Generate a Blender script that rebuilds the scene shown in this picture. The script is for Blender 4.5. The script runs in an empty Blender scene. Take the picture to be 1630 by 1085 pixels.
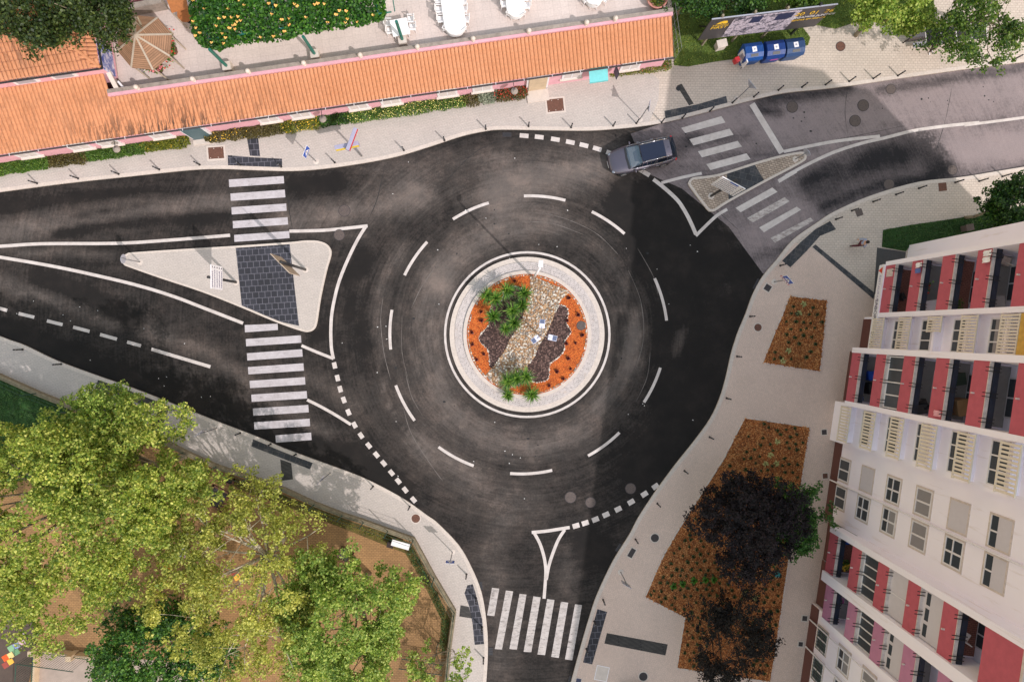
import bpy, bmesh, math, random
import numpy as np
from mathutils import Vector, Matrix, Quaternion, noise
random.seed(7); RNG = np.random.default_rng(7)
SC = bpy.context.scene
COL = SC.collection
# ------------------------------------------------------------------ camera
H = 47.0; F = 1081.0; CX, CY = 815.0, 542.5
nad = Vector((793 - CX, CY - 526, -F)).normalized()
QCAM = nad.rotation_difference(Vector((0, 0, -1)))
cam = bpy.data.cameras.new('camera'); camo = bpy.data.objects.new('camera', cam); COL.objects.link(camo)
cam.sensor_width = 36; cam.lens = 36 * F / 1630; cam.clip_end = 3000; cam.clip_start = 0.5
camo.rotation_mode = 'QUATERNION'; camo.rotation_quaternion = QCAM; camo.location = (0, 0, H)
SC.camera = camo
# ------------------------------------------------------------------ light
SUN_EL = math.radians(45.5); SDX, SDY = 0.70, -0.715
sd = Vector((SDX, SDY, 0)).normalized() * math.cos(SUN_EL); sd.z = math.sin(SUN_EL)
sun = bpy.data.lights.new('sun', 'SUN'); suno = bpy.data.objects.new('sun', sun); COL.objects.link(suno)
sun.energy = 2.1; sun.angle = math.radians(0.6); sun.color = (0.97, 0.92, 0.90)
suno.rotation_mode = 'QUATERNION'; suno.rotation_quaternion = sd.to_track_quat('Z', 'Y'); suno.location = (30, -30, 60)
w = bpy.data.worlds.new('World'); SC.world = w; w.use_nodes = True
nt = w.node_tree; bg = nt.nodes['Background']
sky = nt.nodes.new('ShaderNodeTexSky'); sky.sky_type = 'NISHITA'; sky.sun_disc = False
sky.sun_elevation = SUN_EL; sky.sun_rotation = math.atan2(SDX, SDY)
sky.air_density = 3.2; sky.dust_density = 1.0; sky.ozone_density = 1.6
tint = nt.nodes.new('ShaderNodeMix'); tint.data_type = 'RGBA'; tint.blend_type = 'MULTIPLY'; tint.inputs[0].default_value = 1.0; tint.inputs[7].default_value = (1.10, 0.94, 0.915, 1)   # warm hazy-sky white balance
nt.links.new(sky.outputs[0], tint.inputs[6]); nt.links.new(tint.outputs[2], bg.inputs[0]); bg.inputs[1].default_value = 0.15
SC.view_settings.view_transform = 'Standard'; SC.view_settings.look = 'None'
SC.view_settings.exposure = 0.62; SC.view_settings.gamma = 1.0; SC.view_settings.use_curve_mapping = False

# ------------------------------------------------------------------ helpers
def W(px, py, z=0.0):
    d = QCAM @ Vector((px - CX, CY - py, -F))
    t = (z - H) / d.z
    return Vector((d.x * t, d.y * t, z))
def W2(px, py, z=0.0):
    v = W(px, py, z); return (v.x, v.y)
def PX(pts, z=0.0): return [W2(a, b, z) for a, b in pts]

def smooth(pts, n=4, closed=False):
    """Catmull-Rom through points"""
    P = [Vector((p[0], p[1], p[2] if len(p) > 2 else 0)) for p in pts]; out = []
    N = len(P); rng = range(N) if closed else range(N - 1)
    for i in rng:
        if closed: a, b, c, d = P[i-1], P[i], P[(i+1) % N], P[(i+2) % N]
        else: a, b, c, d = P[max(i-1, 0)], P[i], P[i+1], P[min(i+2, N-1)]
        for k in range(n):
            t = k / n
            out.append(0.5 * ((2*b) + (c-a)*t + (2*a-5*b+4*c-d)*t*t + (3*b-a-3*c+d)*t*t*t))
    if not closed: out.append(P[-1])
    return [(p.x, p.y) for p in out]

class MB:
    def __init__(s): s.v = []; s.f = []; s.m = []; s.mi = 0
    def add(s, vs, fs):
        o = len(s.v); s.v += [tuple(v) for v in vs]
        for f in fs: s.f.append(tuple(i + o for i in f)); s.m.append(s.mi)
        return s
    def box(s, c, size, rz=0.0, ry=0.0, rx=0.0):
        M = Matrix.Translation(c) @ Matrix.Rotation(rz, 4, 'Z') @ Matrix.Rotation(ry, 4, 'Y') @ Matrix.Rotation(rx, 4, 'X')
        x, y, z = size[0]/2, size[1]/2, size[2]/2
        vs = [M @ Vector(p) for p in ((-x,-y,-z),(x,-y,-z),(x,y,-z),(-x,y,-z),(-x,-y,z),(x,-y,z),(x,y,z),(-x,y,z))]
        return s.add(vs, [(0,3,2,1),(4,5,6,7),(0,1,5,4),(1,2,6,5),(2,3,7,6),(3,0,4,7)])
    def prism(s, pts, z0, z1, sides=True, bottom=False):
        a = sum(pts[i-1][0]*pts[i][1]-pts[i][0]*pts[i-1][1] for i in range(len(pts)))
        if a < 0: pts = pts[::-1]
        n = len(pts); vs = [(p[0], p[1], z1) for p in pts]; fs = [tuple(range(n))]
        if sides or bottom:
            vs += [(p[0], p[1], z0) for p in pts]
            if sides: fs += [(i, i+n, (i+1) % n + n, (i+1) % n) for i in range(n)]
            if bottom: fs.append(tuple(range(2*n-1, n-1, -1)))
        return s.add(vs, fs)
    def hexa(s, p):  # 8 pts: bottom 4 ccw, top 4
        return s.add(p, [(0,3,2,1),(4,5,6,7),(0,1,5,4),(1,2,6,5),(2,3,7,6),(3,0,4,7)])
    def ribbon(s, pts, width, z, z0=None, closed=False, taper=None, off=0.0):
        P = [Vector(p[:2]) for p in pts]; n = len(P); L = []; R = []
        for i in range(n):
            if closed: t = (P[(i+1) % n] - P[i-1])
            else: t = P[min(i+1, n-1)] - P[max(i-1, 0)]
            t.normalize(); q = Vector((-t.y, t.x)); wd = width if not taper else width * taper[i]
            L.append(P[i] + q * (wd/2 + off)); R.append(P[i] - q * (wd/2 - off))
        vs = [(p.x, p.y, z) for p in L] + [(p.x, p.y, z) for p in R]; m = n if closed else n - 1
        fs = [(i, i+n, (i+1) % n + n, (i+1) % n) for i in range(m)]
        if z0 is not None:
            vs += [(p.x, p.y, z0) for p in L] + [(p.x, p.y, z0) for p in R]
            for i in range(m):
                j = (i+1) % n
                fs += [(i, j, j+2*n, i+2*n), (i+n, i+3*n, j+3*n, j+n)]
            if not closed: fs += [(0, 2*n, 3*n, n), (n-1, 2*n-1, 4*n-1, 3*n-1)]
        return s.add(vs, fs)
    def tube(s, p0, p1, r0, r1=None, n=8, cap=True):
        p0 = Vector(p0); p1 = Vector(p1); r1 = r0 if r1 is None else r1
        q = (p1-p0).to_track_quat('Z', 'Y'); vs = []
        for p, r in ((p0, r0), (p1, r1)):
            for i in range(n):
                a = 2*math.pi*i/n; vs.append(p + q @ Vector((r*math.cos(a), r*math.sin(a), 0)))
        fs = [(i, (i+1) % n, (i+1) % n + n, i+n) for i in range(n)]
        if cap: fs += [tuple(range(n-1, -1, -1)), tuple(range(n, 2*n))]
        return s.add(vs, fs)
    def path(s, pts, r, n=6):
        for i in range(len(pts)-1):
            a = r[i] if isinstance(r, (list, tuple)) else r; b = r[i+1] if isinstance(r, (list, tuple)) else r
            s.tube(pts[i], pts[i+1], a, b, n)
        return s
    def lathe(s, c, prof, n=16, sx=1, sy=1):
        vs = []; m = len(prof)
        for r, z in prof:
            for i in range(n):
                a = 2*math.pi*i/n; vs.append((c[0]+r*sx*math.cos(a), c[1]+r*sy*math.sin(a), c[2]+z))
        fs = [(k*n+i, k*n+(i+1) % n, (k+1)*n+(i+1) % n, (k+1)*n+i) for k in range(m-1) for i in range(n)]
        fs += [tuple(range(n-1, -1, -1)), tuple(range((m-1)*n, m*n))]
        return s.add(vs, fs)
    def ball(s, c, r, n=8, m=5, sz=1.0, sx=1, sy=1):
        prof = [(max(r*math.sin(math.pi*(k+.02)/(m+.04)), .002), -r*sz*math.cos(math.pi*k/m)) for k in range(m+1)]
        return s.lathe(c, prof, n, sx, sy)
    def build(s, name, mats, parent=None, smooth=False, bevel=0.0):
        me = bpy.data.meshes.new(name)
        off = Vector((0, 0, 0))
        if parent is not None:
            pp = parent; 
            while pp is not None: off = off + pp.location; pp = pp.parent
        me.from_pydata([(v[0]-off.x, v[1]-off.y, v[2]-off.z) for v in s.v], [], s.f)
        if not isinstance(mats, (list, tuple)): mats = [mats]
        for m in mats: me.materials.append(m)
        me.polygons.foreach_set('material_index', s.m)
        if smooth: me.polygons.foreach_set('use_smooth', [True]*len(s.f))
        me.update()
        o = bpy.data.objects.new(name, me); COL.objects.link(o)
        if parent is not None: o.parent = parent
        if bevel:
            b = o.modifiers.new('bevel', 'BEVEL'); b.width = bevel; b.segments = 2; b.limit_method = 'ANGLE'
        return o

def tag(o, label=None, cat=None, group=None, kind=None):
    if label: o['label'] = label
    if cat: o['category'] = cat
    if group: o['group'] = group
    if kind: o['kind'] = kind
    return o
def thing(name, loc, label, cat, group=None):
    o = bpy.data.objects.new(name, None); COL.objects.link(o); o.location = loc; o.empty_display_size = .3
    return tag(o, label, cat, group)
def top(mb, name, mats, label, cat, group=None, **k):
    """single-mesh thing with its origin at its base"""
    xs = [v[0] for v in mb.v]; ys = [v[1] for v in mb.v]; zs = [v[2] for v in mb.v]
    c = Vector(((min(xs)+max(xs))/2, (min(ys)+max(ys))/2, min(zs)))
    mb.v = [(v[0]-c.x, v[1]-c.y, v[2]-c.z) for v in mb.v]
    o = mb.build(name, mats, **k); o.location = c
    return tag(o, label, cat, group)
def struct(mb, name, mats, **k): return tag(mb.build(name, mats, **k), kind='structure')
def stuff(mb, name, mats, label, cat, **k): return tag(mb.build(name, mats, **k), label, cat, kind='stuff')
def copytree(o, loc=None, rz=0.0, parent=None):
    c = o.copy(); COL.objects.link(c)
    if parent is not None: c.parent = parent
    if loc is not None: c.location = loc; c.rotation_euler = (0, 0, rz)
    for ch in [x for x in ALLCH.get(o.name, [])]:
        copytree(ch, None, 0, c)
    return c
ALLCH = {}
def index_children(o):
    ALLCH[o.name] = [x for x in COL.objects if x.parent == o]
    for x in ALLCH[o.name]: index_children(x)

# ------------------------------------------------------------------ materials
def nodes(name):
    m = bpy.data.materials.new(name); m.use_nodes = True; t = m.node_tree
    return m, t, t.nodes['Principled BSDF']
def N(t, typ, **k):
    n = t.nodes.new(typ)
    for a, b in k.items(): setattr(n, a, b)
    return n
def srgb(r, g, b, k=1.0):
    f = lambda c: ((c/255+.055)/1.055)**2.4 if c > 10 else c/255/12.92
    return (min(f(r)*k, 1), min(f(g)*k, 1), min(f(b)*k, 1), 1)
def pos(t, rot=0.0, scale=1.0):
    g = N(t, 'ShaderNodeNewGeometry'); mp = N(t, 'ShaderNodeMapping')
    mp.inputs['Rotation'].default_value = (0, 0, rot); mp.inputs['Scale'].default_value = (scale,)*3
    t.links.new(g.outputs['Position'], mp.inputs['Vector']); return mp.outputs['Vector']
def noisen(t, vec, scale, detail=4, rough=.6):
    n = N(t, 'ShaderNodeTexNoise'); n.inputs['Scale'].default_value = scale; n.inputs['Detail'].default_value = detail
    n.inputs['Roughness'].default_value = rough; t.links.new(vec, n.inputs['Vector']); return n.outputs['Fac']
def ramp(t, fac, stops):
    r = N(t, 'ShaderNodeValToRGB'); e = r.color_ramp.elements
    e[0].position, e[0].color = stops[0]; e[1].position, e[1].color = stops[-1]
    for p, c in stops[1:-1]: x = e.new(p); x.color = c
    t.links.new(fac, r.inputs['Fac']); return r.outputs['Color']
def mixc(t, fac, a, b, mode='MIX'):
    n = N(t, 'ShaderNodeMix', data_type='RGBA', blend_type=mode)
    for s_, v in ((0, fac), (6, a), (7, b)):
        if hasattr(v, 'links') or hasattr(v, 'is_linked'): t.links.new(v, n.inputs[s_])
        else: n.inputs[s_].default_value = v
    return n.outputs[2]
def math_(t, op, a, b=0.0, c=None):
    n = N(t, 'ShaderNodeMath', operation=op)
    for i, v in enumerate((a, b) if c is None else (a, b, c)):
        if hasattr(v, 'is_linked'): t.links.new(v, n.inputs[i])
        else: n.inputs[i].default_value = v
    return n.outputs[0]
def bump(t, p, fac, strength=.3, dist=.02):
    b = N(t, 'ShaderNodeBump'); b.inputs['Strength'].default_value = strength; b.inputs['Distance'].default_value = dist
    t.links.new(fac, b.inputs['Height']); t.links.new(b.outputs[0], p.inputs['Normal'])
def sc(c, k): return (min(c[0]*k, 1), min(c[1]*k, 1), min(c[2]*k, 1), 1)
def M(name, col, rough=.75, metal=0.0, var=.18, scale=3.0, spec=None, fine=0.0, fscale=25):
    m, t, p = nodes(name)
    v = pos(t)
    f = noisen(t, v, scale, 5)
    c = ramp(t, f, [(.3, sc(col, 1-var)), (.7, sc(col, 1+var))])
    if fine:
        f2 = noisen(t, v, fscale, 2)
        c = mixc(t, 1.0, c, ramp(t, f2, [(.35, (1-fine,)*3+(1,)), (.65, (1, 1, 1, 1))]), 'MULTIPLY')
    t.links.new(c, p.inputs['Base Color']); p.inputs['Roughness'].default_value = rough; p.inputs['Metallic'].default_value = metal
    if spec is not None: p.inputs['Specular IOR Level'].default_value = spec
    return m
def paver(name, col, joint, w, h, rot, mortar=.012, var=.12, patch=.15, offset=.5, stain=None, stainlo=.6):
    m, t, p = nodes(name); v = pos(t, rot)
    b = N(t, 'ShaderNodeTexBrick'); b.offset = offset
    b.inputs['Scale'].default_value = 1; b.inputs['Brick Width'].default_value = w; b.inputs['Row Height'].default_value = h
    b.inputs['Mortar Size'].default_value = mortar; b.inputs['Mortar Smooth'].default_value = .2; b.inputs['Bias'].default_value = 0
    b.inputs['Color1'].default_value = sc(col, 1-var); b.inputs['Color2'].default_value = sc(col, 1+var); b.inputs['Mortar'].default_value = joint
    t.links.new(v, b.inputs['Vector'])
    g = N(t, 'ShaderNodeNewGeometry')
    n1 = noisen(t, g.outputs['Position'], .35, 6, .65)
    c = mixc(t, 1.0, b.outputs['Color'], ramp(t, n1, [(.3, (1-patch,)*3+(1,)), (.7, (1+patch*.6,)*3+(1,))]), 'MULTIPLY')
    if stain:
        n2 = noisen(t, g.outputs['Position'], .8, 8, .75)
        c = mixc(t, ramp(t, n2, [(stainlo, (0, 0, 0, 1)), (stainlo+.16, (.7, .7, .7, 1))]), c, stain)
    n3 = noisen(t, g.outputs['Position'], 9, 3)
    c = mixc(t, 1.0, c, ramp(t, n3, [(.3, (.88,)*3+(1,)), (.6, (1.03,)*3+(1,))]), 'MULTIPLY')
    t.links.new(c, p.inputs['Base Color']); p.inputs['Roughness'].default_value = .85
    bump(t, p, b.outputs['Fac'], -.4, .01)
    return m
def leafmat(name, c1, c2, c3=None, trans=.35, rough=.55):
    m, t, p = nodes(name); g = N(t, 'ShaderNodeNewGeometry')
    st = [(0, c1), (1, c2)] if not c3 else [(0, c1), (.55, c2), (1, c3)]
    c = ramp(t, g.outputs['Random Per Island'], st)
    n = noisen(t, g.outputs['Position'], .45, 3)
    c = mixc(t, 1.0, c, ramp(t, n, [(.3, (.7, .75, .7, 1)), (.7, (1.2, 1.15, 1.1, 1))]), 'MULTIPLY')
    t.links.new(c, p.inputs['Base Color']); p.inputs['Roughness'].default_value = rough
    tr = N(t, 'ShaderNodeBsdfTranslucent'); t.links.new(c, tr.inputs['Color'])
    mx = N(t, 'ShaderNodeMixShader'); mx.inputs[0].default_value = trans
    t.links.new(p.outputs[0], mx.inputs[1]); t.links.new(tr.outputs[0], mx.inputs[2])
    t.links.new(mx.outputs[0], t.nodes['Material Output'].inputs['Surface'])
    return m
K = 0.80
M_ = {}
M_['ground'] = M('earth', srgb(160, 148, 138), .95)
M_['pale_pave'] = paver('pale_pavers', srgb(208, 196, 188, K), srgb(180, 168, 160, K), .22, .11, math.radians(8), .008, .04, .08)
M_['old_pave'] = paver('old_pavers', srgb(218, 202, 188, K), srgb(190, 173, 160, K), .26, .17, math.radians(0), .016, .05, .10, stain=srgb(176, 148, 126, K), stainlo=.64)
M_['east_pave'] = paver('east_pavers', srgb(214, 190, 176, .95), srgb(188, 166, 152, .95), .2, .1, math.radians(60), .008, .04, .08)
M_['rust_pave'] = paver('playground_pavers', srgb(186, 142, 94, K*.86), srgb(140, 104, 68, K*.82), .24, .12, math.radians(0), .013, .10, .3, stain=srgb(90, 80, 40, K), stainlo=.66)
M_['kerb'] = M('kerb_stone', srgb(226, 211, 200, K), .8, var=.06, fine=.12, fscale=8)
M_['slate'] = paver('slate_slabs', srgb(66, 66, 76, K*.7), srgb(112, 110, 120, K), .42, .42, math.radians(-4), .022, .2, .3)
M_['slate2'] = paver('worn_slate_slabs', srgb(70, 72, 78, K*.95), srgb(108, 104, 104, K*.9), .42, .42, math.radians(14), .015, .2, .4, stain=srgb(130, 122, 118, K), stainlo=.54)
M_['ribbed'] = paver('ribbed_tactile', srgb(112, 106, 102, K*.8), srgb(40, 40, 42, K), 3.0, .09, math.radians(-10), .03, .15, .4)
M_['cobble'] = paver('granite_setts', srgb(196, 184, 180, K), srgb(222, 212, 208, K), .13, .13, 0.3, .016, .22, .12, stain=srgb(200, 172, 146, K), stainlo=.58)
M_['cobble2'] = paver('weathered_setts', srgb(196, 176, 160, K), srgb(154, 134, 118, K), .26, .15, math.radians(14), .03, .25, .2, stain=srgb(138, 112, 90, K), stainlo=.6)
# ------------------------------------------------------------------ ground + roads
C0 = W(839.3, 532.4, 0); S = 47.0 / F      # metres per photo pixel on the ground
mb = MB(); mb.prism([(-400, -400), (400, -400), (400, 400), (-400, 400)], 0, -.06, sides=False)
struct(mb, 'ground', M_['ground'])

def asphalt(name, base, worn, dustc, stain=None, k=1.0):
    m, t, p = nodes(name); g = N(t, 'ShaderNodeNewGeometry')
    aw = N(t, 'ShaderNodeAttribute', attribute_name='wear'); ad = N(t, 'ShaderNodeAttribute', attribute_name='dust')
    # swept (polar) coordinates round the island for tyre streaks
    sb = N(t, 'ShaderNodeVectorMath', operation='SUBTRACT'); t.links.new(g.outputs['Position'], sb.inputs[0]); sb.inputs[1].default_value = C0
    sx = N(t, 'ShaderNodeSeparateXYZ'); t.links.new(sb.outputs[0], sx.inputs[0])
    r = math_(t, 'SQRT', math_(t, 'ADD', math_(t, 'POWER', sx.outputs[0], 2.0), math_(t, 'POWER', sx.outputs[1], 2.0)))
    a = math_(t, 'ARCTAN2', sx.outputs[1], sx.outputs[0])
    cb = N(t, 'ShaderNodeCombineXYZ'); t.links.new(math_(t, 'MULTIPLY', r, 2.2), cb.inputs[0]); t.links.new(math_(t, 'MULTIPLY', a, 2.2), cb.inputs[1])
    st = noisen(t, cb.outputs[0], 1.0, 7, .68)
    mpl = N(t, 'ShaderNodeMapping'); mpl.inputs['Rotation'].default_value = (0, 0, math.radians(-7)); mpl.inputs['Scale'].default_value = (.16, 1.1, 1); t.links.new(g.outputs['Position'], mpl.inputs['Vector'])
    stl = noisen(t, mpl.outputs[0], 1.0, 7, .68); far = N(t, 'ShaderNodeMapRange'); far.inputs[1].default_value = 11.0; far.inputs[2].default_value = 14.5; t.links.new(r, far.inputs[0])
    mxs = N(t, 'ShaderNodeMix', data_type='FLOAT'); t.links.new(far.outputs[0], mxs.inputs[0]); t.links.new(st, mxs.inputs[2]); t.links.new(stl, mxs.inputs[3]); st = mxs.outputs[0]
    cb2 = N(t, 'ShaderNodeCombineXYZ'); t.links.new(math_(t, 'MULTIPLY', r, 3.2), cb2.inputs[0]); t.links.new(math_(t, 'MULTIPLY', a, 1.6), cb2.inputs[1])
    stf = noisen(t, cb2.outputs[0], 2.0, 5, .7)
    mx2 = N(t, 'ShaderNodeMix', data_type='FLOAT'); ng = noisen(t, g.outputs['Position'], 7.0, 6, .75)
    n1 = noisen(t, g.outputs['Position'], 1.3, 9, .72); n2 = noisen(t, g.outputs['Position'], 24, 3, .6)
    f = math_(t, 'ADD', aw.outputs['Fac'], math_(t, 'MULTIPLY', math_(t, 'SUBTRACT', n1, .5), .55 if k == 1.0 else .45))
    f = math_(t, 'ADD', f, math_(t, 'MULTIPLY', math_(t, 'SUBTRACT', st, .5), .48 if k == 1.0 else .3))
    f = math_(t, 'ADD', f, math_(t, 'MULTIPLY', math_(t, 'SUBTRACT', stf, .5), .42))
    f = math_(t, 'ADD', f, math_(t, 'MULTIPLY', math_(t, 'SUBTRACT', ng, .5), .55))
    mid = tuple((base[i]*.62+worn[i]*.38) for i in range(3)) + (1,)
    c = ramp(t, f, [(.12, base), (.42, mid), (.72, worn), (1.05, sc(worn, 1.15))])
    df = math_(t, 'ADD', ad.outputs['Fac'], math_(t, 'MULTIPLY', math_(t, 'SUBTRACT', n1, .5), 1.6))
    c = mixc(t, ramp(t, df, [(.45, (0, 0, 0, 1)), (.75, (.85, .85, .85, 1))]), c, dustc)
    c = mixc(t, 1.0, c, ramp(t, n2, [(.3, (.84,)*3+(1,)), (.65, (1.10,)*3+(1,))]), 'MULTIPLY')
    n4 = noisen(t, g.outputs['Position'], .55, 8, .7); c = mixc(t, 1.0, c, ramp(t, n4, [(.36, (1-.18*k, 1-.15*k, 1-.13*k, 1)), (.5, (1, 1, 1, 1)), (.66, (1+.45*k, 1+.38*k, 1+.34*k, 1))]), 'MULTIPLY')
    t.links.new(c, p.inputs['Base Color']); p.inputs['Roughness'].default_value = .82; p.inputs['Specular IOR Level'].default_value = .15
    bump(t, p, n2, .25, .01)
    return m
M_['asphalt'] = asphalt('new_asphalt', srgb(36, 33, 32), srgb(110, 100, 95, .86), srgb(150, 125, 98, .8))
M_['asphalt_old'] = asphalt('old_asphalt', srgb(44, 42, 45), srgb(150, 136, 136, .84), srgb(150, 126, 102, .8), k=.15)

# hand-read wear (+) and fresh dark binder (-) strokes: pixels, width px, strength
WEAR = [
 ([(839.3+168*math.cos(i*math.pi/24), 532.4+168*math.sin(i*math.pi/24)) for i in range(49)], 70, .20), ([(545,345),(610,262)], 3, .25), ([(600,560),(620,650),(690,740)], 4, .3), ([(330,300),(360,345)], 30, .1),
 ([(0,375),(100,350),(190,338),(300,322),(360,310)], 44, .50), ([(0,330),(120,318),(220,305),(360,300)], 18, -.35),
 ([(90,372),(170,358),(250,350),(360,345)], 12, -.55), ([(120,345),(230,325)], 8, -.3),
 ([(460,350),(520,345),(600,330),(660,315)], 46, .55), ([(470,300),(540,290)], 22, -.35), ([(600,275),(700,262),(800,250)], 40, .30),
 ([(800,300),(860,280),(930,265),(985,262)], 62, .75), ([(880,255),(960,245)], 18, -.2), ([(500,380),(580,375)], 6, .2),
 ([(650,300),(720,310),(780,320)], 40, .25), ([(690,440),(740,395),(800,360),(880,355)], 46, .36),
 ([(700,620),(690,560),(690,500),(705,450)], 50, .36), ([(720,660),(780,700),(850,712),(920,690)], 40, .36),
 ([(950,650),(995,590),(1010,530)], 26, .38), ([(610,560),(600,500),(612,440),(640,395)], 22, .34), ([(640,470),(635,560),(650,620)], 20, .05),
 ([(560,480),(580,520),(590,600),(640,680)], 34, -.18), ([(600,620),(680,720),(760,780),(840,800)], 60, .34), ([(660,700),(760,760)], 26, .24),
 ([(0,450),(60,470),(110,490),(180,515)], 22, .42), ([(60,440),(160,480),(210,510)], 22, -.5), ([(200,500),(330,560),(390,600)], 60, .05),
 ([(230,525),(330,560),(440,640),(520,690)], 22, .34), ([(0,530),(150,590),(300,640),(400,680)], 40, -.55), ([(440,690),(560,730),(640,780)], 26, -.5),
 ([(490,600),(540,630),(560,650)], 24, .25), ([(1160,450),(1130,480)], 30, .34), ([(1075,560),(1085,530)], 14, .6), ([(1010,500),(1010,580)], 20, .3),
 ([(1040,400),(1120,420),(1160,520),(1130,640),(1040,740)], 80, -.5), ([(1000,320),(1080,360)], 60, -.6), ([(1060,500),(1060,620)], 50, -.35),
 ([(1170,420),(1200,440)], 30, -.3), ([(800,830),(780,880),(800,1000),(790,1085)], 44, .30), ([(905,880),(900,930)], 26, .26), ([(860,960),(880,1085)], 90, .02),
 ([(930,870),(960,880)], 40, -.4), ([(560,440),(580,410)], 20, -.4), ([(720,330),(700,300)], 10, -.2), ([(825,460),(725,350)], 3, -.1),
 ([(990,300),(1010,230)], 18, -.6), ([(30,405),(110,400),(180,410)], 10, .35), ([(190,385),(240,430)], 22, -.1), ([(500,540),(520,520)], 18, -.2), ([(860,385),(925,405),(985,470)], 20, -.2),
]
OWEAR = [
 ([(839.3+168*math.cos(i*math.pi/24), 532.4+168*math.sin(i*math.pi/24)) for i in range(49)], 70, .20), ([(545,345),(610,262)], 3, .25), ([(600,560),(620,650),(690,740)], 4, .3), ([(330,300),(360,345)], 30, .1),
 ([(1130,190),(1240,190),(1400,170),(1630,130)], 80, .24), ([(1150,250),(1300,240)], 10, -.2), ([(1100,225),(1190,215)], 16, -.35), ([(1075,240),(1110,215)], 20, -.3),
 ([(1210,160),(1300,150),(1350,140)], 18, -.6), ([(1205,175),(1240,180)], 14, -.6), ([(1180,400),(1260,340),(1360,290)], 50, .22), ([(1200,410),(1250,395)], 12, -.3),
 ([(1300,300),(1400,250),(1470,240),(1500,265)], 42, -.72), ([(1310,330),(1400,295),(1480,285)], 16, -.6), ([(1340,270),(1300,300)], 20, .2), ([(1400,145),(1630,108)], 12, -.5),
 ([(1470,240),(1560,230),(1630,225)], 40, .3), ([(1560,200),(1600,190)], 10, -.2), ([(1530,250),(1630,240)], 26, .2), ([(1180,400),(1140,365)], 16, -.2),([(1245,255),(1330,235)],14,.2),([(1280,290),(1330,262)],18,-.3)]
DUST = [([(280,272),(340,280),(380,278)], 8, .45), ([(560,268),(600,262)], 8, .45), ([(600,265),(700,240)], 6, .25), ([(985,213),(1060,203),(1140,186)], 5, .5), ([(1230,425),(1262,395),(1310,362)], 8, .8),
 ([(197,385),(188,420),(205,440)], 6, .3), ([(380,275),(470,276)], 5, .4), ([(1150,345),(1180,380)], 16, .3), ([(945,965),(935,1010)], 6, .5), ([(385,520),(450,525)], 4, .3), ([(1200,248),(1285,255),(1330,245)], 12, .45),
 ([(1105,300),(1130,345)], 6, .25), ([(1085,275),(1190,255)], 3, .2), ([(1210,160),(1500,118)], 5, .55), ([(765,250),(700,262)], 5, .1), ([(1010,210),(1050,205)], 8, .2), ([(1400,140),(1440,146)], 10, .4), ([(800,260),(840,700)], 1, 0)]
SW = .74
def field(X, Y, strokes, base):
    f = np.full(X.shape, base)
    for pts, wd, s in strokes:
        P = [W2(a, b) for a, b in pts]; best = np.full(X.shape, 1e9)
        for (x0, y0), (x1, y1) in zip(P[:-1], P[1:]):
            dx, dy = x1-x0, y1-y0; L = dx*dx+dy*dy
            tt = np.clip(((X-x0)*dx+(Y-y0)*dy)/L, 0, 1)
            best = np.minimum(best, np.hypot(X-x0-tt*dx, Y-y0-tt*dy))
        sg = wd*S*.5
        f = f + SW*s*np.exp(-(best/sg)**2 * .7)
    return f
def gridmesh(name, mat, inside, z, strokes, dust, base, step=.33, bounds=(-60, 60, -42, 27)):
    xs = np.arange(bounds[0], bounds[1]+.01, step); ys = np.arange(bounds[2], bounds[3]+.01, step)
    X, Y = np.meshgrid(xs, ys); wv = field(X, Y, strokes, base); dv = field(X, Y, dust, 0.0)
    nx, ny = len(xs), len(ys); V = np.stack([X.ravel(), Y.ravel(), np.full(X.size, z)], 1)
    i = np.arange(nx-1)[None, :] + nx*np.arange(ny-1)[:, None]; i = i.ravel()
    Fc = np.stack([i, i+1, i+1+nx, i+nx], 1)
    return V, Fc, wv.ravel(), dv.ravel()
def npmesh(name, V, Fc, mats, attrs=None, smooth=False, parent=None, mi=None):
    me = bpy.data.meshes.new(name); n = len(V); k = Fc.shape[1]
    me.vertices.add(n); me.vertices.foreach_set('co', V.astype(np.float32).ravel())
    me.loops.add(Fc.size); me.loops.foreach_set('vertex_index', Fc.astype(np.int32).ravel())
    me.polygons.add(len(Fc)); me.polygons.foreach_set('loop_start', (np.arange(len(Fc))*k).astype(np.int32))
    me.polygons.foreach_set('loop_total', np.full(len(Fc), k, np.int32))
    for m in (mats if isinstance(mats, (list, tuple)) else [mats]): me.materials.append(m)
    if mi is not None: me.polygons.foreach_set('material_index', mi.astype(np.int32))
    me.update(calc_edges=True)
    for an, av in (attrs or {}).items():
        a = me.attributes.new(an, 'FLOAT', 'POINT'); a.data.foreach_set('value', av.astype(np.float32))
    if smooth: me.polygons.foreach_set('use_smooth', np.ones(len(Fc), bool))
    o = bpy.data.objects.new(name, me); COL.objects.link(o)
    if parent is not None: o.parent = parent
    return o
V, Fc, wv, dv = gridmesh('road', None, None, 0, WEAR, DUST, .20)
tag(npmesh('road', V, Fc, M_['asphalt'], {'wear': wv, 'dust': dv}), kind='structure')
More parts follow.
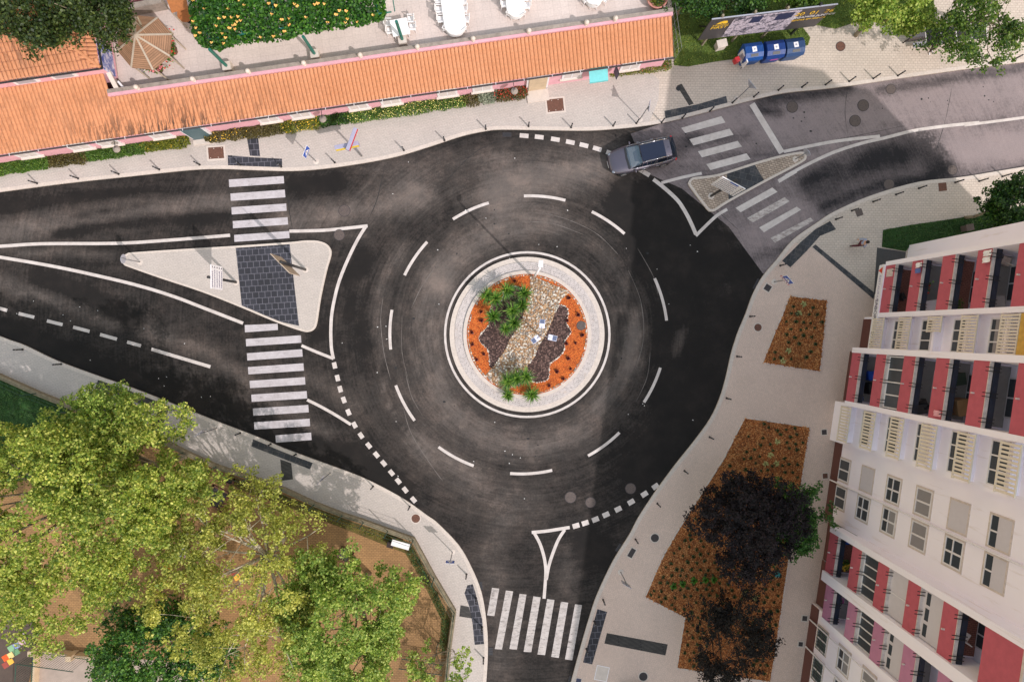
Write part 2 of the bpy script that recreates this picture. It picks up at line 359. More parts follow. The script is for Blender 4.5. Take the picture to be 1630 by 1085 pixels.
# old asphalt of the north-east arm: bounded by straight saw cuts against the new surface
def clip_grid(poly, z, strokes, dust, base, step=.33):
    bm = bmesh.new(); vs = [bm.verts.new((x, y, z)) for x, y in poly]; bm.faces.new(vs)
    xs = [p[0] for p in poly]; ys = [p[1] for p in poly]
    for ax, lo, hi in ((0, min(xs), max(xs)), (1, min(ys), max(ys))):
        v = math.floor(lo/step)*step + step
        while v < hi:
            co = Vector((v, 0, 0)) if ax == 0 else Vector((0, v, 0)); no = Vector((1, 0, 0)) if ax == 0 else Vector((0, 1, 0))
            bmesh.ops.bisect_plane(bm, geom=bm.verts[:]+bm.edges[:]+bm.faces[:], plane_co=co, plane_no=no); v += step
    me = bpy.data.meshes.new('m'); bm.normal_update()
    for f in bm.faces:
        if f.normal.z < 0: f.normal_flip()
    bm.to_mesh(me); bm.free()
    co = np.array([v.co[:] for v in me.vertices])
    for an, st, b in (('wear', strokes, base), ('dust', dust, 0)):
        a = me.attributes.new(an, 'FLOAT', 'POINT'); a.data.foreach_set('value', field(co[:, 0], co[:, 1], st, b).astype(np.float32))
    return me
oldp = [(1004,213),(1030,276),(1085,300),(1160,361),(1215,436),(1262,400),(1310,364),(1390,316),(1470,294),(1630,268),(1720,255),(1720,86),(1630,98),(1437,124),(1331,139),(1252,147),(1156,169),(1071,191)]
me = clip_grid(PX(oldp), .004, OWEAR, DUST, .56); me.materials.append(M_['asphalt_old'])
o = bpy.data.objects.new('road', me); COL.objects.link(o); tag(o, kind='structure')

# ------------------------------------------------------------------ pavements
ZP = .12
nk = [(-120,321),(0,305.6),(103,292),(206.4,280.8),(304.4,270.6),(355,269),(400,270.6),(464.5,272.2),(520,268),(580.6,259.3),(632,249),(683.8,233.5),(735.4,216.7),(774,208.5),(800,206.4),(864.5,207.2),(929,208),(967.7,206.2),(1019.3,201.2),(1071,192.2),(1156,170.3),(1210,156.5),(1252.8,147.7),(1331.9,139.5),(1437.4,124.2),(1543,109.5),(1630,99),(1760,82)]
north = smooth(PX(nk, ZP), 4)
def split_at(px0, px1, pts):   # part of the kerb line between two pixel x
    a = W2(px0, 500)[0]; b = W2(px1, 500)[0]; return [p for p in pts if a <= p[0] <= b]
joint = 1036
nl = [p for p in north if p[0] <= W2(joint, 200)[0]]; nr = [p for p in north if p[0] >= nl[-1][0]]
mb = MB(); mb.prism(nl + PX([(1048,160),(1050,128),(1030,110),(1030,40),(-140,100)], ZP), -.02, ZP); struct(mb, 'pavement', M_['pale_pave'])
mb = MB(); mb.prism(nr + PX([(1770,-60),(1080,-60),(1030,40),(1030,110),(1050,128),(1048,160)], ZP), -.02, ZP); struct(mb, 'pavement', M_['old_pave'])
ek = [(1770,250),(1630,271.3),(1535,287),(1463.8,295),(1390,316),(1331.9,341.2),(1302.9,359.7),(1266,386),(1240,417.7),(1218,444),(1203,472),(1192,502),(1181,528),(1175.2,545),(1169,565.8),(1161,602),(1151,635.5),(1135.4,669),(1109.6,705),(1078.6,743.8),(1050,782.5),(1036,803),(1020,828),(1006.4,854),(980.6,895.3),(956,947),(944.5,980.4),(931.6,1024),(914.8,1085),(895,1160)]
east = smooth(PX(ek, ZP), 4)
xj = W2(1292, 394)
e1 = [p for p in east if p[1] > W2(1266, 390)[1]]; e2 = [p for p in east if p[1] <= e1[-1][1]]
mb = MB(); mb.prism(e1 + PX([(1292,394),(1395,475),(1395,560),(1770,560)], ZP), -.02, ZP); struct(mb, 'pavement', M_['old_pave'])
mb = MB(); mb.prism([e1[-1]] + e2[1:] + PX([(1770,1160),(1770,560),(1395,560),(1395,475),(1292,394)], ZP), -.02, ZP); struct(mb, 'pavement', M_['east_pave'])
wk = [(-140,478),(0,535),(38.7,549),(90.3,573.5),(154.8,597.5),(211.6,617.4),(271,640.6),(335.4,666.4),(410,695),(451.6,712.9),(511,734.8),(567.7,755.5),(606.4,773.5),(645,795),(679,819),(696.7,832),(730.2,867),(750.9,903),(766.4,941.7),(774,985.6),(776.7,1029.5),(774,1085),(766,1160)]
west = smooth(PX(wk, ZP), 4)
FENCE = [(-60,570),(0,596),(64.5,625),(129,651),(180.6,671.6),(247.7,692),(296.7,718),(348.3,741),(400,758),(451.6,776),(503,800),(547,817),(580.6,828),(619,842),(659,856),(691.5,916),(723.8,970),(716,1027),(711,1085),(706,1160)]
fen = PX(FENCE, ZP)
mb = MB(); mb.prism(west + fen[::-1], -.02, ZP); struct(mb, 'pavement', M_['pale_pave'])
mb = MB()
for line, side in ((north, 1), (east, -1), (west, -1)): mb.ribbon(line, .25, ZP+.012, -.02, off=side*.125)
struct(mb, 'kerb', M_['kerb'])

# splitter islands
isl = smooth(PX([(194.6,415),(196,408),(203,403.5),(214,401.6),(300,396),(374,391.5),(460.6,385.5),(485,383),(505.8,383.5),(520,388.7),(526.8,398),(526.4,408),(520,430),(511,471),(507,497),(504,515),(500,523.5),(492,527.6),(480,526.5),(441,513),(384.4,489.3),(322.5,464.8),(258,443.4),(206.4,425.3),(197.4,421)], ZP), 3, True)
mb = MB(); mb.prism(isl, -.02, ZP); struct(mb, 'pavement', M_['pale_pave'])
isl2 = smooth(PX([(1098.5,297),(1097,289),(1103,283),(1120,281),(1140.8,278),(1158.5,272.8),(1202.7,258.7),(1239.5,248.4),(1274,242),(1282,244.5),(1283.5,250),(1275,259.5),(1219,289),(1160,321.4),(1139.3,334.7),(1132,336),(1125,332)], ZP), 3, True)
mb = MB(); mb.prism(isl2, -.02, ZP); struct(mb, 'pavement', M_['cobble2'])
mb = MB(); mb.ribbon(isl, .14, ZP+.012, -.02, True, off=-.06); mb.ribbon(isl2, .16, ZP+.012, -.02, True, off=-.06)
struct(mb, 'kerb', M_['kerb'])
# dark slab panels laid in the pavements
def slab(pts, mat, z=ZP+.004): 
    mb = MB(); mb.prism(PX(pts, z), 0, z, sides=False); return struct(mb, 'path', mat)
slab([(375,393.5),(461,388),(476,518.5),(440,510.5),(385,488)], M_['slate'])
slab([(1157,275),(1201,261),(1217,288),(1160,319)], M_['slate2'])
slab([(362.5,247.2),(400,250.3),(449,252.8),(449,269.4),(400,268),(363,265)], M_['slate']); slab([(393,220.5),(411,219.5),(414,249),(398,248)], M_['slate'])
slab([(1057.5,176.7),(1109.6,166.4),(1156,153),(1159,169),(1109.6,181.9),(1060,192.7)], M_['slate2']); slab([(1077.4,136.7),(1085,133.4),(1104.4,165.4),(1096.7,168)], M_['ribbed'])
slab([(1244.8,415),(1258,425.6),(1284.4,399.2),(1305.5,375.5),(1331,365),(1321.3,351.8),(1297.6,365),(1273.9,386)], M_['slate2']); slab([(1293,393),(1298,389.2),(1392.6,466.5),(1390.5,476)], M_['slate2'], ZP+.008)
slab([(157.9,599.3),(269,641.9),(263,658),(175,625),(167,642),(146,633)], M_['ribbed']); slab([(252,654),(263.5,658.5),(269,642.5),(272,643.5),(253,690),(236,684)], M_['ribbed'], ZP+.008)
slab([(404,694),(500,731.5),(493.4,746.4),(400,710)], M_['slate2']); slab([(446,730.6),(463.7,736.8),(466.3,762.4),(449,764.5)], M_['ribbed'])
slab([(744,931),(752.5,929),(756.5,941.7),(760.2,954.6),(767.5,985.6),(770.5,1024.3),(755.5,1025.6),(752,990.8),(747,965),(739.3,943.7)], M_['slate'])
slab([(733,962.4),(746.3,965),(751.3,983.5),(731,980.4)], M_['ribbed'])
slab([(951,968.5),(966.4,973.2),(942.7,1056.6),(928,1053.5)], M_['slate']); slab([(966,1006.8),(1063,1024.8),(1059.3,1042.4),(962,1023.5)], M_['ribbed'])
slab([(1396,394),(1442,401),(1440,424),(1405,420),(1395,470),(1391,466)], M('dark_setts', srgb(90, 88, 88, K*.8), .9, var=.2, scale=14), ZP+.003)
slab([(470,203),(560,197),(548,212),(480,216)], M('asphalt_patch', srgb(178, 165, 152, K), .9), ZP+.003) if False else None

# ------------------------------------------------------------------ road markings
def paint(name, worn=.55, col=srgb(222, 211, 206, .9), under=srgb(60, 56, 56)):
    m, t, p = nodes(name); g = N(t, 'ShaderNodeNewGeometry')
    mp = N(t, 'ShaderNodeMapping'); mp.inputs['Scale'].default_value = (.7, 2.2, 1); t.links.new(g.outputs['Position'], mp.inputs['Vector'])
    n = noisen(t, mp.outputs[0], 2.4, 10, .8)
    c = mixc(t, ramp(t, n, [(worn, (0, 0, 0, 1)), (worn+.14, (.8, .8, .8, 1))]), col, under)
    n2 = noisen(t, g.outputs['Position'], 1.6, 7, .75)
    c = mixc(t, 1.0, c, ramp(t, n2, [(.34, (.72, .70, .69, 1)), (.7, (1.02,)*3+(1,))]), 'MULTIPLY')
    t.links.new(c, p.inputs['Base Color']); p.inputs['Roughness'].default_value = .7; return m
M_['paint'] = paint('road_paint', .66); M_['paint_w'] = paint('worn_paint', .57, under=srgb(110, 98, 94)); M_['paint_w2'] = paint('very_worn_paint', .44, under=srgb(135, 120, 116)); M_['paint_z'] = paint('zebra_paint', .56, srgb(212, 204, 208, .84))
M_['paint_b'] = paint('scuffed_paint', .50, srgb(205, 196, 192, .9), srgb(75, 68, 66))
ZM = .010
def rib(pts, wpx, mat='paint', n=4, closed=False, z=ZM):
    mb = MB(); q = smooth(PX(pts), n) if n > 1 else PX(pts)
    mb.ribbon(q, wpx*S, z, closed=closed); return struct(mb, 'road_marking', M_[mat])
rib([(-60,394),(0,392),(66,388),(180.6,387.4),(252.8,383.5),(366.4,374.5)], 5)
rib([(460.6,368),(513.5,366.7),(554.8,362.9),(585.2,359.5)], 5)
rib([(582.5,360.2),(570.3,379.6),(554.8,410.6),(540.6,445.4),(532.9,473.8),(528.2,499.6),(526.7,522.8),(527,545),(528.2,558),(530.8,571)], 5, z=ZM+.002)
rib([(480,549.8),(504,560),(531,570.6)], 4.6)
rib([(-60,401),(0,409.3),(90,424.8),(167.7,441.6),(227,456.3),(278.6,472.5),(322.5,489.3),(387,514.3)], 5)
for a, b in (((-12,487.5),(11.6,494)),((29.7,498.8),(54.7,504.8)),((74.8,510.4),(99.8,516.6)),((116.6,520.4),(142.7,527.3)),((159.4,532.2),(186.3,539.6)),((202.5,544),(224.5,550.2)),((241,555.5),(335,583.5))): rib([a, b], 5.2, n=1)
rib([(489,636),(511,647),(534,660),(558.7,675.4)], 4.6)
rib([(1040,285.5),(1058,299.7),(1078.6,319),(1091.5,338.4),(1100.6,356.4),(1107.7,373)], 6)
rib([(1107.5,375.3),(1122.5,360.3),(1140.6,343.5),(1157.4,333)], 5, z=ZM+.002); rib([(1052.8,291.2),(1083.8,283),(1116.8,275.9)], 4.6, z=ZM+.002)
rib([(1197,165.5),(1244.5,243.5)], 9.6, 'paint', 1)
rib([(1247.5,241.4),(1326.6,225.5),(1400.5,217)], 5, z=ZM+.002); rib([(1239,288.7),(1267.6,272)], 6, n=1, z=ZM+.003); rib([(1250,280.5),(1287,261),(1326.6,242.7),(1371.5,228.2),(1411,219),(1453,208.4),(1503.4,201),(1558.7,195.2)], 5)
rib([(1535,199.5),(1630,187.2),(1740,170)], 4.4, z=ZM+.003)
rib([(846.4,846.8),(869.7,844.6),(890.3,841.4),(906.8,838.8)], 5.2); rib([(850.3,847.6),(859.3,864.3),(865.8,885),(868.6,903),(868.4,920),(866,952)], 5, z=ZM+.002); rib([(899,842.4),(889,857.9),(880,879.8),(873.5,900.5),(869.5,922)], 5, z=ZM+.004)
def squares(pts, wd, ln):
    mb = MB()
    for i, (x, y) in enumerate(pts):
        a = pts[max(i-1, 0)]; b = pts[min(i+1, len(pts)-1)]
        L = math.hypot(b[0]-a[0], b[1]-a[1]); dx, dy = (b[0]-a[0])/L*ln/2, (b[1]-a[1])/L*ln/2; nx, ny = -(b[1]-a[1])/L*wd/2, (b[0]-a[0])/L*wd/2
        mb.prism(PX([(x-dx-nx, y-dy-ny), (x+dx-nx, y+dy-ny), (x+dx+nx, y+dy+ny), (x-dx+nx, y-dy+ny)]), 0, ZM, sides=False)
    return struct(mb, 'road_marking', M_['paint'])
squares([(532.6,581.3),(537.3,601.4),(541.6,619),(547.3,636.2),(554.8,655.8),(564.3,676),(574.7,692.7),(587,708.7),(599.2,723.4),(610.8,736.9),(623.2,752),(634,765.2),(645,779.2),(658.3,794.9)], 7, 10)
squares([(834.3,216.2),(858.3,218.3),(884,222),(907.8,226.5),(929.5,231.4),(950.7,237),(971.8,244)], 7, 14); squares([(1018,270),(1028.8,276.3)], 7, 12)
squares([(1043.3,773.7),(1025.8,785.9),(1004.6,798.5),(984,809.8),(964.6,818.6),(947.8,826.2),(931.6,831.8),(916.9,836.2)], 8, 11)
def arc(a0, a1, r, n=14): return [(839.3+r*math.cos(a0+(a1-a0)*i/n), 532.4+r*math.sin(a0+(a1-a0)*i/n)) for i in range(n+1)]
mb = MB()
for a, b in (((834,312),(900,319)),((942,337),(994,372)),((1042,443),(1061,510)),((1051,585),(1025,640)),((986,688),(936,725)),((879,748),(812,753)),((754,741),(698,711)),((660,669),(630,613)),((622,556),(624,493)),((644,438),(680,385)),((721,349),(778,323))):
    aa = math.atan2(a[1]-532.4, a[0]-839.3); bb = math.atan2(b[1]-532.4, b[0]-839.3)
    while bb-aa > math.pi: bb -= 2*math.pi
    while bb-aa < -math.pi: bb += 2*math.pi
    r0 = math.hypot(a[0]-839.3, a[1]-532.4); r1 = math.hypot(b[0]-839.3, b[1]-532.4)
    q = [(839.3+(r0+(r1-r0)*i/12)*math.cos(aa+(bb-aa)*i/12), 532.4+(r0+(r1-r0)*i/12)*math.sin(aa+(bb-aa)*i/12)) for i in range(13)]
    mb.ribbon(PX(q), 4.6*S, ZM)
struct(mb, 'road_marking', M_['paint'])
mb = MB(); mb.ribbon(PX(arc(0, 2*math.pi*71/72, 130.8, 71)), 3.6*S, ZM, closed=True); struct(mb, 'road_marking', M_['paint'])
def zebra(quads, mat):
    mb = MB()
    for q in quads: mb.prism(PX(q), 0, ZM, sides=False)
    return struct(mb, 'road_marking', M_[mat])
zebra([[(1084.3,203.8),(1148.3,185.2),(1154.7,195.3),(1090.8,212)],[(1124.3,261.4),(1188.3,244.3),(1194.7,253.4),(1130.8,270.9)]], 'paint')
zebra([[(1097.2,221.9),(1161.2,205.1),(1167.6,214.7),(1103.7,231.7)],[(1110.9,241.2),(1174,224.5),(1181,233.5),(1117.3,250.8)],[(1208.3,362.2),(1268.3,329),(1275,334),(1216,369.8)]], 'paint_w')
zebra([[(1170.7,331),(1229.2,298.6),(1237.6,305.5),(1178.8,338)]], 'paint')
zebra([[(1189,347.2),(1249,314),(1256.5,320.7),(1198.3,354.3)],[(1226.3,379),(1289.7,346.5),(1295.6,351.6),(1233.6,386.3)]], 'paint_w2')
zebra([[(364.3,286),(451.6,280.3),(452.4,291.9),(365,298)],[(366.8,308.2),(453.4,302),(454.4,314.2),(367.4,319.8)],[(368.4,330),(455.6,324),(456.4,335.6),(369,341.5)],[(370.5,352),(457.8,345.8),(458.8,357.4),(371,363.4)],[(372.8,374),(460.3,367.7),(461,379),(373.3,385)]], 'paint_z')
zebra([[(389.6,517.2),(442,515),(442.6,525),(390,528.8)]]+[[(a, b),(c, d),(c+.8, d+11.8),(a+.8, b+11.6)] for a, b, c, d in ((391.2,539.4,479,533.4),(393,562,481,555.5),(394.7,584,483,577.9),(397.3,605.8,485.4,599.9),(400,627.7,488.2,622),(402.5,649.7,490.8,644),(404.3,671.6,493,666),(438.5,692.5,495.3,688))], 'paint_z')
zebra([[(783.1,934.8),(794.7,936),(787,979.9),(775.4,978.4)],[(805.2,939),(816.8,940.5),(799,1033),(787.6,1032)],[(827,944.3),(838,945.6),(822.7,1033.3),(810.8,1032)],[(849,948.2),(860.6,950),(845.7,1037.2),(833.5,1036.4)],[(871,952.6),(882.6,954),(867.6,1041.8),(855.5,1040.6)],[(892.9,956.7),(904.5,958.5),(889.5,1046.2),(877.4,1044.4)],[(915.3,960.8),(926.4,962.4),(911,1050),(899.3,1048.3)]], 'paint_b')

# thin tyre scuffs, sealed seams, a painted wire shadow, litter specks and drips on the asphalt
M_['scuff'] = M('tyre_scuff', srgb(112, 104, 100, .9), .9, var=.25, scale=6); M_['seam_and_shadow'] = M('bitumen_and_wire_shadow', srgb(24, 24, 26), .7); M_['speck'] = M('paper_speck', srgb(220, 216, 214), .8)
def thin(pts, w_, mat, z, n=6, name='road'):
    q = smooth(PX(pts), n); mb = MB(); mb.ribbon(q, w_, z, taper=[random.uniform(.35, 1.15)*min(1, .2+min(i, len(q)-1-i)*.25) for i in range(len(q))]); struct(mb, name, M_[mat])
for p_ in ([(862,338),(905,350),(950,372),(984,405)],[(830,352),(880,356),(930,374)],[(640,640),(655,690),(690,745),(705,765)],[(610,470),(606,510),(611,560),(622,605)],[(645,590),(655,630),(672,660)],[(700,415),(672,455),(655,490)],[(1035,560),(1030,600),(1012,640)],[(1015,395),(1040,440),(1048,470)],[(640,500),(640,560),(652,610)],[(1000,430),(1020,480),(1024,540),(1010,590)]): thin(p_, .055, 'scuff', .006)
for p_ in ([(452,276),(462,345),(472,400)],[(585,352),(600,318),(613,262)],[(440,700),(500,722)],[(387,515),(400,640)],[(1175,366),(1160,352),(1100,300)],[(1350,135),(1345,180),(1352,228)],[(1515,140),(1505,190),(1490,240)],[(830,215),(760,240),(700,300)],[(945,985),(900,1010),(800,1060)],[(1290,230),(1370,215),(1440,200)]): thin(p_, .035, 'seam_and_shadow', .0075)  # sealed seams; the far-right one paints an overhead wire's shadow as a dark line
mb = MB()
for i in range(40):
    a = random.uniform(0, 6.28); rr_ = random.choice((135, 150, 218, 225, 300, 330, 360, 250)); x, y = 839+rr_*math.cos(a)+random.uniform(-12, 12), 532+rr_*math.sin(a)*.9+random.uniform(-12, 12)
    if x < 470 and y > 380 or x > 1120 or y < 235 or (y > 780 and (x < 760 or x > 900)) or x < 540: continue
    c = W(x, y, .013); mb.box((c.x, c.y, .013), (random.uniform(.04, .09), random.uniform(.03, .06), .006), random.uniform(0, 3))
for i in range(14):
    x = random.uniform(10, 350); y = random.uniform(.37*x+405, .37*x+520); c = W(x, y, .013); mb.box((c.x, c.y, .013), (random.uniform(.04, .08), .04, .006), random.uniform(0, 3))
tag(mb.build('litter', M_['speck']), 'tiny white specks of litter and stone scattered on the asphalt', 'litter', kind='stuff')
mb = MB()
for i in range(46):
    if i < 26: a = random.uniform(0, 6.28); rr_ = random.gauss(185, 22); x, y = 839+rr_*math.cos(a), 532+rr_*math.sin(a)
    else: x = random.uniform(1090, 1600); y = 215-.13*(x-1090)+random.gauss(0, 12)
    c = W(x, y, .006); mb.lathe((c.x, c.y, .0055), [(random.uniform(.03, .08), 0), (.01, .001)], 7, random.uniform(.7, 1.6), 1)
tag(mb.build('oil_drips', M_['seam_and_shadow']), 'small dark oil drips along the wheel lanes', 'oil drips', kind='stuff')

# ------------------------------------------------------------------ the island garden
def circ(r, n=96, z=0.0, cx=839.3, cy=532.4):
    c = W(cx, cy, z); k = (H-z)/F; return [(c.x+r*k*math.cos(2*math.pi*i/n), c.y+r*k*math.sin(2*math.pi*i/n)) for i in range(n)]
mb = MB(); mb.prism(circ(123.5, z=.1), -.02, .10); struct(mb, 'kerb', M_['kerb'])
mb = MB(); mb.prism(circ(115.5, z=.14), .05, .14); struct(mb, 'pavement', M_['cobble'])
mb = MB(); mb.prism(circ(102, z=.24), .05, .24); struct(mb, 'kerb', M_['kerb'])
def gravel(name, c1, c2, c3, scale, b=.5):
    m, t, p = nodes(name); g = N(t, 'ShaderNodeNewGeometry')
    v = N(t, 'ShaderNodeTexVoronoi'); v.inputs['Scale'].default_value = scale; t.links.new(g.outputs['Position'], v.inputs['Vector'])
    sp = N(t, 'ShaderNodeSeparateColor'); t.links.new(v.outputs['Color'], sp.inputs[0])
    c = ramp(t, sp.outputs[0], [(0, c1), (.5, c2), (1, c3)])
    c = mixc(t, ramp(t, v.outputs['Distance'], [(.35, (0, 0, 0, 1)), (.75, (.75, .75, .75, 1))]), c, sc(c1, .35))
    n = noisen(t, g.outputs['Position'], 1.2, 5)
    c = mixc(t, 1.0, c, ramp(t, n, [(.3, (.8,)*3+(1,)), (.7, (1.1,)*3+(1,))]), 'MULTIPLY')
    t.links.new(c, p.inputs['Base Color']); p.inputs['Roughness'].default_value = .9
    bump(t, p, v.outputs['Distance'], -b, .03); return m
M_['orange_gravel'] = gravel('orange_gravel', srgb(206, 92, 32, K), srgb(228, 114, 42, K), srgb(240, 134, 58, K), 16, .2)
M_['pebble'] = gravel('river_pebbles', srgb(170, 130, 92, K), srgb(214, 184, 150, K), srgb(232, 218, 200, K), 8.5, .8)
M_['bark'] = gravel('dark_bark', srgb(62, 42, 38, K), srgb(92, 66, 60, K), srgb(150, 118, 108, K), 11, .8)
ZG = .22
mb = MB(); mb.prism(circ(96.4, z=.246), .05, .246, sides=False); struct(mb, 'ground', M_['orange_gravel'])
gx = [(845,438),(843,465),(838,485),(832,505),(822,525),(812,540),(802,560),(790,576),(773,597)]
gr = [(907,464),(893,478),(885,495),(878,512),(868,535),(858,550),(850,568),(838,585),(846,600),(830,612),(800,621)]
mb = MB(); mb.prism(smooth(PX(gx, .25), 3)[::-1]+smooth(PX(gr, .25), 3), 0, .252, sides=False); struct(mb, 'path', M_['pebble'])
lm = [(838,462),(815,455),(803,462),(798,478),(783,484),(779,505),(776,519),(763,535),(765,545),(776,556),(779,568),(779,583),(786,586),(790,577),(802,560),(812,540),(822,525),(832,505)]
rm = [(885,495),(890,485),(903,490),(904,503),(902,514),(909,528),(903,537),(898,545),(899,555),(893,565),(880,575),(875,580),(874,598),(868,606),(850,608),(846,600),(838,585),(850,568),(858,550),(868,535),(878,512)]
for q in (lm, rm): mb = MB(); mb.prism(smooth(PX(q, .25), 3, True), 0, .258, sides=False); struct(mb, 'ground', M_['bark'])
# ------------------------------------------------------------------ foliage tools
def rotm(n):
    """n random rotation matrices"""
    q = RNG.normal(size=(n, 4)); q /= np.linalg.norm(q, axis=1)[:, None]
    w_, x, y, z = q.T
    return np.stack([np.stack([1-2*(y*y+z*z), 2*(x*y-z*w_), 2*(x*z+y*w_)], -1), np.stack([2*(x*y+z*w_), 1-2*(x*x+z*z), 2*(y*z-x*w_)], -1), np.stack([2*(x*z-y*w_), 2*(y*z+x*w_), 1-2*(x*x+y*y)], -1)], 1)
def leaves(C, size, flat=.5, aspect=.7):
    """folded leaf (two triangles -> one quad, bent) at each centre, normals biased upward"""
    n = len(C); R = rotm(n)
    sz = size*RNG.uniform(.6, 1.35, n)
    base = np.array([[-.5, 0, 0], [0, -.5*aspect, .10], [.5, 0, 0], [0, .5*aspect, .10]])
    P = base[None]*sz[:, None, None]
    up = RNG.random(n) < flat
    a = RNG.uniform(0, 2*math.pi, n); tl = RNG.normal(0, .35, n); tl2 = RNG.normal(0, .35, n)
    ca, sa = np.cos(a), np.sin(a); Z = np.zeros(n); O = np.ones(n)
    Rz = np.stack([np.stack([ca, -sa, Z], -1), np.stack([sa, ca, Z], -1), np.stack([Z, Z, O], -1)], 1)
    Rx = np.stack([np.stack([O, Z, Z], -1), np.stack([Z, np.cos(tl), -np.sin(tl)], -1), np.stack([Z, np.sin(tl), np.cos(tl)], -1)], 1)
    Ry = np.stack([np.stack([np.cos(tl2), Z, np.sin(tl2)], -1), np.stack([Z, O, Z], -1), np.stack([-np.sin(tl2), Z, np.cos(tl2)], -1)], 1)
    Ru = Rx @ Ry @ Rz; R = np.where(up[:, None, None], Ru, R)
    V = np.einsum('nij,nkj->nki', R, P) + C[:, None, :]
    Fc = np.arange(n*4).reshape(n, 4)
    return V.reshape(-1, 3), Fc
def nz(x, y, z): return noise.noise(Vector((x, y, z)))
def crown_puffs(c, rad, n, seed, hollow=.45, gap=-.15, gscale=.45, lob=.28, zmin=-.7):
    out = []; k = 0; r_ = random.Random(seed)
    while len(out) < n and k < n*30:
        k += 1
        th = r_.uniform(0, 2*math.pi); u = r_.uniform(zmin, 1); s = math.sqrt(max(0, 1-u*u))
        d = Vector((s*math.cos(th), s*math.sin(th), u))
        lobe = 1 + lob*nz(d.x*1.6+seed, d.y*1.6, d.z*1.6) * 1.6
        rr = (r_.uniform(hollow**3, 1))**(1/3)*lobe
        p = Vector((c[0]+d.x*rad[0]*rr, c[1]+d.y*rad[1]*rr, c[2]+d.z*rad[2]*rr))
        if nz(p.x*gscale+seed*3, p.y*gscale, p.z*gscale*.6) < gap: continue
        out.append(p)
    return out
def bark_tree(mb, base, topz, crownc, puffs, r0, nl=9, seed=1, twigs=0):
    r_ = random.Random(seed); b = Vector(base); fork = Vector((b.x+(crownc[0]-b.x)*.35, b.y+(crownc[1]-b.y)*.35, topz))
    mid = b.lerp(fork, .5) + Vector((r_.uniform(-.12, .12), r_.uniform(-.12, .12), 0))
    mb.path([b, mid, fork], [r0, r0*.82, r0*.66], 9)
    for i in range(nl):
        p = puffs[r_.randrange(len(puffs))]
        q1 = fork.lerp(p, .4) + Vector((r_.uniform(-.4, .4), r_.uniform(-.4, .4), r_.uniform(.1, .6)))
        q2 = fork.lerp(p, .75) + Vector((r_.uniform(-.3, .3), r_.uniform(-.3, .3), r_.uniform(0, .4)))
        mb.path([fork, q1, q2, p], [r0*.42, r0*.28, r0*.15, .02], 6)
        for j in range(twigs):
            t = puffs[r_.randrange(len(puffs))]
            if (t-q2).length < 3.0: mb.path([q2, q2.lerp(t, .5)+Vector((r_.uniform(-.2, .2), r_.uniform(-.2, .2), .1)), t], [r0*.12, r0*.08, .012], 4)
            if (t-q1).length < 3.0: mb.path([q1, q1.lerp(t, .5)+Vector((0, 0, .2)), t], [r0*.15, r0*.08, .012], 4)
def tree(name, label, cat, px, py, h, rad, mat, npuff=600, nleaf=26, pr=.33, ls=.16, seed=1, trunk=.2, base=None, fork=.45, hollow=.45, gap=-.15, gscale=.45, group=None, lob=.28, flat=.5, nl=9, twigs=0, zmin=-.7, barkm='bark_wood', crown='crown', branchy=None):
    """px,py is where the CENTRE of the crown (height h) shows in the photo"""
    c = W(px, py, h); b = Vector((c.x, c.y, 0.05)) if base is None else W(base[0], base[1], .05)
    t = thing(name, b, label, cat, group)
    P = crown_puffs(c, rad, npuff, seed, hollow, gap, gscale, lob, zmin)
    rr = random.Random(seed+5)
    A = np.array([p[:] for p in P]); pf = pr*RNG.uniform(.6, 1.35, len(A))
    D = RNG.normal(size=(len(A), nleaf, 3)); D /= np.linalg.norm(D, axis=2)[:, :, None]; D *= (RNG.random((len(A), nleaf, 1)))**(.45)
    Cn = A[:, None, :] + D*pf[:, None, None]*np.array([1, 1, .7]); Cn = Cn.reshape(-1, 3)
    V, Fc = leaves(Cn, ls, flat); V = V - np.array(b[:])
    npmesh(crown, V, Fc, M_[mat], parent=t)
    mb = MB(); bark_tree(mb, b, h*fork, c, P, trunk, nl, seed, twigs); mb.build('trunk', M_[barkm], t, smooth=True)
    return t
M_['bark_wood'] = M('tree_bark', srgb(150, 138, 118, .8), .9, var=.3, scale=6)
M_['bark_pale'] = M('pale_bark', srgb(196, 184, 160, .9), .9, var=.2, scale=6)
M_['leaf_e'] = leafmat('laurel_leaves', srgb(34, 72, 22), srgb(66, 116, 34), srgb(124, 164, 62), .35)
M_['bark_dark'] = M('dark_bark_wood', srgb(70, 58, 50, .8), .9, var=.3, scale=6)
M_['leaf_yg'] = leafmat('plane_tree_leaves', srgb(82, 112, 34), srgb(154, 172, 62), srgb(222, 220, 118), .4)
M_['leaf_y'] = leafmat('young_plane_leaves', srgb(112, 124, 42), srgb(176, 180, 72), srgb(222, 216, 118), .38)
M_['leaf_g'] = leafmat('fresh_green_leaves', srgb(84, 120, 38), srgb(150, 176, 68), srgb(208, 216, 118), .4)
M_['leaf_d'] = leafmat('deep_green_leaves', srgb(26, 56, 20, .9), srgb(44, 84, 26), srgb(86, 124, 40), .3)
M_['leaf_f'] = leafmat('feathery_leaves', srgb(40, 76, 30), srgb(66, 112, 44), srgb(100, 146, 62), .3)
M_['leaf_con'] = leafmat('conifer_needles', srgb(30, 46, 18, .9), srgb(52, 72, 26), srgb(84, 98, 40), .2)
M_['leaf_p'] = leafmat('purple_leaves', srgb(12, 9, 13), srgb(22, 15, 20), srgb(46, 31, 38), .1, .8)
M_['leaf_pd'] = leafmat('bronze_leaves', srgb(15, 13, 13), srgb(27, 22, 21), srgb(52, 44, 35), .1, .9)
M_['leaf_r'] = leafmat('road_tree_leaves', srgb(46, 78, 26, .9), srgb(84, 118, 38), srgb(128, 152, 62), .4)
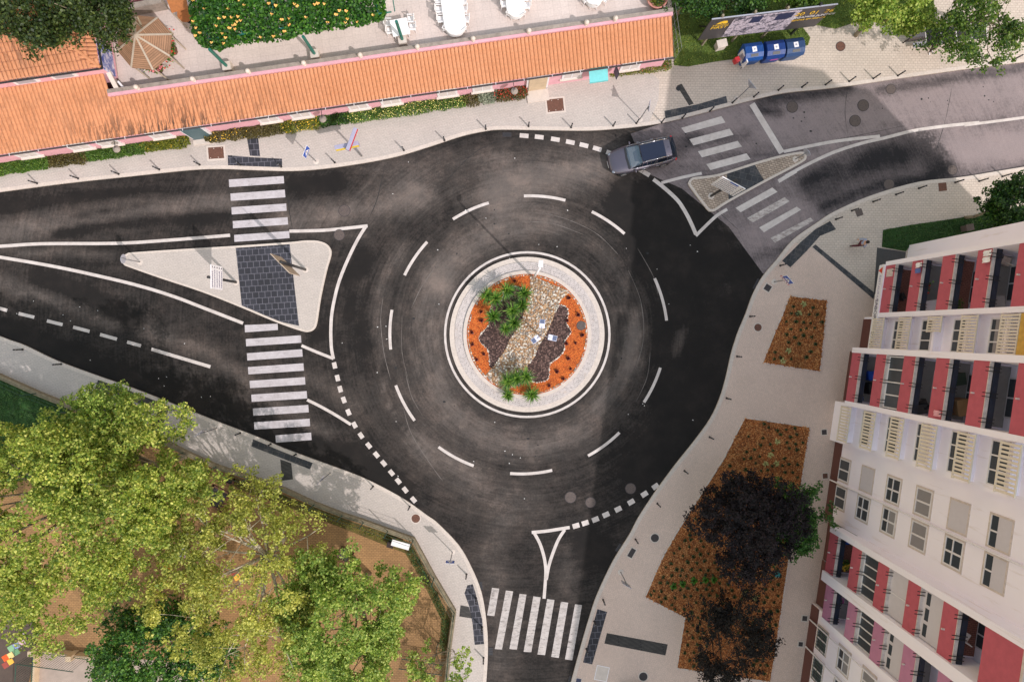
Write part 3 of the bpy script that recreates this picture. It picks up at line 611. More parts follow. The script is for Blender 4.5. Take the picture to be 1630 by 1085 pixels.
M_['leaf_c'] = leafmat('creeper_leaves', srgb(24, 62, 12, .9), srgb(48, 100, 20), srgb(92, 140, 40), .3)

# schoolyard trees, lower left
tree('plane_tree', 'broad yellow-green plane tree filling the left edge of the playground', 'tree', 78, 822, 8.5, (6.8, 5.9, 3.4), 'leaf_yg', 2300, 34, .33, .15, 11, .28, hollow=.6, gap=-.24, gscale=.5, nl=14, twigs=5)
tree('plane_tree', 'green plane tree reaching over the pavement and the ribbed slabs', 'tree', 196, 766, 8.0, (4.7, 3.7, 3.0), 'leaf_yg', 1150, 34, .33, .15, 23, .24, hollow=.5, gap=-.2, gscale=.5, lob=.35, nl=12, twigs=5)
tree('plane_tree', 'small darker plane tree beside the pavement at the upper tip of the trees', 'tree', 168, 662, 6.5, (2.5, 1.7, 1.7), 'leaf_g', 280, 32, .32, .145, 31, .14, hollow=.3, gap=-.10, gscale=.6, lob=.5, nl=8, twigs=3)
tree('plane_tree', 'open yellow plane tree with bare pale branches over the hopscotch', 'tree', 385, 922, 8.0, (5.1, 5.7, 2.6), 'leaf_y', 1050, 32, .32, .14, 47, .22, hollow=.5, gap=.0, gscale=.7, lob=.35, nl=26, twigs=16, barkm='bark_pale')
tree('plane_tree', 'fresh green plane tree nearest the bend of the playground wall', 'tree', 548, 985, 7.5, (3.7, 4.6, 2.4), 'leaf_g', 1350, 34, .32, .145, 59, .22, hollow=.5, gap=-.26, gscale=.6, lob=.34, nl=12, twigs=5)
tree('evergreen_tree', 'dark green bushy tree beside the fenced court under the plane trees', 'tree', 262, 1040, 4.5, (4.6, 3.4, 2.0), 'leaf_e', 900, 26, .34, .17, 67, .2, hollow=.5, gap=-.2, lob=.4)
tree('sapling', 'sparse young tree by the wall at the bottom edge of the playground', 'tree', 690, 1062, 3.5, (1.9, 1.9, 1.4), 'leaf_g', 70, 22, .26, .16, 71, .07, hollow=.2, gap=-.05, lob=.5, nl=8, twigs=2)
tree('sapling', 'thin twiggy tree leaning over the pavement at the bottom edge', 'tree', 742, 1088, 5.0, (1.2, 2.2, 1.4), 'leaf_g', 44, 20, .22, .15, 73, .06, base=(722, 1105), hollow=.2, gap=-.1, lob=.5, nl=10, twigs=2)
# purple trees, right
tree('purple_leaf_tree', 'large dark purple-leaved tree in the middle of the bark bed', 'tree', 1196, 832, 5.2, (2.95, 3.0, 2.3), 'leaf_p', 1250, 30, .30, .13, 83, .16, hollow=.25, gap=-.4, lob=.42, flat=.35, barkm='bark_dark')
tree('purple_leaf_tree', 'smaller sparse purple-leaved tree at the lower end of the bark bed', 'tree', 1160, 1020, 4.2, (2.6, 3.2, 1.8), 'leaf_pd', 560, 30, .28, .12, 89, .12, hollow=.2, gap=-.22, lob=.45, gscale=.6, flat=.35, barkm='bark_dark', nl=12, twigs=3)
tree('feathery_tree', 'feathery green tree behind the large purple tree', 'tree', 1277, 838, 4.0, (1.9, 2.4, 1.5), 'leaf_f', 420, 26, .28, .15, 97, .1, hollow=.3, gap=-.12, lob=.6, flat=.3)
tree('street_tree', 'dark green tree at the right edge behind the shaded lawn', 'tree', 1612, 328, 4.5, (1.9, 1.9, 1.6), 'leaf_d', 520, 26, .28, .16, 101, .12, hollow=.3, gap=-.35, lob=.5)
# top
tree('conifer_tree', 'dark conifer overhanging the hipped tile roof at the top left', 'tree', 36, -6, 9, (4.1, 3.0, 2.4), 'leaf_con', 900, 30, .40, .17, 103, .2, hollow=.5, gap=-.3, lob=.3, flat=.2)
tree('conifer_tree', 'dark conifer touching the blue tile panel wall', 'tree', 160, -2, 9, (1.7, 2.3, 2.2), 'leaf_con', 460, 30, .38, .16, 107, .18, hollow=.5, gap=-.3, lob=.35, flat=.2)
tree('street_tree', 'bushy tree behind the left end of the billboard', 'tree', 1180, -22, 4, (2.3, 1.3, 1.3), 'leaf_d', 260, 26, .32, .16, 109, .12, hollow=.3, gap=-.2, lob=.5)
tree('street_tree', 'yellow-green tree behind the right end of the billboard', 'tree', 1290, -26, 4, (2.6, 1.2, 1.3), 'leaf_r', 300, 26, .32, .16, 113, .12, hollow=.3, gap=-.2, lob=.4)
tree('street_tree', 'green tree spreading over the grass left of the bus shelter', 'tree', 1428, 2, 5, (3.4, 2.1, 1.8), 'leaf_g', 560, 26, .32, .16, 127, .16, hollow=.4, gap=-.22, lob=.4)
tree('street_tree', 'loose-leaved tree over the bus shelter with shade on the paving', 'tree', 1568, 28, 6.5, (4.0, 2.6, 2.0), 'leaf_r', 420, 24, .34, .16, 131, .16, hollow=.35, gap=-.08, lob=.5, nl=14, twigs=4, base=(1545, 40))
tree('garden_tree', 'dark tree right of the long tiled roof at the top edge', 'tree', 1105, -22, 4, (2.6, 1.6, 1.5), 'leaf_d', 300, 26, .3, .16, 137, .12, hollow=.4, gap=-.3, lob=.3)

# hedges and planting strips: a cloud of small leaves over a box-like strip following the wall
def strip(name, label, cat, line, width, h, mat, n, ls=.10, flower=None, fn=0, fs=.08, z0=.1, parent=None, group=None, seed=1):
    q = PX(line, z0); L = [0]
    for a, b in zip(q[:-1], q[1:]): L.append(L[-1]+math.hypot(b[0]-a[0], b[1]-a[1]))
    q = np.array(q); L = np.array(L)
    def pts(n, top=False):
        s = RNG.uniform(0, L[-1], n); x = np.interp(s, L, q[:, 0]); y = np.interp(s, L, q[:, 1])
        k = np.clip(np.searchsorted(L, s)-1, 0, len(L)-2); d = q[k+1]-q[k]; d /= np.linalg.norm(d, axis=1)[:, None]
        lump = np.array([nz(a*1.3+seed, b_*1.3, 0) for a, b_ in zip(x, y)]); end = np.clip(np.minimum(s, L[-1]-s)/.25, .7, 1)
        o = RNG.uniform(-1, 1, n); z = (h*(1+.35*lump))*np.sqrt(np.clip(1-.6*o**2*abs(o), 0, 1))
        zz = z*(RNG.uniform(.85, 1.05, n) if top else RNG.uniform(.15, 1, n)**.5)
        o = o*width/2*(1+.3*lump)*end
        return np.stack([x-d[:, 1]*o, y+d[:, 0]*o, z0+zz], 1)
    V, Fc = leaves(pts(n), ls, .45); mats = [M_[mat]]; mi = np.zeros(len(Fc))
    if flower:
        V2, F2 = leaves(pts(fn, True), fs, .9, 1.0); V2[:, 2] += .03
        Fc = np.vstack([Fc, F2+len(V)]); V = np.vstack([V, V2]); mats.append(M_[flower]); mi = np.concatenate([mi, np.ones(len(F2))])
    c = np.array([q[:, 0].mean(), q[:, 1].mean(), z0]); o = npmesh(name, V-c, Fc, mats, mi=mi); o.location = c
    return tag(o, label, cat, group)
fl = lambda n, c: M_.__setitem__(n, M(n, c, .6, var=.15, scale=9))
fl('yellow_flower', srgb(236, 190, 60)); fl('cream_flower', srgb(232, 222, 130)); fl('red_flower', srgb(206, 60, 44)); fl('pink_flower', srgb(232, 130, 140)); fl('orange_flower', srgb(240, 180, 96))
M_['leaf_brown'] = leafmat('brownish_shrub', srgb(58, 54, 26), srgb(92, 84, 40), srgb(120, 110, 60), .25)
M_['leaf_silver'] = leafmat('silver_shrub', srgb(110, 120, 100), srgb(146, 154, 134), srgb(176, 180, 160), .2)
M_['leaf_lush'] = leafmat('lush_shrub', srgb(50, 84, 24), srgb(82, 120, 38), srgb(122, 150, 62), .3)
M_['leaf_red'] = leafmat('reddish_shrub', srgb(60, 50, 26), srgb(120, 62, 36), srgb(160, 84, 50), .25)
M_['leaf_olive'] = leafmat('olive_shrub', srgb(70, 84, 24), srgb(112, 124, 36), srgb(160, 156, 50), .3)
def wl(x, dy=0): return (x, 268.2 - .1455*x + dy)   # centre line of the bed below the long house
g_ = 'planting strips along the pink house'
strip('hedge', 'bright green groundcover at the far left end of the strip', 'hedge', [wl(-35, 0), wl(83, 0)], 1.20, .55, 'leaf_lush', 7800, .10, group=g_, seed=1)
strip('hedge', 'brown-green low shrub between the two bright green ones', 'hedge', [wl(75, 0), wl(143, 1)], 1.10, .5, 'leaf_brown', 4500, .09, group=g_, seed=2)
strip('hedge', 'bright green clump under the second wall lamp from the left', 'hedge', [wl(135, 0), wl(237, 0)], 1.04, .55, 'leaf_lush', 6300, .10, group=g_, seed=3)
strip('hedge', 'olive shrub with a few yellow flowers left of the first side door', 'hedge', [wl(229, 0), wl(305, 0)], 0.98, .6, 'leaf_olive', 5100, .09, 'yellow_flower', 17, .065, group=g_, seed=4)
strip('hedge', 'dark shrub with yellow flowers right of the dark door', 'hedge', [wl(330, -1), wl(397, 0)], 0.98, .6, 'leaf_brown', 3900, .09, 'yellow_flower', 62, .065, group=g_, seed=5)
strip('hedge', 'plain brown-green shrub above the small slate panel', 'hedge', [wl(389, 0), wl(457, 0)], 1.10, .55, 'leaf_brown', 4500, .09, group=g_, seed=6)
strip('hedge', 'shrub densely flecked with golden flowers above the left blue sign', 'hedge', [wl(449, 0), wl(515, 0)], 1.10, .6, 'leaf_olive', 3900, .09, 'yellow_flower', 118, .065, group=g_, seed=7)
strip('hedge', 'dark green shrub beneath the third round wall lamp', 'hedge', [wl(507, -1), wl(561, -1)], 1.04, .6, 'leaf_d', 3750, .09, group=g_, seed=8)
strip('hedge', 'green shrub flecked with cream flowers above the yellow-fronted sign', 'hedge', [wl(553, -1), wl(693, -1)], 1.16, .65, 'leaf_lush', 9000, .09, 'cream_flower', 405, .06, group=g_, seed=9)
strip('hedge', 'green shrub with small cream flowers on the right of the longer bed', 'hedge', [wl(685, 0), wl(745, 0)], 1.04, .6, 'leaf_lush', 3600, .09, 'cream_flower', 171, .055, group=g_, seed=10)
strip('hedge', 'dull brown heathery shrub left of the silver one', 'hedge', [wl(737, 0), wl(767, 0)], 1.04, .6, 'leaf_brown', 1950, .08, group=g_, seed=11)
strip('hedge', 'silver-grey shrub between the brown and the red ones', 'hedge', [wl(761, -1), wl(791, -1)], 1.16, .7, 'leaf_silver', 2400, .08, group=g_, seed=12)
strip('hedge', 'red-flowering shrub ending in a rounded tip by the front door', 'hedge', [wl(784, -1), wl(839, -1)], 1.20, .7, 'leaf_brown', 3900, .09, 'red_flower', 222, .06, group=g_, seed=13)
strip('hedge', 'low yellow-green hedge right of the turquoise awning', 'hedge', [(968, 118), (1066, 106)], .7, .6, 'leaf_olive', 3600, .09, 'red_flower', 29, .055, group=g_, seed=14)

# lawns
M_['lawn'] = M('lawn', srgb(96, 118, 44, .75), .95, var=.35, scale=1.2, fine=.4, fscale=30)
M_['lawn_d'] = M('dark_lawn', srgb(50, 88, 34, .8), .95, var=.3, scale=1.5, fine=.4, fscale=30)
l1 = [(1066,-80),(1073,104),(1095,106),(1140,98),(1185,92),(1240,84),(1286,72),(1290,60),(1278,44),(1300,40),(1330,46),(1360,36),(1395,33),(1420,40),(1430,58),(1445,48),(1490,44),(1480,-80)]
mb = MB(); mb.prism(PX(l1, .15), 0, .15); struct(mb, 'ground', M_['lawn'])
l2 = [(1406,366),(1450,358),(1520,348),(1575,338),(1680,330),(1680,395),(1448,392),(1442,400),(1404,393)]
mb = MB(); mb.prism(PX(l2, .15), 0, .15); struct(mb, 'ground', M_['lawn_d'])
mb = MB(); mb.prism(PX([(a, b) for a, b in FENCE[:9]], .05)+PX([(400, 1160), (-200, 1160), (-200, 560)], .05), 0, .05, sides=False)
# playground surfaces
pg = PX(FENCE, .06) + PX([(706, 1200), (-200, 1200), (-200, 540)], .06)
mb = MB(); mb.prism(pg, 0, .06, sides=False); struct(mb, 'ground', M_['rust_pave'])
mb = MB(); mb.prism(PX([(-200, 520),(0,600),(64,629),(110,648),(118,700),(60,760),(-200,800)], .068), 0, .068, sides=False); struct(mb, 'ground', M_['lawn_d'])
mb = MB(); mb.prism(PX([(350,756),(400,768),(503,808),(560,830),(620,849),(655,866),(688,930),(716,985),(712,1030),(700,1030),(702,985),(676,932),(645,880),(600,862),(540,838),(470,812),(380,778)], .068), 0, .068, sides=False)
M_['weedy'] = M('weedy_edge', srgb(120, 104, 52, .7), .95, var=.4, scale=2.5, fine=.4)
struct(mb, 'ground', M_['weedy'])
mb = MB(); mb.prism(PX([(-60,1000),(55,975),(58,1030),(20,1200),(-60,1200)], .072), 0, .072, sides=False); struct(mb, 'path', M('dark_court', srgb(100, 84, 76, .7), .95, var=.12, scale=2))
mb = MB(); mb.prism(PX([(60,1030),(330,1060),(330,1200),(40,1200)], .075), 0, .075, sides=False); struct(mb, 'path', M('pale_concrete', srgb(178, 160, 148, .8), .9, var=.12, scale=1.5))
mb = MB(); mb.prism(PX([(500,808),(545,828),(520,842)], .07), 0, .07, sides=False)
def turf(name, label, poly, n, mat, hgt=.10, ls=.09, z=.15):
    P = PX(poly, z); xs = [p[0] for p in P]; ys = [p[1] for p in P]
    bx = RNG.uniform(min(xs), max(xs), n*3); by = RNG.uniform(min(ys), max(ys), n*3); ins = np.zeros(len(bx), bool); j = len(P)-1
    for i in range(len(P)):
        xi, yi = P[i]; xj_, yj = P[j]; c = ((yi > by) != (yj > by)) & (bx < (xj_-xi)*(by-yi)/(yj-yi+1e-12)+xi); ins ^= c; j = i
    bx = bx[ins][:n]; by = by[ins][:n]
    V, Fc = leaves(np.stack([bx, by, z+RNG.uniform(.0, hgt, len(bx))], 1), ls, .5)
    return tag(npmesh(name, V, Fc, M_[mat]), label, 'grass', kind='stuff')
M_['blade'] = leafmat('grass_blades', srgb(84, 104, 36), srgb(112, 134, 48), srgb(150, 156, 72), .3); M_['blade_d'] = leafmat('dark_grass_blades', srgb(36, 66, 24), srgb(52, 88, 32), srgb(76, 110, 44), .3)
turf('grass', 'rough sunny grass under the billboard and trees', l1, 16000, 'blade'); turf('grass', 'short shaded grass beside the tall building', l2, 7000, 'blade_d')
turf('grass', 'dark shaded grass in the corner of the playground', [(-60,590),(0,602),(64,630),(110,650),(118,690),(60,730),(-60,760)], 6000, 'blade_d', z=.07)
turf('grass', 'dry weeds along the inner foot of the playground wall', [(350,750),(400,768),(503,808),(560,832),(620,850),(655,866),(645,874),(600,858),(540,836),(470,808),(380,776)], 2600, 'leaf_olive', z=.07)
turf('grass', 'ragged green tufts along the shady inner corner of the wall', [(655,866),(691,930),(716,985),(708,1040),(698,1040),(704,985),(680,932),(648,880)], 1800, 'blade_d', z=.07, hgt=.3)

# bark mulch beds with small planting
M_['mulch'] = gravel('orange_bark_mulch', srgb(140, 78, 38), srgb(184, 110, 56), srgb(214, 152, 96), 13, .8)
bed1 = [(1257.5,470.5),(1317.4,477.9),(1305.5,591.4),(1214.5,577.5),(1230,536.4),(1244.8,502)]
bed2 = [(1186,664.4),(1289.5,679.5),(1273.3,783.9),(1256.5,885.7),(1244.8,965),(1233.5,1042.5),(1226,1085),(1077.6,1062.9),(1090,982.6),(1027,950),(1044.6,908),(1057.8,880),(1082,839),(1126,770.6),(1152.7,728.6),(1170.4,693)]
for b in (bed1, bed2):
    mb = MB(); mb.prism(PX(b, .16), 0, .155, sides=False); struct(mb, 'ground', M_['mulch'])
    mb = MB(); mb.ribbon(PX(b, .16), .10, .175, 0, closed=True); struct(mb, 'kerb', M_['kerb'])
def chips(label, b, n):
    P = PX(b, .15); xs = [p[0] for p in P]; ys = [p[1] for p in P]
    bx = RNG.uniform(min(xs), max(xs), n*3); by = RNG.uniform(min(ys), max(ys), n*3); ins = np.zeros(len(bx), bool); j = len(P)-1
    for i in range(len(P)):
        xi, yi = P[i]; xj_, yj = P[j]; ins ^= ((yi > by) != (yj > by)) & (bx < (xj_-xi)*(by-yi)/(yj-yi+1e-12)+xi); j = i
    bx = bx[ins][:n]; by = by[ins][:n]
    V, Fc = leaves(np.stack([bx, by, .165+RNG.uniform(0, .03, len(bx))], 1), .14, .8, .35)
    return tag(npmesh('bark_mulch', V, Fc, M_['chip']), label, 'bark mulch', kind='stuff')
M_['chip'] = leafmat('bark_chips', srgb(110, 58, 28), srgb(182, 108, 54), srgb(224, 166, 108), 0, .9)
chips('loose orange bark chips in the smaller bed', bed1, 5000); chips('loose orange bark chips in the long bed', bed2, 17000)
def inside(x, y, P):
    c = False; j = len(P)-1
    for i in range(len(P)):
        if (P[i][1] > y) != (P[j][1] > y) and x < (P[j][0]-P[i][0])*(y-P[i][1])/(P[j][1]-P[i][1])+P[i][0]: c = not c
        j = i
    return c
def tuftmesh(name, r, n, mat, w=.05, h=.25):
    V = []; Fc = []
    for i in range(n):
        a = random.uniform(0, 2*math.pi); l = r*random.uniform(.6, 1.1); zz = h*random.uniform(.5, 1.1); dx, dy = math.cos(a), math.sin(a); nx, ny = -dy*w, dx*w; o = len(V)
        V += [(nx*.4, ny*.4, 0), (-nx*.4, -ny*.4, 0), (dx*l*.55-nx, dy*l*.55-ny, zz), (dx*l*.55+nx, dy*l*.55+ny, zz), (dx*l, dy*l, zz*.7)]
        Fc += [(o, o+1, o+2, o+3), (o+3, o+2, o+4, o+4)]
    me = bpy.data.meshes.new(name); me.from_pydata(V, [], [f if f[2] != f[3] else f[:3] for f in Fc]); me.materials.append(M_[mat]); return me
M_['tuft'] = leafmat('tuft_leaves', srgb(38, 40, 26), srgb(54, 62, 32), srgb(70, 84, 42), .15); M_['tuft_g'] = leafmat('green_tuft', srgb(60, 100, 30), srgb(86, 140, 40), None, .3); M_['tuft_p'] = leafmat('pale_tuft', srgb(170, 170, 110), srgb(200, 196, 140), None, .3)
M_['tuft_b'] = leafmat('burgundy_leaves', srgb(60, 20, 24), srgb(96, 34, 34), None, .15)
TM = [tuftmesh('plant', .20, 16, 'tuft') for _ in range(4)]; TB = tuftmesh('plant', .17, 14, 'tuft_b', .06, .16); TG = tuftmesh('plant', .34, 34, 'tuft_g', .06, .3); TP = tuftmesh('plant', .32, 24, 'tuft_p', .05, .2)
def plant(me, px, py, label, group, s=1.0, z=.16, name='plant'):
    o = bpy.data.objects.new(name, me); COL.objects.link(o); o.location = W(px, py, z); o.rotation_euler = (0, 0, random.uniform(0, 6.28)); o.scale = (s, s, s)
    return tag(o, label, 'plant', group)
pl_ = 0
for b, lab, grp, st in ((bed1, 'small dark tuft planted in the smaller bark bed', 'tufts in the smaller bark bed', 14), (bed2, 'small dark green tuft planted in the long bark bed', 'tufts in the long bark bed', 13.5)):
    yy = min(p[1] for p in b)+7; row = 0
    while yy < max(p[1] for p in b)-5:
        xx = min(p[0] for p in b) + (row % 2)*st/2
        while xx < max(p[0] for p in b):
            x, y = xx+random.uniform(-3, 3), yy+random.uniform(-3, 3)
            dens = .75 if b is bed1 else (.92 if (y > 860 or x > 1240 or x < 1110) else .6)
            if all(inside(x+ox, y+oy, b) for ox in (-4, 4) for oy in (-4, 4)) and random.random() < dens and pl_ < 290:
                if not (math.hypot(x-1192, y-832) < 66 or (b is bed2 and math.hypot(x-1160, y-1040) < 36)):
                    plant(random.choice(TM), x, y, lab, grp, random.uniform(.6, 1.0)); pl_ += 1
            xx += st
        yy += st*.82; row += 1
for i, (x, y, l) in enumerate(((1071,931,'darkest bushy green plant, leftmost of the row of five'),(1085.5,928,'second green bush of the row of five'),(1104,922.5,'middle green bush of the row of five'),(1122,921.5,'fourth green bush of the row of five'),(1135,921,'last green bush of the row of five, towards the purple tree'))): plant(TG, x, y, l, 'row of green bushes in the bark bed', .9)
for x, y, l in ((1237,702,'pale bush nearest the top of the long bed'),(1226,724,'second pale bush down the long bed'),(1218,738,'pale bush left of its twin above the purple tree'),(1235,737,'pale bush right of its twin above the purple tree'),(1185,943,'pale bush in the narrow part below the purple tree'),(1201,950,'pale bush right of the narrow part below the purple tree'),(1278,484,'pale green bush near the top of the smaller bed'),(1271,499,'second pale green bush in the smaller bed'),(1254,558,'faint pale bush in the lower part of the smaller bed'),(1246,574,'pale bush at the lower edge of the smaller bed')): plant(TP, x, y, l, 'pale bushes in the bark beds', .8)
for x, y in ((819,447),(766,496),(766,510),(751,529),(770,563),(758.6,572),(905,474),(920,501),(926.5,533),(916,545.6),(901,546),(904,570),(886,591),(908,586.6),(896,602.5),(874,613.6),(902.5,510),(778,478),(752,548)):
    plant(TB, x, y, 'small burgundy plant in the orange gravel of the roundabout', 'burgundy plants in the orange gravel', random.uniform(.8, 1.15), .25)

# yuccas in the island
M_['yucca'] = leafmat('yucca_blades', srgb(44, 84, 24), srgb(84, 130, 42), srgb(148, 178, 80), .25); M_['yucca_s'] = M('yucca_stem', srgb(120, 100, 76), .9)
def yucca(px, py, label, r, h, seed):
    r_ = random.Random(seed); b = W(px, py, h); b = Vector((b.x, b.y, .25)); t = thing('yucca', b, label, 'yucca', 'yuccas in the roundabout garden')
    mb = MB()
    for i in range(96):
        a = i*2.399+r_.uniform(-.2, .2); el = r_.uniform(-.25, 1.35) if i > 14 else r_.uniform(.9, 1.4); L = r*r_.uniform(.8, 1.1); d = Vector((math.cos(a)*math.cos(el), math.sin(a)*math.cos(el), math.sin(el)))
        c = Vector((b.x, b.y, h)); n = Vector((-math.sin(a), math.cos(a), 0))*.028; m = c+d*L*.5+Vector((0, 0, .02)); e = c+d*L-Vector((0, 0, .12*L))
        mb.add([c-n*.7, c+n*.7, m+n, m-n, e], [(0, 1, 2, 3), (3, 2, 4)])
    mb.build('leaves', M_['yucca'], t)
    mb = MB(); mb.tube(b-Vector((0, 0, .02)), (b.x, b.y, h), .07, .055, 8); mb.build('stem', M_['yucca_s'], t, smooth=True); return t
for i, (x, y, l) in enumerate(((775,471,'leftmost yucca at the top left of the garden'),(788.4,475,'second yucca from the left at the top of the garden'),(806.8,462,'topmost yucca of the upper clump'),(834,467,'yucca of the upper clump next to the pebble band'),(785,503,'large yucca on the left of the dark bark'),(815.5,494,'yucca in the middle of the upper clump'),(830.4,486,'yucca touching the pebble band in the upper clump'),(818,514,'lowest bright yucca of the upper clump'),(805,523,'small low yucca at the foot of the upper clump'),(808.5,606,'left yucca of the lower clump'),(822.5,602,'middle yucca of the lower clump'),(837,599,'right yucca of the lower clump'),(808.5,628,'small yucca near the kerb on the lower left'),(846,627,'small yucca near the kerb on the lower right'))):
    yucca(x, y, l, (.82 if i not in (8, 12) else .62), (1.05 if i < 12 else .6)+.1*(i % 3), 200+i)
# stones: pebbles over the band, white edging stones
def stones(label, pts, r, mats, name='pebbles'):
    mb = MB()
    for k, (x, y) in enumerate(pts):
        c = W(x, y, .26); rr = r*random.uniform(.6, 1.5); mb.mi = random.randrange(len(mats)); mb.ball((c.x, c.y, .25+rr*.35), rr, 6, 3, .6, random.uniform(.8, 1.3), random.uniform(.8, 1.2))
    return stuff(mb, name, mats, label, 'pebbles')
PBM = [M('pebble_tan', srgb(200, 160, 120, K)), M('pebble_white', srgb(232, 222, 208, K)), M('pebble_grey', srgb(160, 148, 138, K)), M('pebble_brown', srgb(170, 128, 92, K))]
band = gx[::-1]+gr; pts = []
while len(pts) < 1900:
    x, y = random.uniform(772, 908), random.uniform(436, 622)
    if inside(x, y, band[::-1]) and math.hypot(x-839.3, y-532.4) < 94: pts.append((x, y))
stones('mixed river pebbles of the pale diagonal band', pts, .055, PBM)
def along(poly, step, jit=.6):
    out = []
    for a, b in zip(poly[:-1], poly[1:]):
        n = max(1, int(math.hypot(b[0]-a[0], b[1]-a[1])/step))
        out += [(a[0]+(b[0]-a[0])*i/n+random.uniform(-jit, jit), a[1]+(b[1]-a[1])*i/n+random.uniform(-jit, jit)) for i in range(n)]
    return out
def sm2(p): return smooth(p, 4)
stones('white stones edging the left dark bark patch', along(sm2(lm[:12]), 2.0), .045, PBM[1:2], 'edging_stones')
stones('white stones edging the right dark bark patch', along(sm2(rm[:16]), 2.0), .045, PBM[1:2], 'edging_stones')
stones('white stones lining the inner kerb of the garden', along(arc(-2.6, 3.5, 94.2, 120), 2.2, .8), .05, PBM[:3], 'edging_stones')
# ------------------------------------------------------------------ street furniture
def flat(name, col, rough=.6, metal=0.0, var=.06, **k): return M(name, col, rough, metal, var, 6, **k)
M_['black'] = flat('black_metal', srgb(38, 38, 42), .5); M_['grey_metal'] = flat('galvanised_metal', srgb(150, 150, 155, .9), .45, .3); M_['sign_back'] = flat('grey_sign_back', srgb(176, 176, 188, .9), .5, .2)
M_['white'] = flat('white_paint', srgb(236, 232, 236, .95), .55); M_['blue'] = flat('sign_blue', srgb(22, 74, 170), .4); M_['red'] = flat('sign_red', srgb(190, 36, 44), .45); M_['yellow'] = flat('sign_yellow', srgb(226, 196, 70), .5)
M_['cast'] = M('cast_iron', srgb(96, 84, 80), .8, var=.15, scale=14, fine=.25, fscale=18); M_['rusty'] = M('rusty_brown_soil', srgb(120, 82, 68, .8), .9, var=.2, scale=12, fine=.2); M_['darkcover'] = M('dark_cover', srgb(64, 58, 60), .8, var=.15, scale=10, fine=.2)
M_['concrete'] = M('pale_cement', srgb(222, 208, 198, .85), .85, var=.08, fine=.1)
def ring_words(i): return ['first','second','third','fourth','fifth','sixth','seventh','eighth','ninth','tenth','eleventh','twelfth','thirteenth','fourteenth','fifteenth','sixteenth','seventeenth','eighteenth','nineteenth','twentieth','twenty-first','twenty-second','twenty-third','twenty-fourth','twenty-fifth','twenty-sixth','twenty-seventh','twenty-eighth'][i]
def bollard_proto():
    t = thing('bollard', (0, 0, 0), 'x', 'bollard', 'g'); mb = MB(); mb.lathe((0, 0, 0), [(.05, 0), (.05, .86), (.046, .9), (.02, .925)], 12); mb.build('post', M_['black'], t, smooth=True)
    mb = MB(); mb.lathe((0, 0, 0), [(.075, 0), (.075, .025), (.055, .05)], 12); mb.build('base_collar', M_['black'], t)
    mb = MB(); mb.lathe((0, 0, 0), [(.052, .74), (.054, .745), (.054, .79), (.052, .80)], 12); mb.build('reflective_band', M_['sign_back'], t); index_children(t); return t
BP_ = bollard_proto(); first = True
rows = {
 'bollards along the kerb below the pink house': ([(59.3,292),(124.6,284.2),(189,277.2),(253.6,269.9),(317.9,262.4),(382.6,262.7),(447.7,265.7),(532.9,258.8),(643,239.4),(707.5,223.7),(773.3,205.6),(841.3,201.2),(909,203),(976,200.5),(1012.9,196.6)], 'thin black bollard, {} from the left below the pink house'),
 'bollards along the old upper pavement': ([(1053,195),(1086,188),(1130,177),(1165.8,163.8),(1200,154.3),(1239,143.8),(1276.5,139),(1314,135),(1351.7,129.8),(1390,125.3),(1429,120.8),(1574,100.8),(1612.8,95.5)], 'thin black bollard, {} from the left below bins and bus shelter'),
 'bollards along the shaded kerb by the lawn': ([(1330.6,349),(1356,335.4),(1390,321),(1426.3,309.6),(1462.5,299.8),(1520.5,290.6),(1558.7,288.5),(1595.7,281)], 'thin black bollard, {} from the left above the shaded lawn'),
 'bollards along the right-hand kerb': ([(1242,422.5),(1194,503.5),(1173.3,567),(1156.6,633.4),(1129.5,695.3),(1089.5,749),(1046.4,801),(1011.6,857.9),(960,953.9),(945.8,988.2),(933.4,1032)], 'thin black bollard, {} from the top beside the bark beds'),
 'bollards along the playground kerb': ([(36,556),(97.5,579.2),(282.5,650),(382.4,688.9),(431,706.4),(471,722.7),(594,773.5),(652.3,805.7),(742.6,913.4),(758,952),(767.4,997.2),(769.7,1046.2)], 'thin black bollard, {} from the left beside the playground')}
for g, (P, lab) in rows.items():
    for i, (x, y) in enumerate(P):
        l = W(x, y, ZP)
        if first: o = BP_; o.location = l; first = False
        else: o = copytree(BP_, l)
        o['label'] = lab.format(ring_words(i)); o['group'] = g
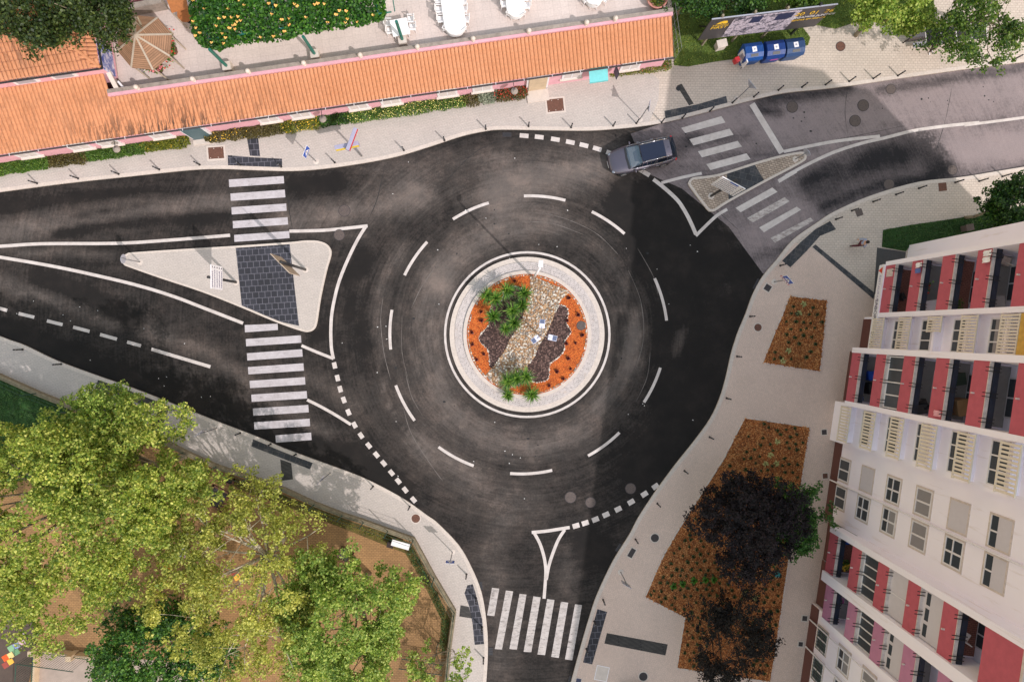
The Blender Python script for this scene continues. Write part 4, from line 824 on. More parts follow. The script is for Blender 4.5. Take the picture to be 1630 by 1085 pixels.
# covers and tree pits -----------------------------------------------------------
def manhole(px, py, rpx, label, ring=False, z=0.0, mat='cast', name='manhole_cover'):
    c = W(px, py, z); r = rpx*S; t = thing(name, c, label, 'manhole cover', None)
    mb = MB(); mb.lathe((c.x, c.y, z+.001), [(r, 0), (r, .012), (r*.9, .016), (r*.88, .012), (.02, .014)], 28); mb.build('lid', M_[mat], t)
    mb = MB(); q = [(c.x+r*1.05*math.cos(a*math.pi/14), c.y+r*1.05*math.sin(a*math.pi/14)) for a in range(28)]
    mb.ribbon(q, r*(.34 if ring else .12), z+.010, z-.01, closed=True); mb.build('rim', M_['concrete'] if ring else M_['darkcover'], t)
    for k in (0, 1):
        mb = MB(); mb.box((c.x+(k*2-1)*r*.5, c.y, z+.017), (.06, .03, .008)); mb.build('lifting_slot', M_['black'], t)
    return t
for a in ((548.3,335.5,8.5,'round cover in the upper left lane right of the zebra'),(540,374,8,'faint round cover just under the white line right of the zebra'),(908,791,8.5,'leftmost of the three covers at the lower right of the roundabout'),(940,799,7.8,'middle one of the three covers at the lower right of the roundabout'),(1003.7,777,8,'rightmost of the three covers, near the dashed squares'),(1261,170.5,8.5,'dark cover right of the stop line'),(1374,168,8.5,'upper one of the pair of covers in the shaded road'),(1361,192.5,8.5,'lower one of the pair of covers in the shaded road'),(1418,142,7.5,'dusty cover near the upper kerb in the sunlight'),(1415,293.5,8,'faint cover in the dark lane near the shaded kerb'),(1516,270.5,7.5,'pale cover at the edge of the shadow, right')): manhole(*a, z=.005)
for a in ((661.8,824.6,6.8,'cover in a white ring on the pavement left of the bend'),(1042.4,855.6,6.5,'dark cover in a white ring beside the long bark bed'),(1206.5,521,6,'brown cover in a white ring left of the smaller bark bed'),(1024,1076,6.8,'dark cover in a white ring beside the motorcycle')): manhole(*a, ring=True, z=ZP+.005, mat='rusty' if 'brown' in a[3] or 'bend' in a[3] else 'darkcover')
manhole(1338, 74, 7, 'plain brown round cover in the upper pavement', z=ZP+.005, mat='rusty'); manhole(925, 518, 6.8, 'grey round cover in the orange gravel of the roundabout', z=.245)
manhole(1080, 141, 3.5, 'small black cover on the ribbed strip above the dark slabs', z=ZP+.012, mat='black')
def pit(cx, cy, w_, h_, ang, label, frame=.12, mat='rusty', z=ZP+.005, cat='pit cover', name='pit_cover', fm='concrete', nub=0):
    c = W(cx, cy, z); W_, H_ = w_*S, h_*S; t = thing(name, c, label, cat); a = math.radians(ang)
    R = Matrix.Rotation(a, 2); 
    def pt(x, y): v = R @ Vector((x, y)); return (c.x+v.x, c.y+v.y)
    o = [pt(-W_/2, -H_/2), pt(W_/2, -H_/2), pt(W_/2, H_/2), pt(-W_/2, H_/2)]
    mb = MB(); mb.prism(o, z-.01, z+.006); mb.build('lid', M_[mat], t)
    if frame:
        mb = MB(); e = frame
        for (x, y, sx, sy) in ((0, H_/2+e/2, W_+2*e, e), (0, -H_/2-e/2, W_+2*e, e), (W_/2+e/2, 0, e, H_), (-W_/2-e/2, 0, e, H_)):
            p = pt(x, y); mb.box((p[0], p[1], z), (sx, sy, .03), a)
        mb.build('frame', M_[fm], t)
    for k in range(nub):
        mb = MB(); p = pt((k+.5)/nub*W_-W_/2, H_*.4*(1 if k % 2 else -1)); mb.ball((p[0], p[1], z+.01), .035, 6, 3, .5); mb.build('stone', M_['concrete'], t)
    return t
pit(344,243.5,24,18,4,'brown planting pit in a white frame above the left zebra', mat='rusty', nub=4); pit(884,167.5,26,20,6,'brown planting pit in a white frame below the front door', mat='rusty', nub=5)
pit(1222,458,10,10,-32,'square brown cover in a white frame near the right-hand blue sign', .07, 'darkcover'); pit(1005.5,879.5,8,15,-30,'narrow navy cover in a white frame below the round dark one', .06, 'darkcover')
M_['navy'] = flat('navy_panel', srgb(44, 48, 78), .5)
pit(1312,687.5,8,8,4,'square cover beside the beige screens, uppermost by the wall', .06, 'darkcover'); pit(1313.5,757,8,8,4,'square brown cover at the foot of the white wall by the long bed', .06, 'rusty'); pit(1281,983.5,8,8,-6,'square cover fed by the upper white drainpipe', .07, 'darkcover'); pit(1274.5,1024.5,7,7,-6,'square cover fed by the lower white drainpipe', .08, 'darkcover')
pit(958,1071,19,22,-12,'white two-part plate cover at the bottom beside the motorcycle', .04, 'concrete', fm='white'); pit(921,1083,8,8,-12,'navy square cover at the bottom kerb', .05, 'navy')
pit(1500.5,297.5,13,13,6,'brown square pit in the shaded pavement', 0, 'rusty'); pit(1367.7,338.5,11,11,20,'weathered square grate near the shaded kerb', 0, 'cast')
def drain(cx, cy, w_, h_, ang, label):
    z = .004; c = W(cx, cy, z); t = thing('drain_grate', c, label, 'drain'); a = math.radians(ang); W_, H_ = w_*S, h_*S; R = Matrix.Rotation(a, 2)
    mb = MB(); mb.box((c.x, c.y, z), (W_, H_, .008), a); mb.build('recess', M_['black'], t); mb = MB()
    for k in range(4):
        v = R @ Vector((0, (k-1.5)*H_/3.2)); mb.box((c.x+v.x, c.y+v.y, z+.012), (W_, .025, .015), a)
    for k in (-1, 1): v = R @ Vector((k*W_*.48, 0)); mb.box((c.x+v.x, c.y+v.y, z+.011), (.03, H_, .015), a)
    mb.build('bars', M_['darkcover'], t)
for a in ((1206,453,9,18,-28,'kerbside drain grate left of the right-hand blue sign'),(986,872,8,14,-30,'kerbside drain grate beside the narrow navy cover'),(807,214.5,14,7,0,'kerbside drain at the left end of the short white squares'),(764.5,932,7,13,10,'drain grate beside the slate slabs left of the bottom zebra'),(781,1036,7,13,0,'drain grate below the left end of the bottom zebra'),(909,1080,8,10,-14,'drain grate at the bottom right kerb'),(1238,155,18,6,8,'dark gully at the kerb near the stop line')): drain(*a)

# signs ---------------------------------------------------------------------
def dirpx(a, b):
    p = W(*a, 0); q = W(*b, 0); v = (q-p); v.z = 0; return v.normalized()
def text_mesh(s, size, mat, parent, name='lettering', extrude=.004):
    cu = bpy.data.curves.new(name, 'FONT'); cu.body = s; cu.size = size; cu.extrude = extrude; cu.align_x = 'CENTER'; cu.align_y = 'CENTER'
    o = bpy.data.objects.new(name, cu); COL.objects.link(o); dg = bpy.context.evaluated_depsgraph_get()
    me = bpy.data.meshes.new_from_object(o.evaluated_get(dg)); bpy.data.objects.remove(o); me.materials.clear(); me.materials.append(mat)
    r = bpy.data.objects.new(name, me); COL.objects.link(r); r.parent = parent; return r
def frame_mat(c, right, up):   # local x = right, y = up, z = normal
    n = right.cross(up).normalized(); return Matrix(((right.x, up.x, n.x, c.x), (right.y, up.y, n.y, c.y), (right.z, up.z, n.z, c.z), (0, 0, 0, 1)))
class Plate:
    """things drawn on a vertical plate: local x right, y up, z out"""
    def __init__(s, mb, c, face_dir): 
        up = Vector((0, 0, 1)); f = Vector((face_dir[0], face_dir[1], 0)).normalized(); right = up.cross(f).normalized(); s.M = frame_mat(c, right, up); s.mb = mb
    def poly(s, pts, z0, z1):
        n = len(pts); vs = [s.M @ Vector((x, y, z1)) for x, y in pts] + [s.M @ Vector((x, y, z0)) for x, y in pts]
        s.mb.add(vs, [tuple(range(n)), tuple(range(2*n-1, n-1, -1))] + [(i, i+n, (i+1) % n + n, (i+1) % n) for i in range(n)])
    def rect(s, x, y, w_, h_, z0, z1): s.poly([(x-w_/2, y-h_/2), (x+w_/2, y-h_/2), (x+w_/2, y+h_/2), (x-w_/2, y+h_/2)], z0, z1)
    def disc(s, x, y, r, z0, z1, n=24): s.poly([(x+r*math.cos(2*math.pi*i/n), y+r*math.sin(2*math.pi*i/n)) for i in range(n)], z0, z1)
def sign(base, face, label, kind, h=2.9, pm='grey_metal', collar=True, size=.6, zb=ZP, cat='road sign'):
    b = W(*base, zb); t = thing('road_sign', b, label, cat); f = Vector((face[0], face[1], 0)).normalized()
    mb = MB(); mb.tube(b, b+Vector((0, 0, h)), .035, .035, 10); mb.build('pole', M_[pm], t, smooth=True)
    if collar: mb = MB(); mb.lathe((b.x, b.y, b.z), [(.2, 0), (.2, .006), (.12, .02), (.04, .03)], 16); mb.build('footing', M_['concrete'], t)
    c = b+Vector((0, 0, h-size*.5))+f*.05
    def P(mat, nm, fn, par=t): mb = MB(); fn(Plate(mb, c, f)); return mb.build(nm, M_[mat], par)
    s = size
    if kind in ('cross', 'cross_plate'):
        pl = P('white', 'plate', lambda q: q.rect(0, 0, s, s, -.01, .01)); P('blue', 'blue_field', lambda q: q.rect(0, 0, s*.92, s*.92, .01, .014), pl); P('white', 'triangle', lambda q: q.poly([(-s*.33, -s*.28), (s*.33, -s*.28), (0, s*.32)], .014, .018), pl)
        def fig(q): q.rect(0, .02*s, .05*s, .18*s, .018, .021); q.disc(0, .15*s, .035*s, .018, .021, 10); q.poly([(-.09*s, -.2*s), (-.05*s, -.2*s), (.02*s, -.06*s), (-.02*s, -.06*s)], .018, .021); q.poly([(.09*s, -.2*s), (.05*s, -.2*s), (-.02*s, -.06*s), (.02*s, -.06*s)], .018, .021)
        P('black', 'walking_figure', fig, pl)
        if kind == 'cross_plate':
            c = c-Vector((0, 0, s*.72)); pl = P('red', 'lower_plate', lambda q: q.rect(0, 0, s*1.1, s*.4, -.01, .01)); P('white', 'lower_field', lambda q: q.rect(0, 0, s*.98, s*.28, .01, .014), pl)
            P('black', 'arrow_marks', lambda q: (q.rect(-s*.28, 0, .1, .1, .014, .017), q.rect(0, 0, .12, .05, .014, .017), q.rect(s*.28, 0, .1, .1, .014, .017)), pl)
    elif kind == 'disc':
        pl = P('sign_back', 'plate', lambda q: q.disc(0, 0, s*.5, -.012, .012)); P('blue', 'blue_field', lambda q: q.disc(0, 0, s*.46, .012, .016), pl)
        P('white', 'arrow', lambda q: q.poly([(-.04*s, .3*s), (-.04*s, -.1*s), (-.16*s, -.1*s), (0, -.32*s), (.16*s, -.1*s), (.04*s, -.1*s), (.04*s, .3*s)], .016, .02), pl)
    elif kind == 'tri':
        pl = P('sign_back', 'plate', lambda q: q.poly([(-s*.55, s*.4), (0, -s*.5), (s*.55, s*.4)], -.012, .012)); P('red', 'red_border', lambda q: q.poly([(-s*.53, s*.39), (0, -s*.47), (s*.53, s*.39)], .012, .015), pl); P('white', 'white_field', lambda q: q.poly([(-s*.36, s*.3), (0, -s*.3), (s*.36, s*.3)], .015, .018), pl)
    elif kind == 'sq':
        pl = P('sign_back', 'plate', lambda q: q.rect(0, 0, s, s*1.1, -.012, .012)); P('blue', 'blue_field', lambda q: q.rect(0, 0, s*.92, s, .012, .016), pl); P('white', 'triangle', lambda q: q.poly([(-s*.3, -s*.26), (s*.3, -s*.26), (0, s*.3)], .016, .02), pl)
    return t
def wdir(dx, dy): return (dx, -dy)   # pixel direction -> world direction
sign((503,257), wdir(-.25,.95), 'blue pedestrian crossing sign with white triangle on the upper pavement', 'cross', 2.9, size=.7) if False else sign((503,257), wdir(.9,.35), 'blue pedestrian crossing sign with white triangle on the upper pavement', 'cross', 2.9, size=.75)
sign((1232.5,448.5), wdir(-.75,.66), 'blue crossing sign above a small red-bordered plate on the right pavement', 'cross_plate', 2.7, size=.72)
sign((720,878), wdir(.05,-1), 'small blue sign on the pavement inside the playground bend', 'cross', 2.5, size=.6)
sign((223,417), wdir(-1,-.1), 'round sign seen from behind at the left tip of the pale island', 'disc', 2.3, size=.62)
sign((1266,253.5), wdir(.8,-.6), 'round sign seen from behind at the right tip of the small cobbled island', 'disc', 2.0, size=.62)
sign((1018.5,190), wdir(.9,.1), 'grey back of a triangular sign just above the car', 'tri', 2.9, size=.75)
sign((1172.7,158), wdir(.7,-.6), 'triangular sign seen from behind left of the stop line', 'tri', 2.9, size=.75)
sign((345.7,680.6), wdir(-.6,-.8), 'pale sign plate seen from behind by the left playground pavement', 'sq', 2.9, size=.65)
sign((526,752), wdir(-.7,-.55), 'narrow sign plate seen edge-on in the middle of the playground pavement', 'tri', 2.6, size=.7)
sign((988,910), wdir(-.5,.85), 'sign plate seen edge-on beside the narrow navy cover', 'sq', 2.5, size=.65)
# plank direction signs
def planks(base, pole_h, axis, z0, n, ph, length, label, shift=0, back='white', facing=1, header=None, dots=True, pdia=.09, gap=.02, seed=1):
    b = W(*base, ZP); t = thing('direction_sign', b, label, 'direction sign'); a = Vector((axis[0], axis[1], 0)).normalized(); f = Vector((-a.y, a.x, 0))*facing
    mb = MB(); mb.tube(b, b+Vector((0, 0, pole_h)), pdia, pdia, 12); mb.build('post', M_['black'], t, smooth=True)
    mb = MB(); mb.lathe((b.x, b.y, b.z), [(.22, 0), (.22, .006), (.12, .02)], 16); mb.build('footing', M_['concrete'], t)
    r_ = random.Random(seed)
    for k in range(n):
        z = z0+k*(ph+gap)+ph/2; c = b+a*shift+Vector((0, 0, z))+f*(pdia+.03); mb = MB(); q = Plate(mb, c, f); q.rect(0, 0, length, ph, -.025, .025); pl = mb.build('plank', M_[back], t)
        mb = MB(); q = Plate(mb, c, f); x = -length*.42
        while x < length*.25:
            w_ = r_.uniform(.05, .13)
            q.rect(x+w_/2, 0, w_, ph*.34, .025, .028); x += w_+.03
        mb.build('lettering', M_['plank_text'], pl)
        mb = MB(); q = Plate(mb, c, f); q.poly([(length*.38, -ph*.25), (length*.46, 0), (length*.38, ph*.25)], .025, .028); mb.build('arrow', M_['black'], pl)
        if header is not None and k in header:
            mb = MB(); q = Plate(mb, c, f); q.rect(header[k], 0, length*.34, ph*.7, .025, .030); mb.build('blue_bar', M_['blue'], pl)
    return t
M_['tan'] = flat('brown_sign_back', srgb(188, 168, 150, .9), .6)
M_['plank_text'] = flat('sign_text_grey', srgb(120, 116, 140), .6)
planks((375.5,449), 4.45, wdir(0,1), 2.6, 5, .33, 1.5, 'white direction sign of five planks in the pale island, left one', seed=1, facing=1, shift=-.05)
planks((486,429), 5.3, wdir(.70,.71), 3.0, 4, .52, 1.65, 'tall direction sign with thick white planks beside the dark slabs', seed=2, facing=-1, shift=0, back='tan')
planks((1132,312), 4.95, wdir(.885,.466), 2.5, 7, .30, 1.65, 'white direction sign with a blue bar on the cobbled island', seed=3, facing=-1, shift=0, header={6: 0.1})
# pylon with crossed boxes
b = W(575.5, 248, ZP); t = thing('totem_sign', b, 'grey crossed-box sign with yellow front and red edge on the upper pavement', 'sign')
mb = MB(); mb.tube(b, b+Vector((0, 0, 3.3)), .07, .07, 10); mb.build('post', M_['grey_metal'], t, smooth=True)
M_['boxgrey'] = flat('box_lilac_grey', srgb(160, 156, 178), .5)
c1 = (W(535,236,3.0)+W(570,229,3.0))/2; ax = dirpx((535,236),(570,229)); mb = MB(); mb.box(c1, (1.55, .28, .42), math.atan2(ax.y, ax.x)); bx = mb.build('crossbar_box', M_['boxgrey'], t, bevel=.02)
mb = MB(); nrm = Vector((ax.y, -ax.x, 0)); mb.box(c1+nrm*.146, (1.5, .012, .34), math.atan2(ax.y, ax.x)); mb.build('yellow_face', M_['yellow'], bx)
a2 = dirpx((554,238),(566,206)); c2 = (W(554,238,3.4)+W(566,206,3.4))/2+Vector((0, 0, 0)); mb = MB(); mb.box(c2, (1.5, .24, .30), math.atan2(a2.y, a2.x)); bx = mb.build('upper_box', M_['boxgrey'], t, bevel=.02)
n2 = Vector((a2.y, -a2.x, 0)); mb = MB(); mb.box(c2+n2*.126, (1.45, .012, .22), math.atan2(a2.y, a2.x)); mb.build('red_face', M_['red'], bx)
# road lamp (roundabout, top of the garden)
b = W(849, 442, .25); t = thing('street_lamp', b, 'tall white lamp post with one square head at the top of the garden', 'street lamp')
mb = MB(); mb.tube(b, b+Vector((0, 0, 7.2)), .09, .06, 12); mb.build('post', M_['white'], t, smooth=True)
hb = b+Vector((.05, .25, 7.25)); mb = MB(); mb.box(hb, (.28, .40, .12), math.radians(-4)); hd = mb.build('lamp_head', M_['white'], t, bevel=.03); mb = MB(); mb.box(hb-Vector((0, 0, .07)), (.2, .3, .02)); mb.build('lens', M_['sign_back'], hd)
b = W(857, 533, .25); t = thing('floodlight_mast', b, 'slim mast with three small solar floodlights in the pebble band', 'floodlight')
mb = MB(); mb.tube(b, b+Vector((0, 0, 3.2)), .05, .04, 10); mb.build('post', M_['grey_metal'], t, smooth=True)
M_['solar'] = flat('solar_glass', srgb(96, 104, 130), .2); M_['lampwhite'] = flat('lamp_white', srgb(214, 214, 232), .5)
for x, y, an in ((863,515,.05),(852.5,540,.55),(879.5,537.5,1.3)):
    c = W(x, y, 3.2); tp = Vector((b.x, b.y, 3.35)); mb = MB(); mb.tube(tp, c, .02, .02, 6); ar = mb.build('arm', M_['grey_metal'], t)
    v = (c-tp); v.z = 0; v.normalize(); rz = math.atan2(v.y, v.x); mb = MB(); mb.box(c, (.58, .36, .08), rz); h_ = mb.build('lamp_head', M_['lampwhite'], t, bevel=.015); mb = MB(); mb.box(c+v*.14+Vector((0, 0, .046)), (.26, .30, .012), rz); mb.build('solar_panel', M_['solar'], h_)
# billboard -------------------------------------------------------------------
BL = W(1111,64.5,1.3); BR = W(1297,42,1.3); t = thing('billboard', W(1204, 64, .15), 'long dark billboard with yellow lettering and a grey street picture', 'billboard')
ax = (BR-BL); Lb = ax.length; ax.normalize(); f = Vector((ax.y, -ax.x, 0)); cb = (BL+BR)/2; Hb = 3.05
def bb(mb, u, v, w_, h_, d0, d1):
    q = Plate(mb, cb+Vector((0, 0, Hb/2)), f); q.rect(u, v, w_, h_, d0, d1)
M_['charcoal'] = flat('charcoal_print', srgb(66, 62, 66), .5); M_['picture'] = None
m, tt, p = nodes('grey_street_picture'); v = pos(tt, math.radians(8)); n = noisen(tt, v, 2.2, 8, .75)
cc = ramp(tt, n, [(.38, srgb(40, 44, 54)), (.47, srgb(120, 114, 128)), (.53, srgb(206, 194, 208)), (.60, srgb(150, 142, 156)), (.66, srgb(44, 46, 56))]); tt.links.new(cc, p.inputs['Base Color']); p.inputs['Roughness'].default_value = .5; M_['picture'] = m
mb = MB(); bb(mb, 0, 0, Lb, Hb, -.08, 0); panel = mb.build('panel', M_['charcoal'], t)
mb = MB(); bb(mb, -.3, -.02, Lb*.54, Hb*.92, 0, .01); mb.build('picture', M_['picture'], panel)
mb = MB(); bb(mb, -.9, Hb*.25, .7, .9, .01, .014); bb(mb, .95, Hb*.24, 1.1, .95, .01, .014); mb.build('dark_shapes', M_['navy'], panel)
mb = MB(); bb(mb, 0, Hb/2+.02, Lb+.06, .04, -.06, .02); mb.build('frame', M_['sign_back'], t)
def onboard(s, u, v, size, mat, shear=0):
    o = text_mesh(s, size, mat, panel); Mx = frame_mat(cb+Vector((0, 0, Hb/2+v))+ax*u+f*.02, ax, Vector((0, 0, 1))); loc = Vector(panel.matrix_world.translation) if False else Vector(t.location)
    o.matrix_local = Matrix.Translation(-loc) @ Mx; return o
M_['gold'] = flat('gold_lettering', srgb(236, 190, 50), .5)
mb = MB(); q = Plate(mb, cb+Vector((0, 0, Hb/2))+ax*(-3.15), f); q.poly([(-.35, .75), (-.18, .98), (.05, 1.1), (.28, 1.08), (.38, .88), (.34, .75), (.1, .75), (.05, .84), (-.05, .75)], .0, .02); mb.build('logo', M_['gold'], panel)
onboard('AMADORA', -3.15, .58, .22, M_['gold']); onboard('FIRST', -3.15, .22, .46, M_['gold'])
onboard('20  01  26', 2.9, .75, .62, M_['gold']); onboard('CHEGAMOS JUNTOS', 2.9, .25, .34, M_['white']); onboard('SEMPRE EM FRENTE', 2.9, -.15, .26, M_['gold'])
for i, s_ in enumerate((-.42, -.16, .1, .36)):
    p0 = cb+ax*(Lb*s_)-f*.1; mb = MB(); mb.box((p0.x, p0.y, (Hb+1.3)/2+.1), (.12, .14, Hb+1.6), math.atan2(ax.y, ax.x)); lg = mb.build('post', M_['bark_wood'] if i < 3 else M_['black'], t)
    mb = MB(); mb.tube((p0.x-f.x*1.3, p0.y-f.y*1.3, .15), (p0.x, p0.y, 2.9), .05, .05, 6); mb.build('brace', M_['black'], t)
# small stone plinth on grass
mb = MB(); c = W(1144, 76, .15); mb.box((c.x, c.y, .5), (.62, .45, .7), math.radians(14)); mb.box((c.x, c.y, .88), (.7, .52, .06), math.radians(14)); top(mb, 'utility_box', M_['concrete'], 'pale cement utility box on the grass under the billboard', 'utility box', bevel=.02)
mb = MB(); c = W(1577, 352, .15); mb.ball((c.x, c.y, .4), .45, 9, 6, .8, 1.2, 1); top(mb, 'boulder', M_['bark_wood'], 'grey-brown rock on the shaded lawn by the lilac wall', 'rock') if False else None
c = W(1534, 364, .15); mb = MB(); mb.box((c.x, c.y, .45), (.5, .4, .6), .2); mb.box((c.x, c.y, .78), (.56, .46, .08), .2); top(mb, 'utility_box', M_['cast'], 'weathered grey box on the shaded lawn by the lilac wall', 'utility box', bevel=.03)
# recycling bins ---------------------------------------------------------------
def bin_(px, py, ang, label, cm, deco):
    b = W(px, py, ZP); t = thing('recycling_bin', b, label, 'recycling bin', 'blue recycling containers'); a = math.radians(ang)
    def L(x, y, z): v = Matrix.Rotation(a, 3, 'Z') @ Vector((x, y, z)); return b+v
    mb = MB(); w0, d0, w1, d1, h1 = .54, .46, .61, .58, 1.2
    mb.hexa([L(-w0, -d0, .05), L(w0, -d0, .05), L(w0, d0, .05), L(-w0, d0, .05), L(-w1, -d1, h1), L(w1, -d1, h1), L(w1, d1, h1), L(-w1, d1, h1)]); body = mb.build('body', M_[cm], t, bevel=.05)
    # ridged domed lid
    mb = MB(); n = 7; prof = [(-d1-.02, h1), (-d1*.82, h1+.26), (-d1*.38, h1+.42), (d1*.38, h1+.42), (d1*.82, h1+.26), (d1+.02, h1)]
    for k in range(len(prof)-1):
        (y0, z0), (y1, z1) = prof[k], prof[k+1]; mb.add([L(-w1, y0, z0), L(w1, y0, z0), L(w1, y1, z1), L(-w1, y1, z1)], [(0, 1, 2, 3)])
    for sgn in (-1, 1): mb.add([L(sgn*w1, y, z) for y, z in prof], [tuple(range(len(prof)))])
    for j in range(13):
        x = -w1+.06+j*(2*w1-.12)/12
        for k in (0, 1, 2, 3, 4):
            (y0, z0), (y1, z1) = prof[k], prof[k+1]; mb.add([L(x-.02, y0, z0+.02), L(x+.02, y0, z0+.02), L(x+.02, y1, z1+.02), L(x-.02, y1, z1+.02)], [(0, 1, 2, 3)])
    lid = mb.build('lid', M_[cm], t)
    mb = MB(); p_ = L(0, 0, h1+.445); mb.box(p_, (.3, .34, .01), a+.05); st = mb.build('white_label', M_['white'], lid); mb = MB(); mb.lathe((p_.x, p_.y, p_.z+.006), [(.07, 0), (.07, .004)], 10); mb.build('emblem', M_['sign_back'], st)
    mb = MB(); mb.box(L(0, -d1*.62, h1+.35), (.5, .18, .03), a, 0, math.radians(32)); mb.build('deposit_slot', M_['black'], lid)
    if deco: mb = MB(); mb.box(L(.1, -d1*.93, .98 if deco == 'yellow' else .8), (.52, .02, .22), a, 0, .1); mb.build('sticker', M_[deco], body)
    for sx in (-.45, .45):
        for sy in (-.38, .38): mb = MB(); mb.tube(L(sx, sy, 0), L(sx, sy, .07), .05, .05, 6); mb.build('foot', M_['black'], t)
M_['bin1'] = flat('bright_blue_plastic', srgb(18, 80, 156, .8), .5); M_['bin2'] = flat('mid_blue_plastic', srgb(24, 66, 140, .8), .5); M_['bin3'] = flat('faded_blue_plastic', srgb(54, 84, 132, .8), .6); M_['magenta'] = flat('magenta', srgb(176, 70, 150), .5)
bin_(1187, 94, 8, 'bright blue recycling bin, nearest the red post box', 'bin1', None); bin_(1220.5, 90.5, 8, 'ridged blue recycling bin between the other two, with a pink scrawl', 'bin2', 'magenta'); bin_(1251, 87, 8, 'faded blue recycling bin with a yellow sticker, rightmost of the three', 'bin3', 'yellow')
b = W(1172, 105, ZP); t = thing('notice_board', b, 'leaning white notice board with a red battery box left of the blue bins', 'notice board'); mb = MB(); q = Plate(mb, b+Vector((.12, .12, .95)), (-.9, -.35)); q.rect(0, 0, .95, .95, -.03, .03); pn = mb.build('panel', M_['white'], t)
mb = MB(); q = Plate(mb, b+Vector((.12, .12, .95)), (-.9, -.35)); q.rect(0, .1, .6, .4, .03, .036); mb.build('printed_area', M_['sign_back'], pn); mb = MB(); mb.box(b+Vector((-.28, .05, .8)), (.34, .34, .55), .4); mb.build('red_box', M_['red'], t, bevel=.05)
mb = MB(); mb.tube(b+Vector((-.1, .3, 0)), b+Vector((-.1, .3, 1.0)), .03, .03, 6); mb.tube(b+Vector((.3, -.2, 0)), b+Vector((.3, -.2, 1.0)), .03, .03, 6); mb.build('post', M_['grey_metal'], t)
# bus shelter -------------------------------------------------------------------
M_['smoked'] = flat('smoked_glass', srgb(58, 56, 62), .15)
p = M_['smoked'].node_tree.nodes['Principled BSDF']; p.inputs['Alpha'].default_value = .9
A = W(1471.5,43,2.5); B = W(1568,30,2.5); A2 = W(1475,73,2.5); t = thing('bus_shelter', W(1520, 60, ZP), 'dark glass bus shelter with white roof ribs half under the tree', 'bus shelter')
ux = (B-A); Lx = ux.length; ux.normalize(); uy = (A2-A); uy = Vector((-ux.y, ux.x, 0))*(1 if (A2-A).dot(Vector((-ux.y, ux.x, 0))) > 0 else -1); Ly = abs((A2-A).dot(uy))
def sh(x, y, z): v = A+ux*x+uy*y; return Vector((v.x, v.y, z))
for k in range(4):
    x0, x1 = Lx*k/4+.03, Lx*(k+1)/4-.03; mb = MB(); mb.hexa([sh(x0, 0, 2.5), sh(x1, 0, 2.5), sh(x1, Ly, 2.42), sh(x0, Ly, 2.42), sh(x0, 0, 2.53), sh(x1, 0, 2.53), sh(x1, Ly, 2.45), sh(x0, Ly, 2.45)]); mb.build('roof_pane', M_['smoked'], t)
for k in range(5): x = Lx*k/4; mb = MB(); mb.tube(sh(x, -.05, 2.55), sh(x, Ly+.05, 2.47), .03, .03, 6); mb.build('roof_rib', M_['white'], t)
for k in (0, 2, 4): mb = MB(); mb.tube(sh(Lx*k/4, .05, .1), sh(Lx*k/4, .05, 2.5), .05, .05, 8); mb.build('post', M_['black'], t)
mb = MB(); mb.box(sh(Lx/2, 0, 2.52), (Lx, .1, .14), math.atan2(ux.y, ux.x)); mb.build('gutter', M_['black'], t)
mb = MB(); mb.box(sh(Lx*.4, .1, 1.2), (Lx*.8, .03, 1.7), math.atan2(ux.y, ux.x)); mb.build('rear_glass', M_['smoked'], t); mb = MB(); mb.box(sh(Lx*.35, .45, .52), (Lx*.5, .34, .06), math.atan2(ux.y, ux.x)); mb.build('bench_seat', M_['sign_back'], t)
# people ------------------------------------------------------------------------
def skinned(name, pts, edges, mats, parent, sub=2):
    me = bpy.data.meshes.new(name); me.from_pydata([p[:3] for p in pts], edges, []); o = bpy.data.objects.new(name, me); COL.objects.link(o)
    sk = o.modifiers.new('s', 'SKIN'); sk.use_smooth_shade = True; sb_ = o.modifiers.new('d', 'SUBSURF'); sb_.levels = sub; sb_.render_levels = sub
    for i, p_ in enumerate(pts): me.skin_vertices[0].data[i].radius = (p_[3], p_[4] if len(p_) > 4 else p_[3])
    me.skin_vertices[0].data[0].use_root = True
    bpy.context.view_layer.update(); dg = bpy.context.evaluated_depsgraph_get(); m2 = bpy.data.meshes.new_from_object(o.evaluated_get(dg)); bpy.data.objects.remove(o)
    m2.materials.clear()
    for m_ in mats: m2.materials.append(m_)
    r = bpy.data.objects.new(name, m2); COL.objects.link(r); r.parent = parent; return r
M_['skin'] = flat('skin', srgb(196, 148, 120), .6); M_['hair_d'] = flat('dark_hair', srgb(34, 28, 30), .8); M_['maroon'] = flat('maroon_trousers', srgb(84, 36, 44), .85); M_['jacket'] = flat('pale_blue_jacket', srgb(150, 158, 184), .8); M_['darkcloth'] = flat('dark_cloth', srgb(50, 38, 36), .85); M_['orangecloth'] = flat('orange_top', srgb(226, 140, 40), .8)
def hand(mb, p, d, side):
    d = Vector(d).normalized(); s_ = d.cross(Vector((0, 0, 1))).normalized() if abs(d.z) < .95 else Vector((0, 1, 0)); mb.tube(p, p+d*.08, .03, .036, 8)
    for k in range(4): o = s_*((k-1.5)*.02); L = (.055, .07, .075, .06)[k]; mb.path([p+d*.075+o, p+d*(.075+L*.6)+o, p+d*(.075+L)+o+Vector((0, 0, -.012))], [.009, .008, .006], 6)
    mb.path([p+d*.02+s_*.03*side, p+d*.06+s_*.055*side, p+d*.085+s_*.06*side], [.011, .009, .007], 6)
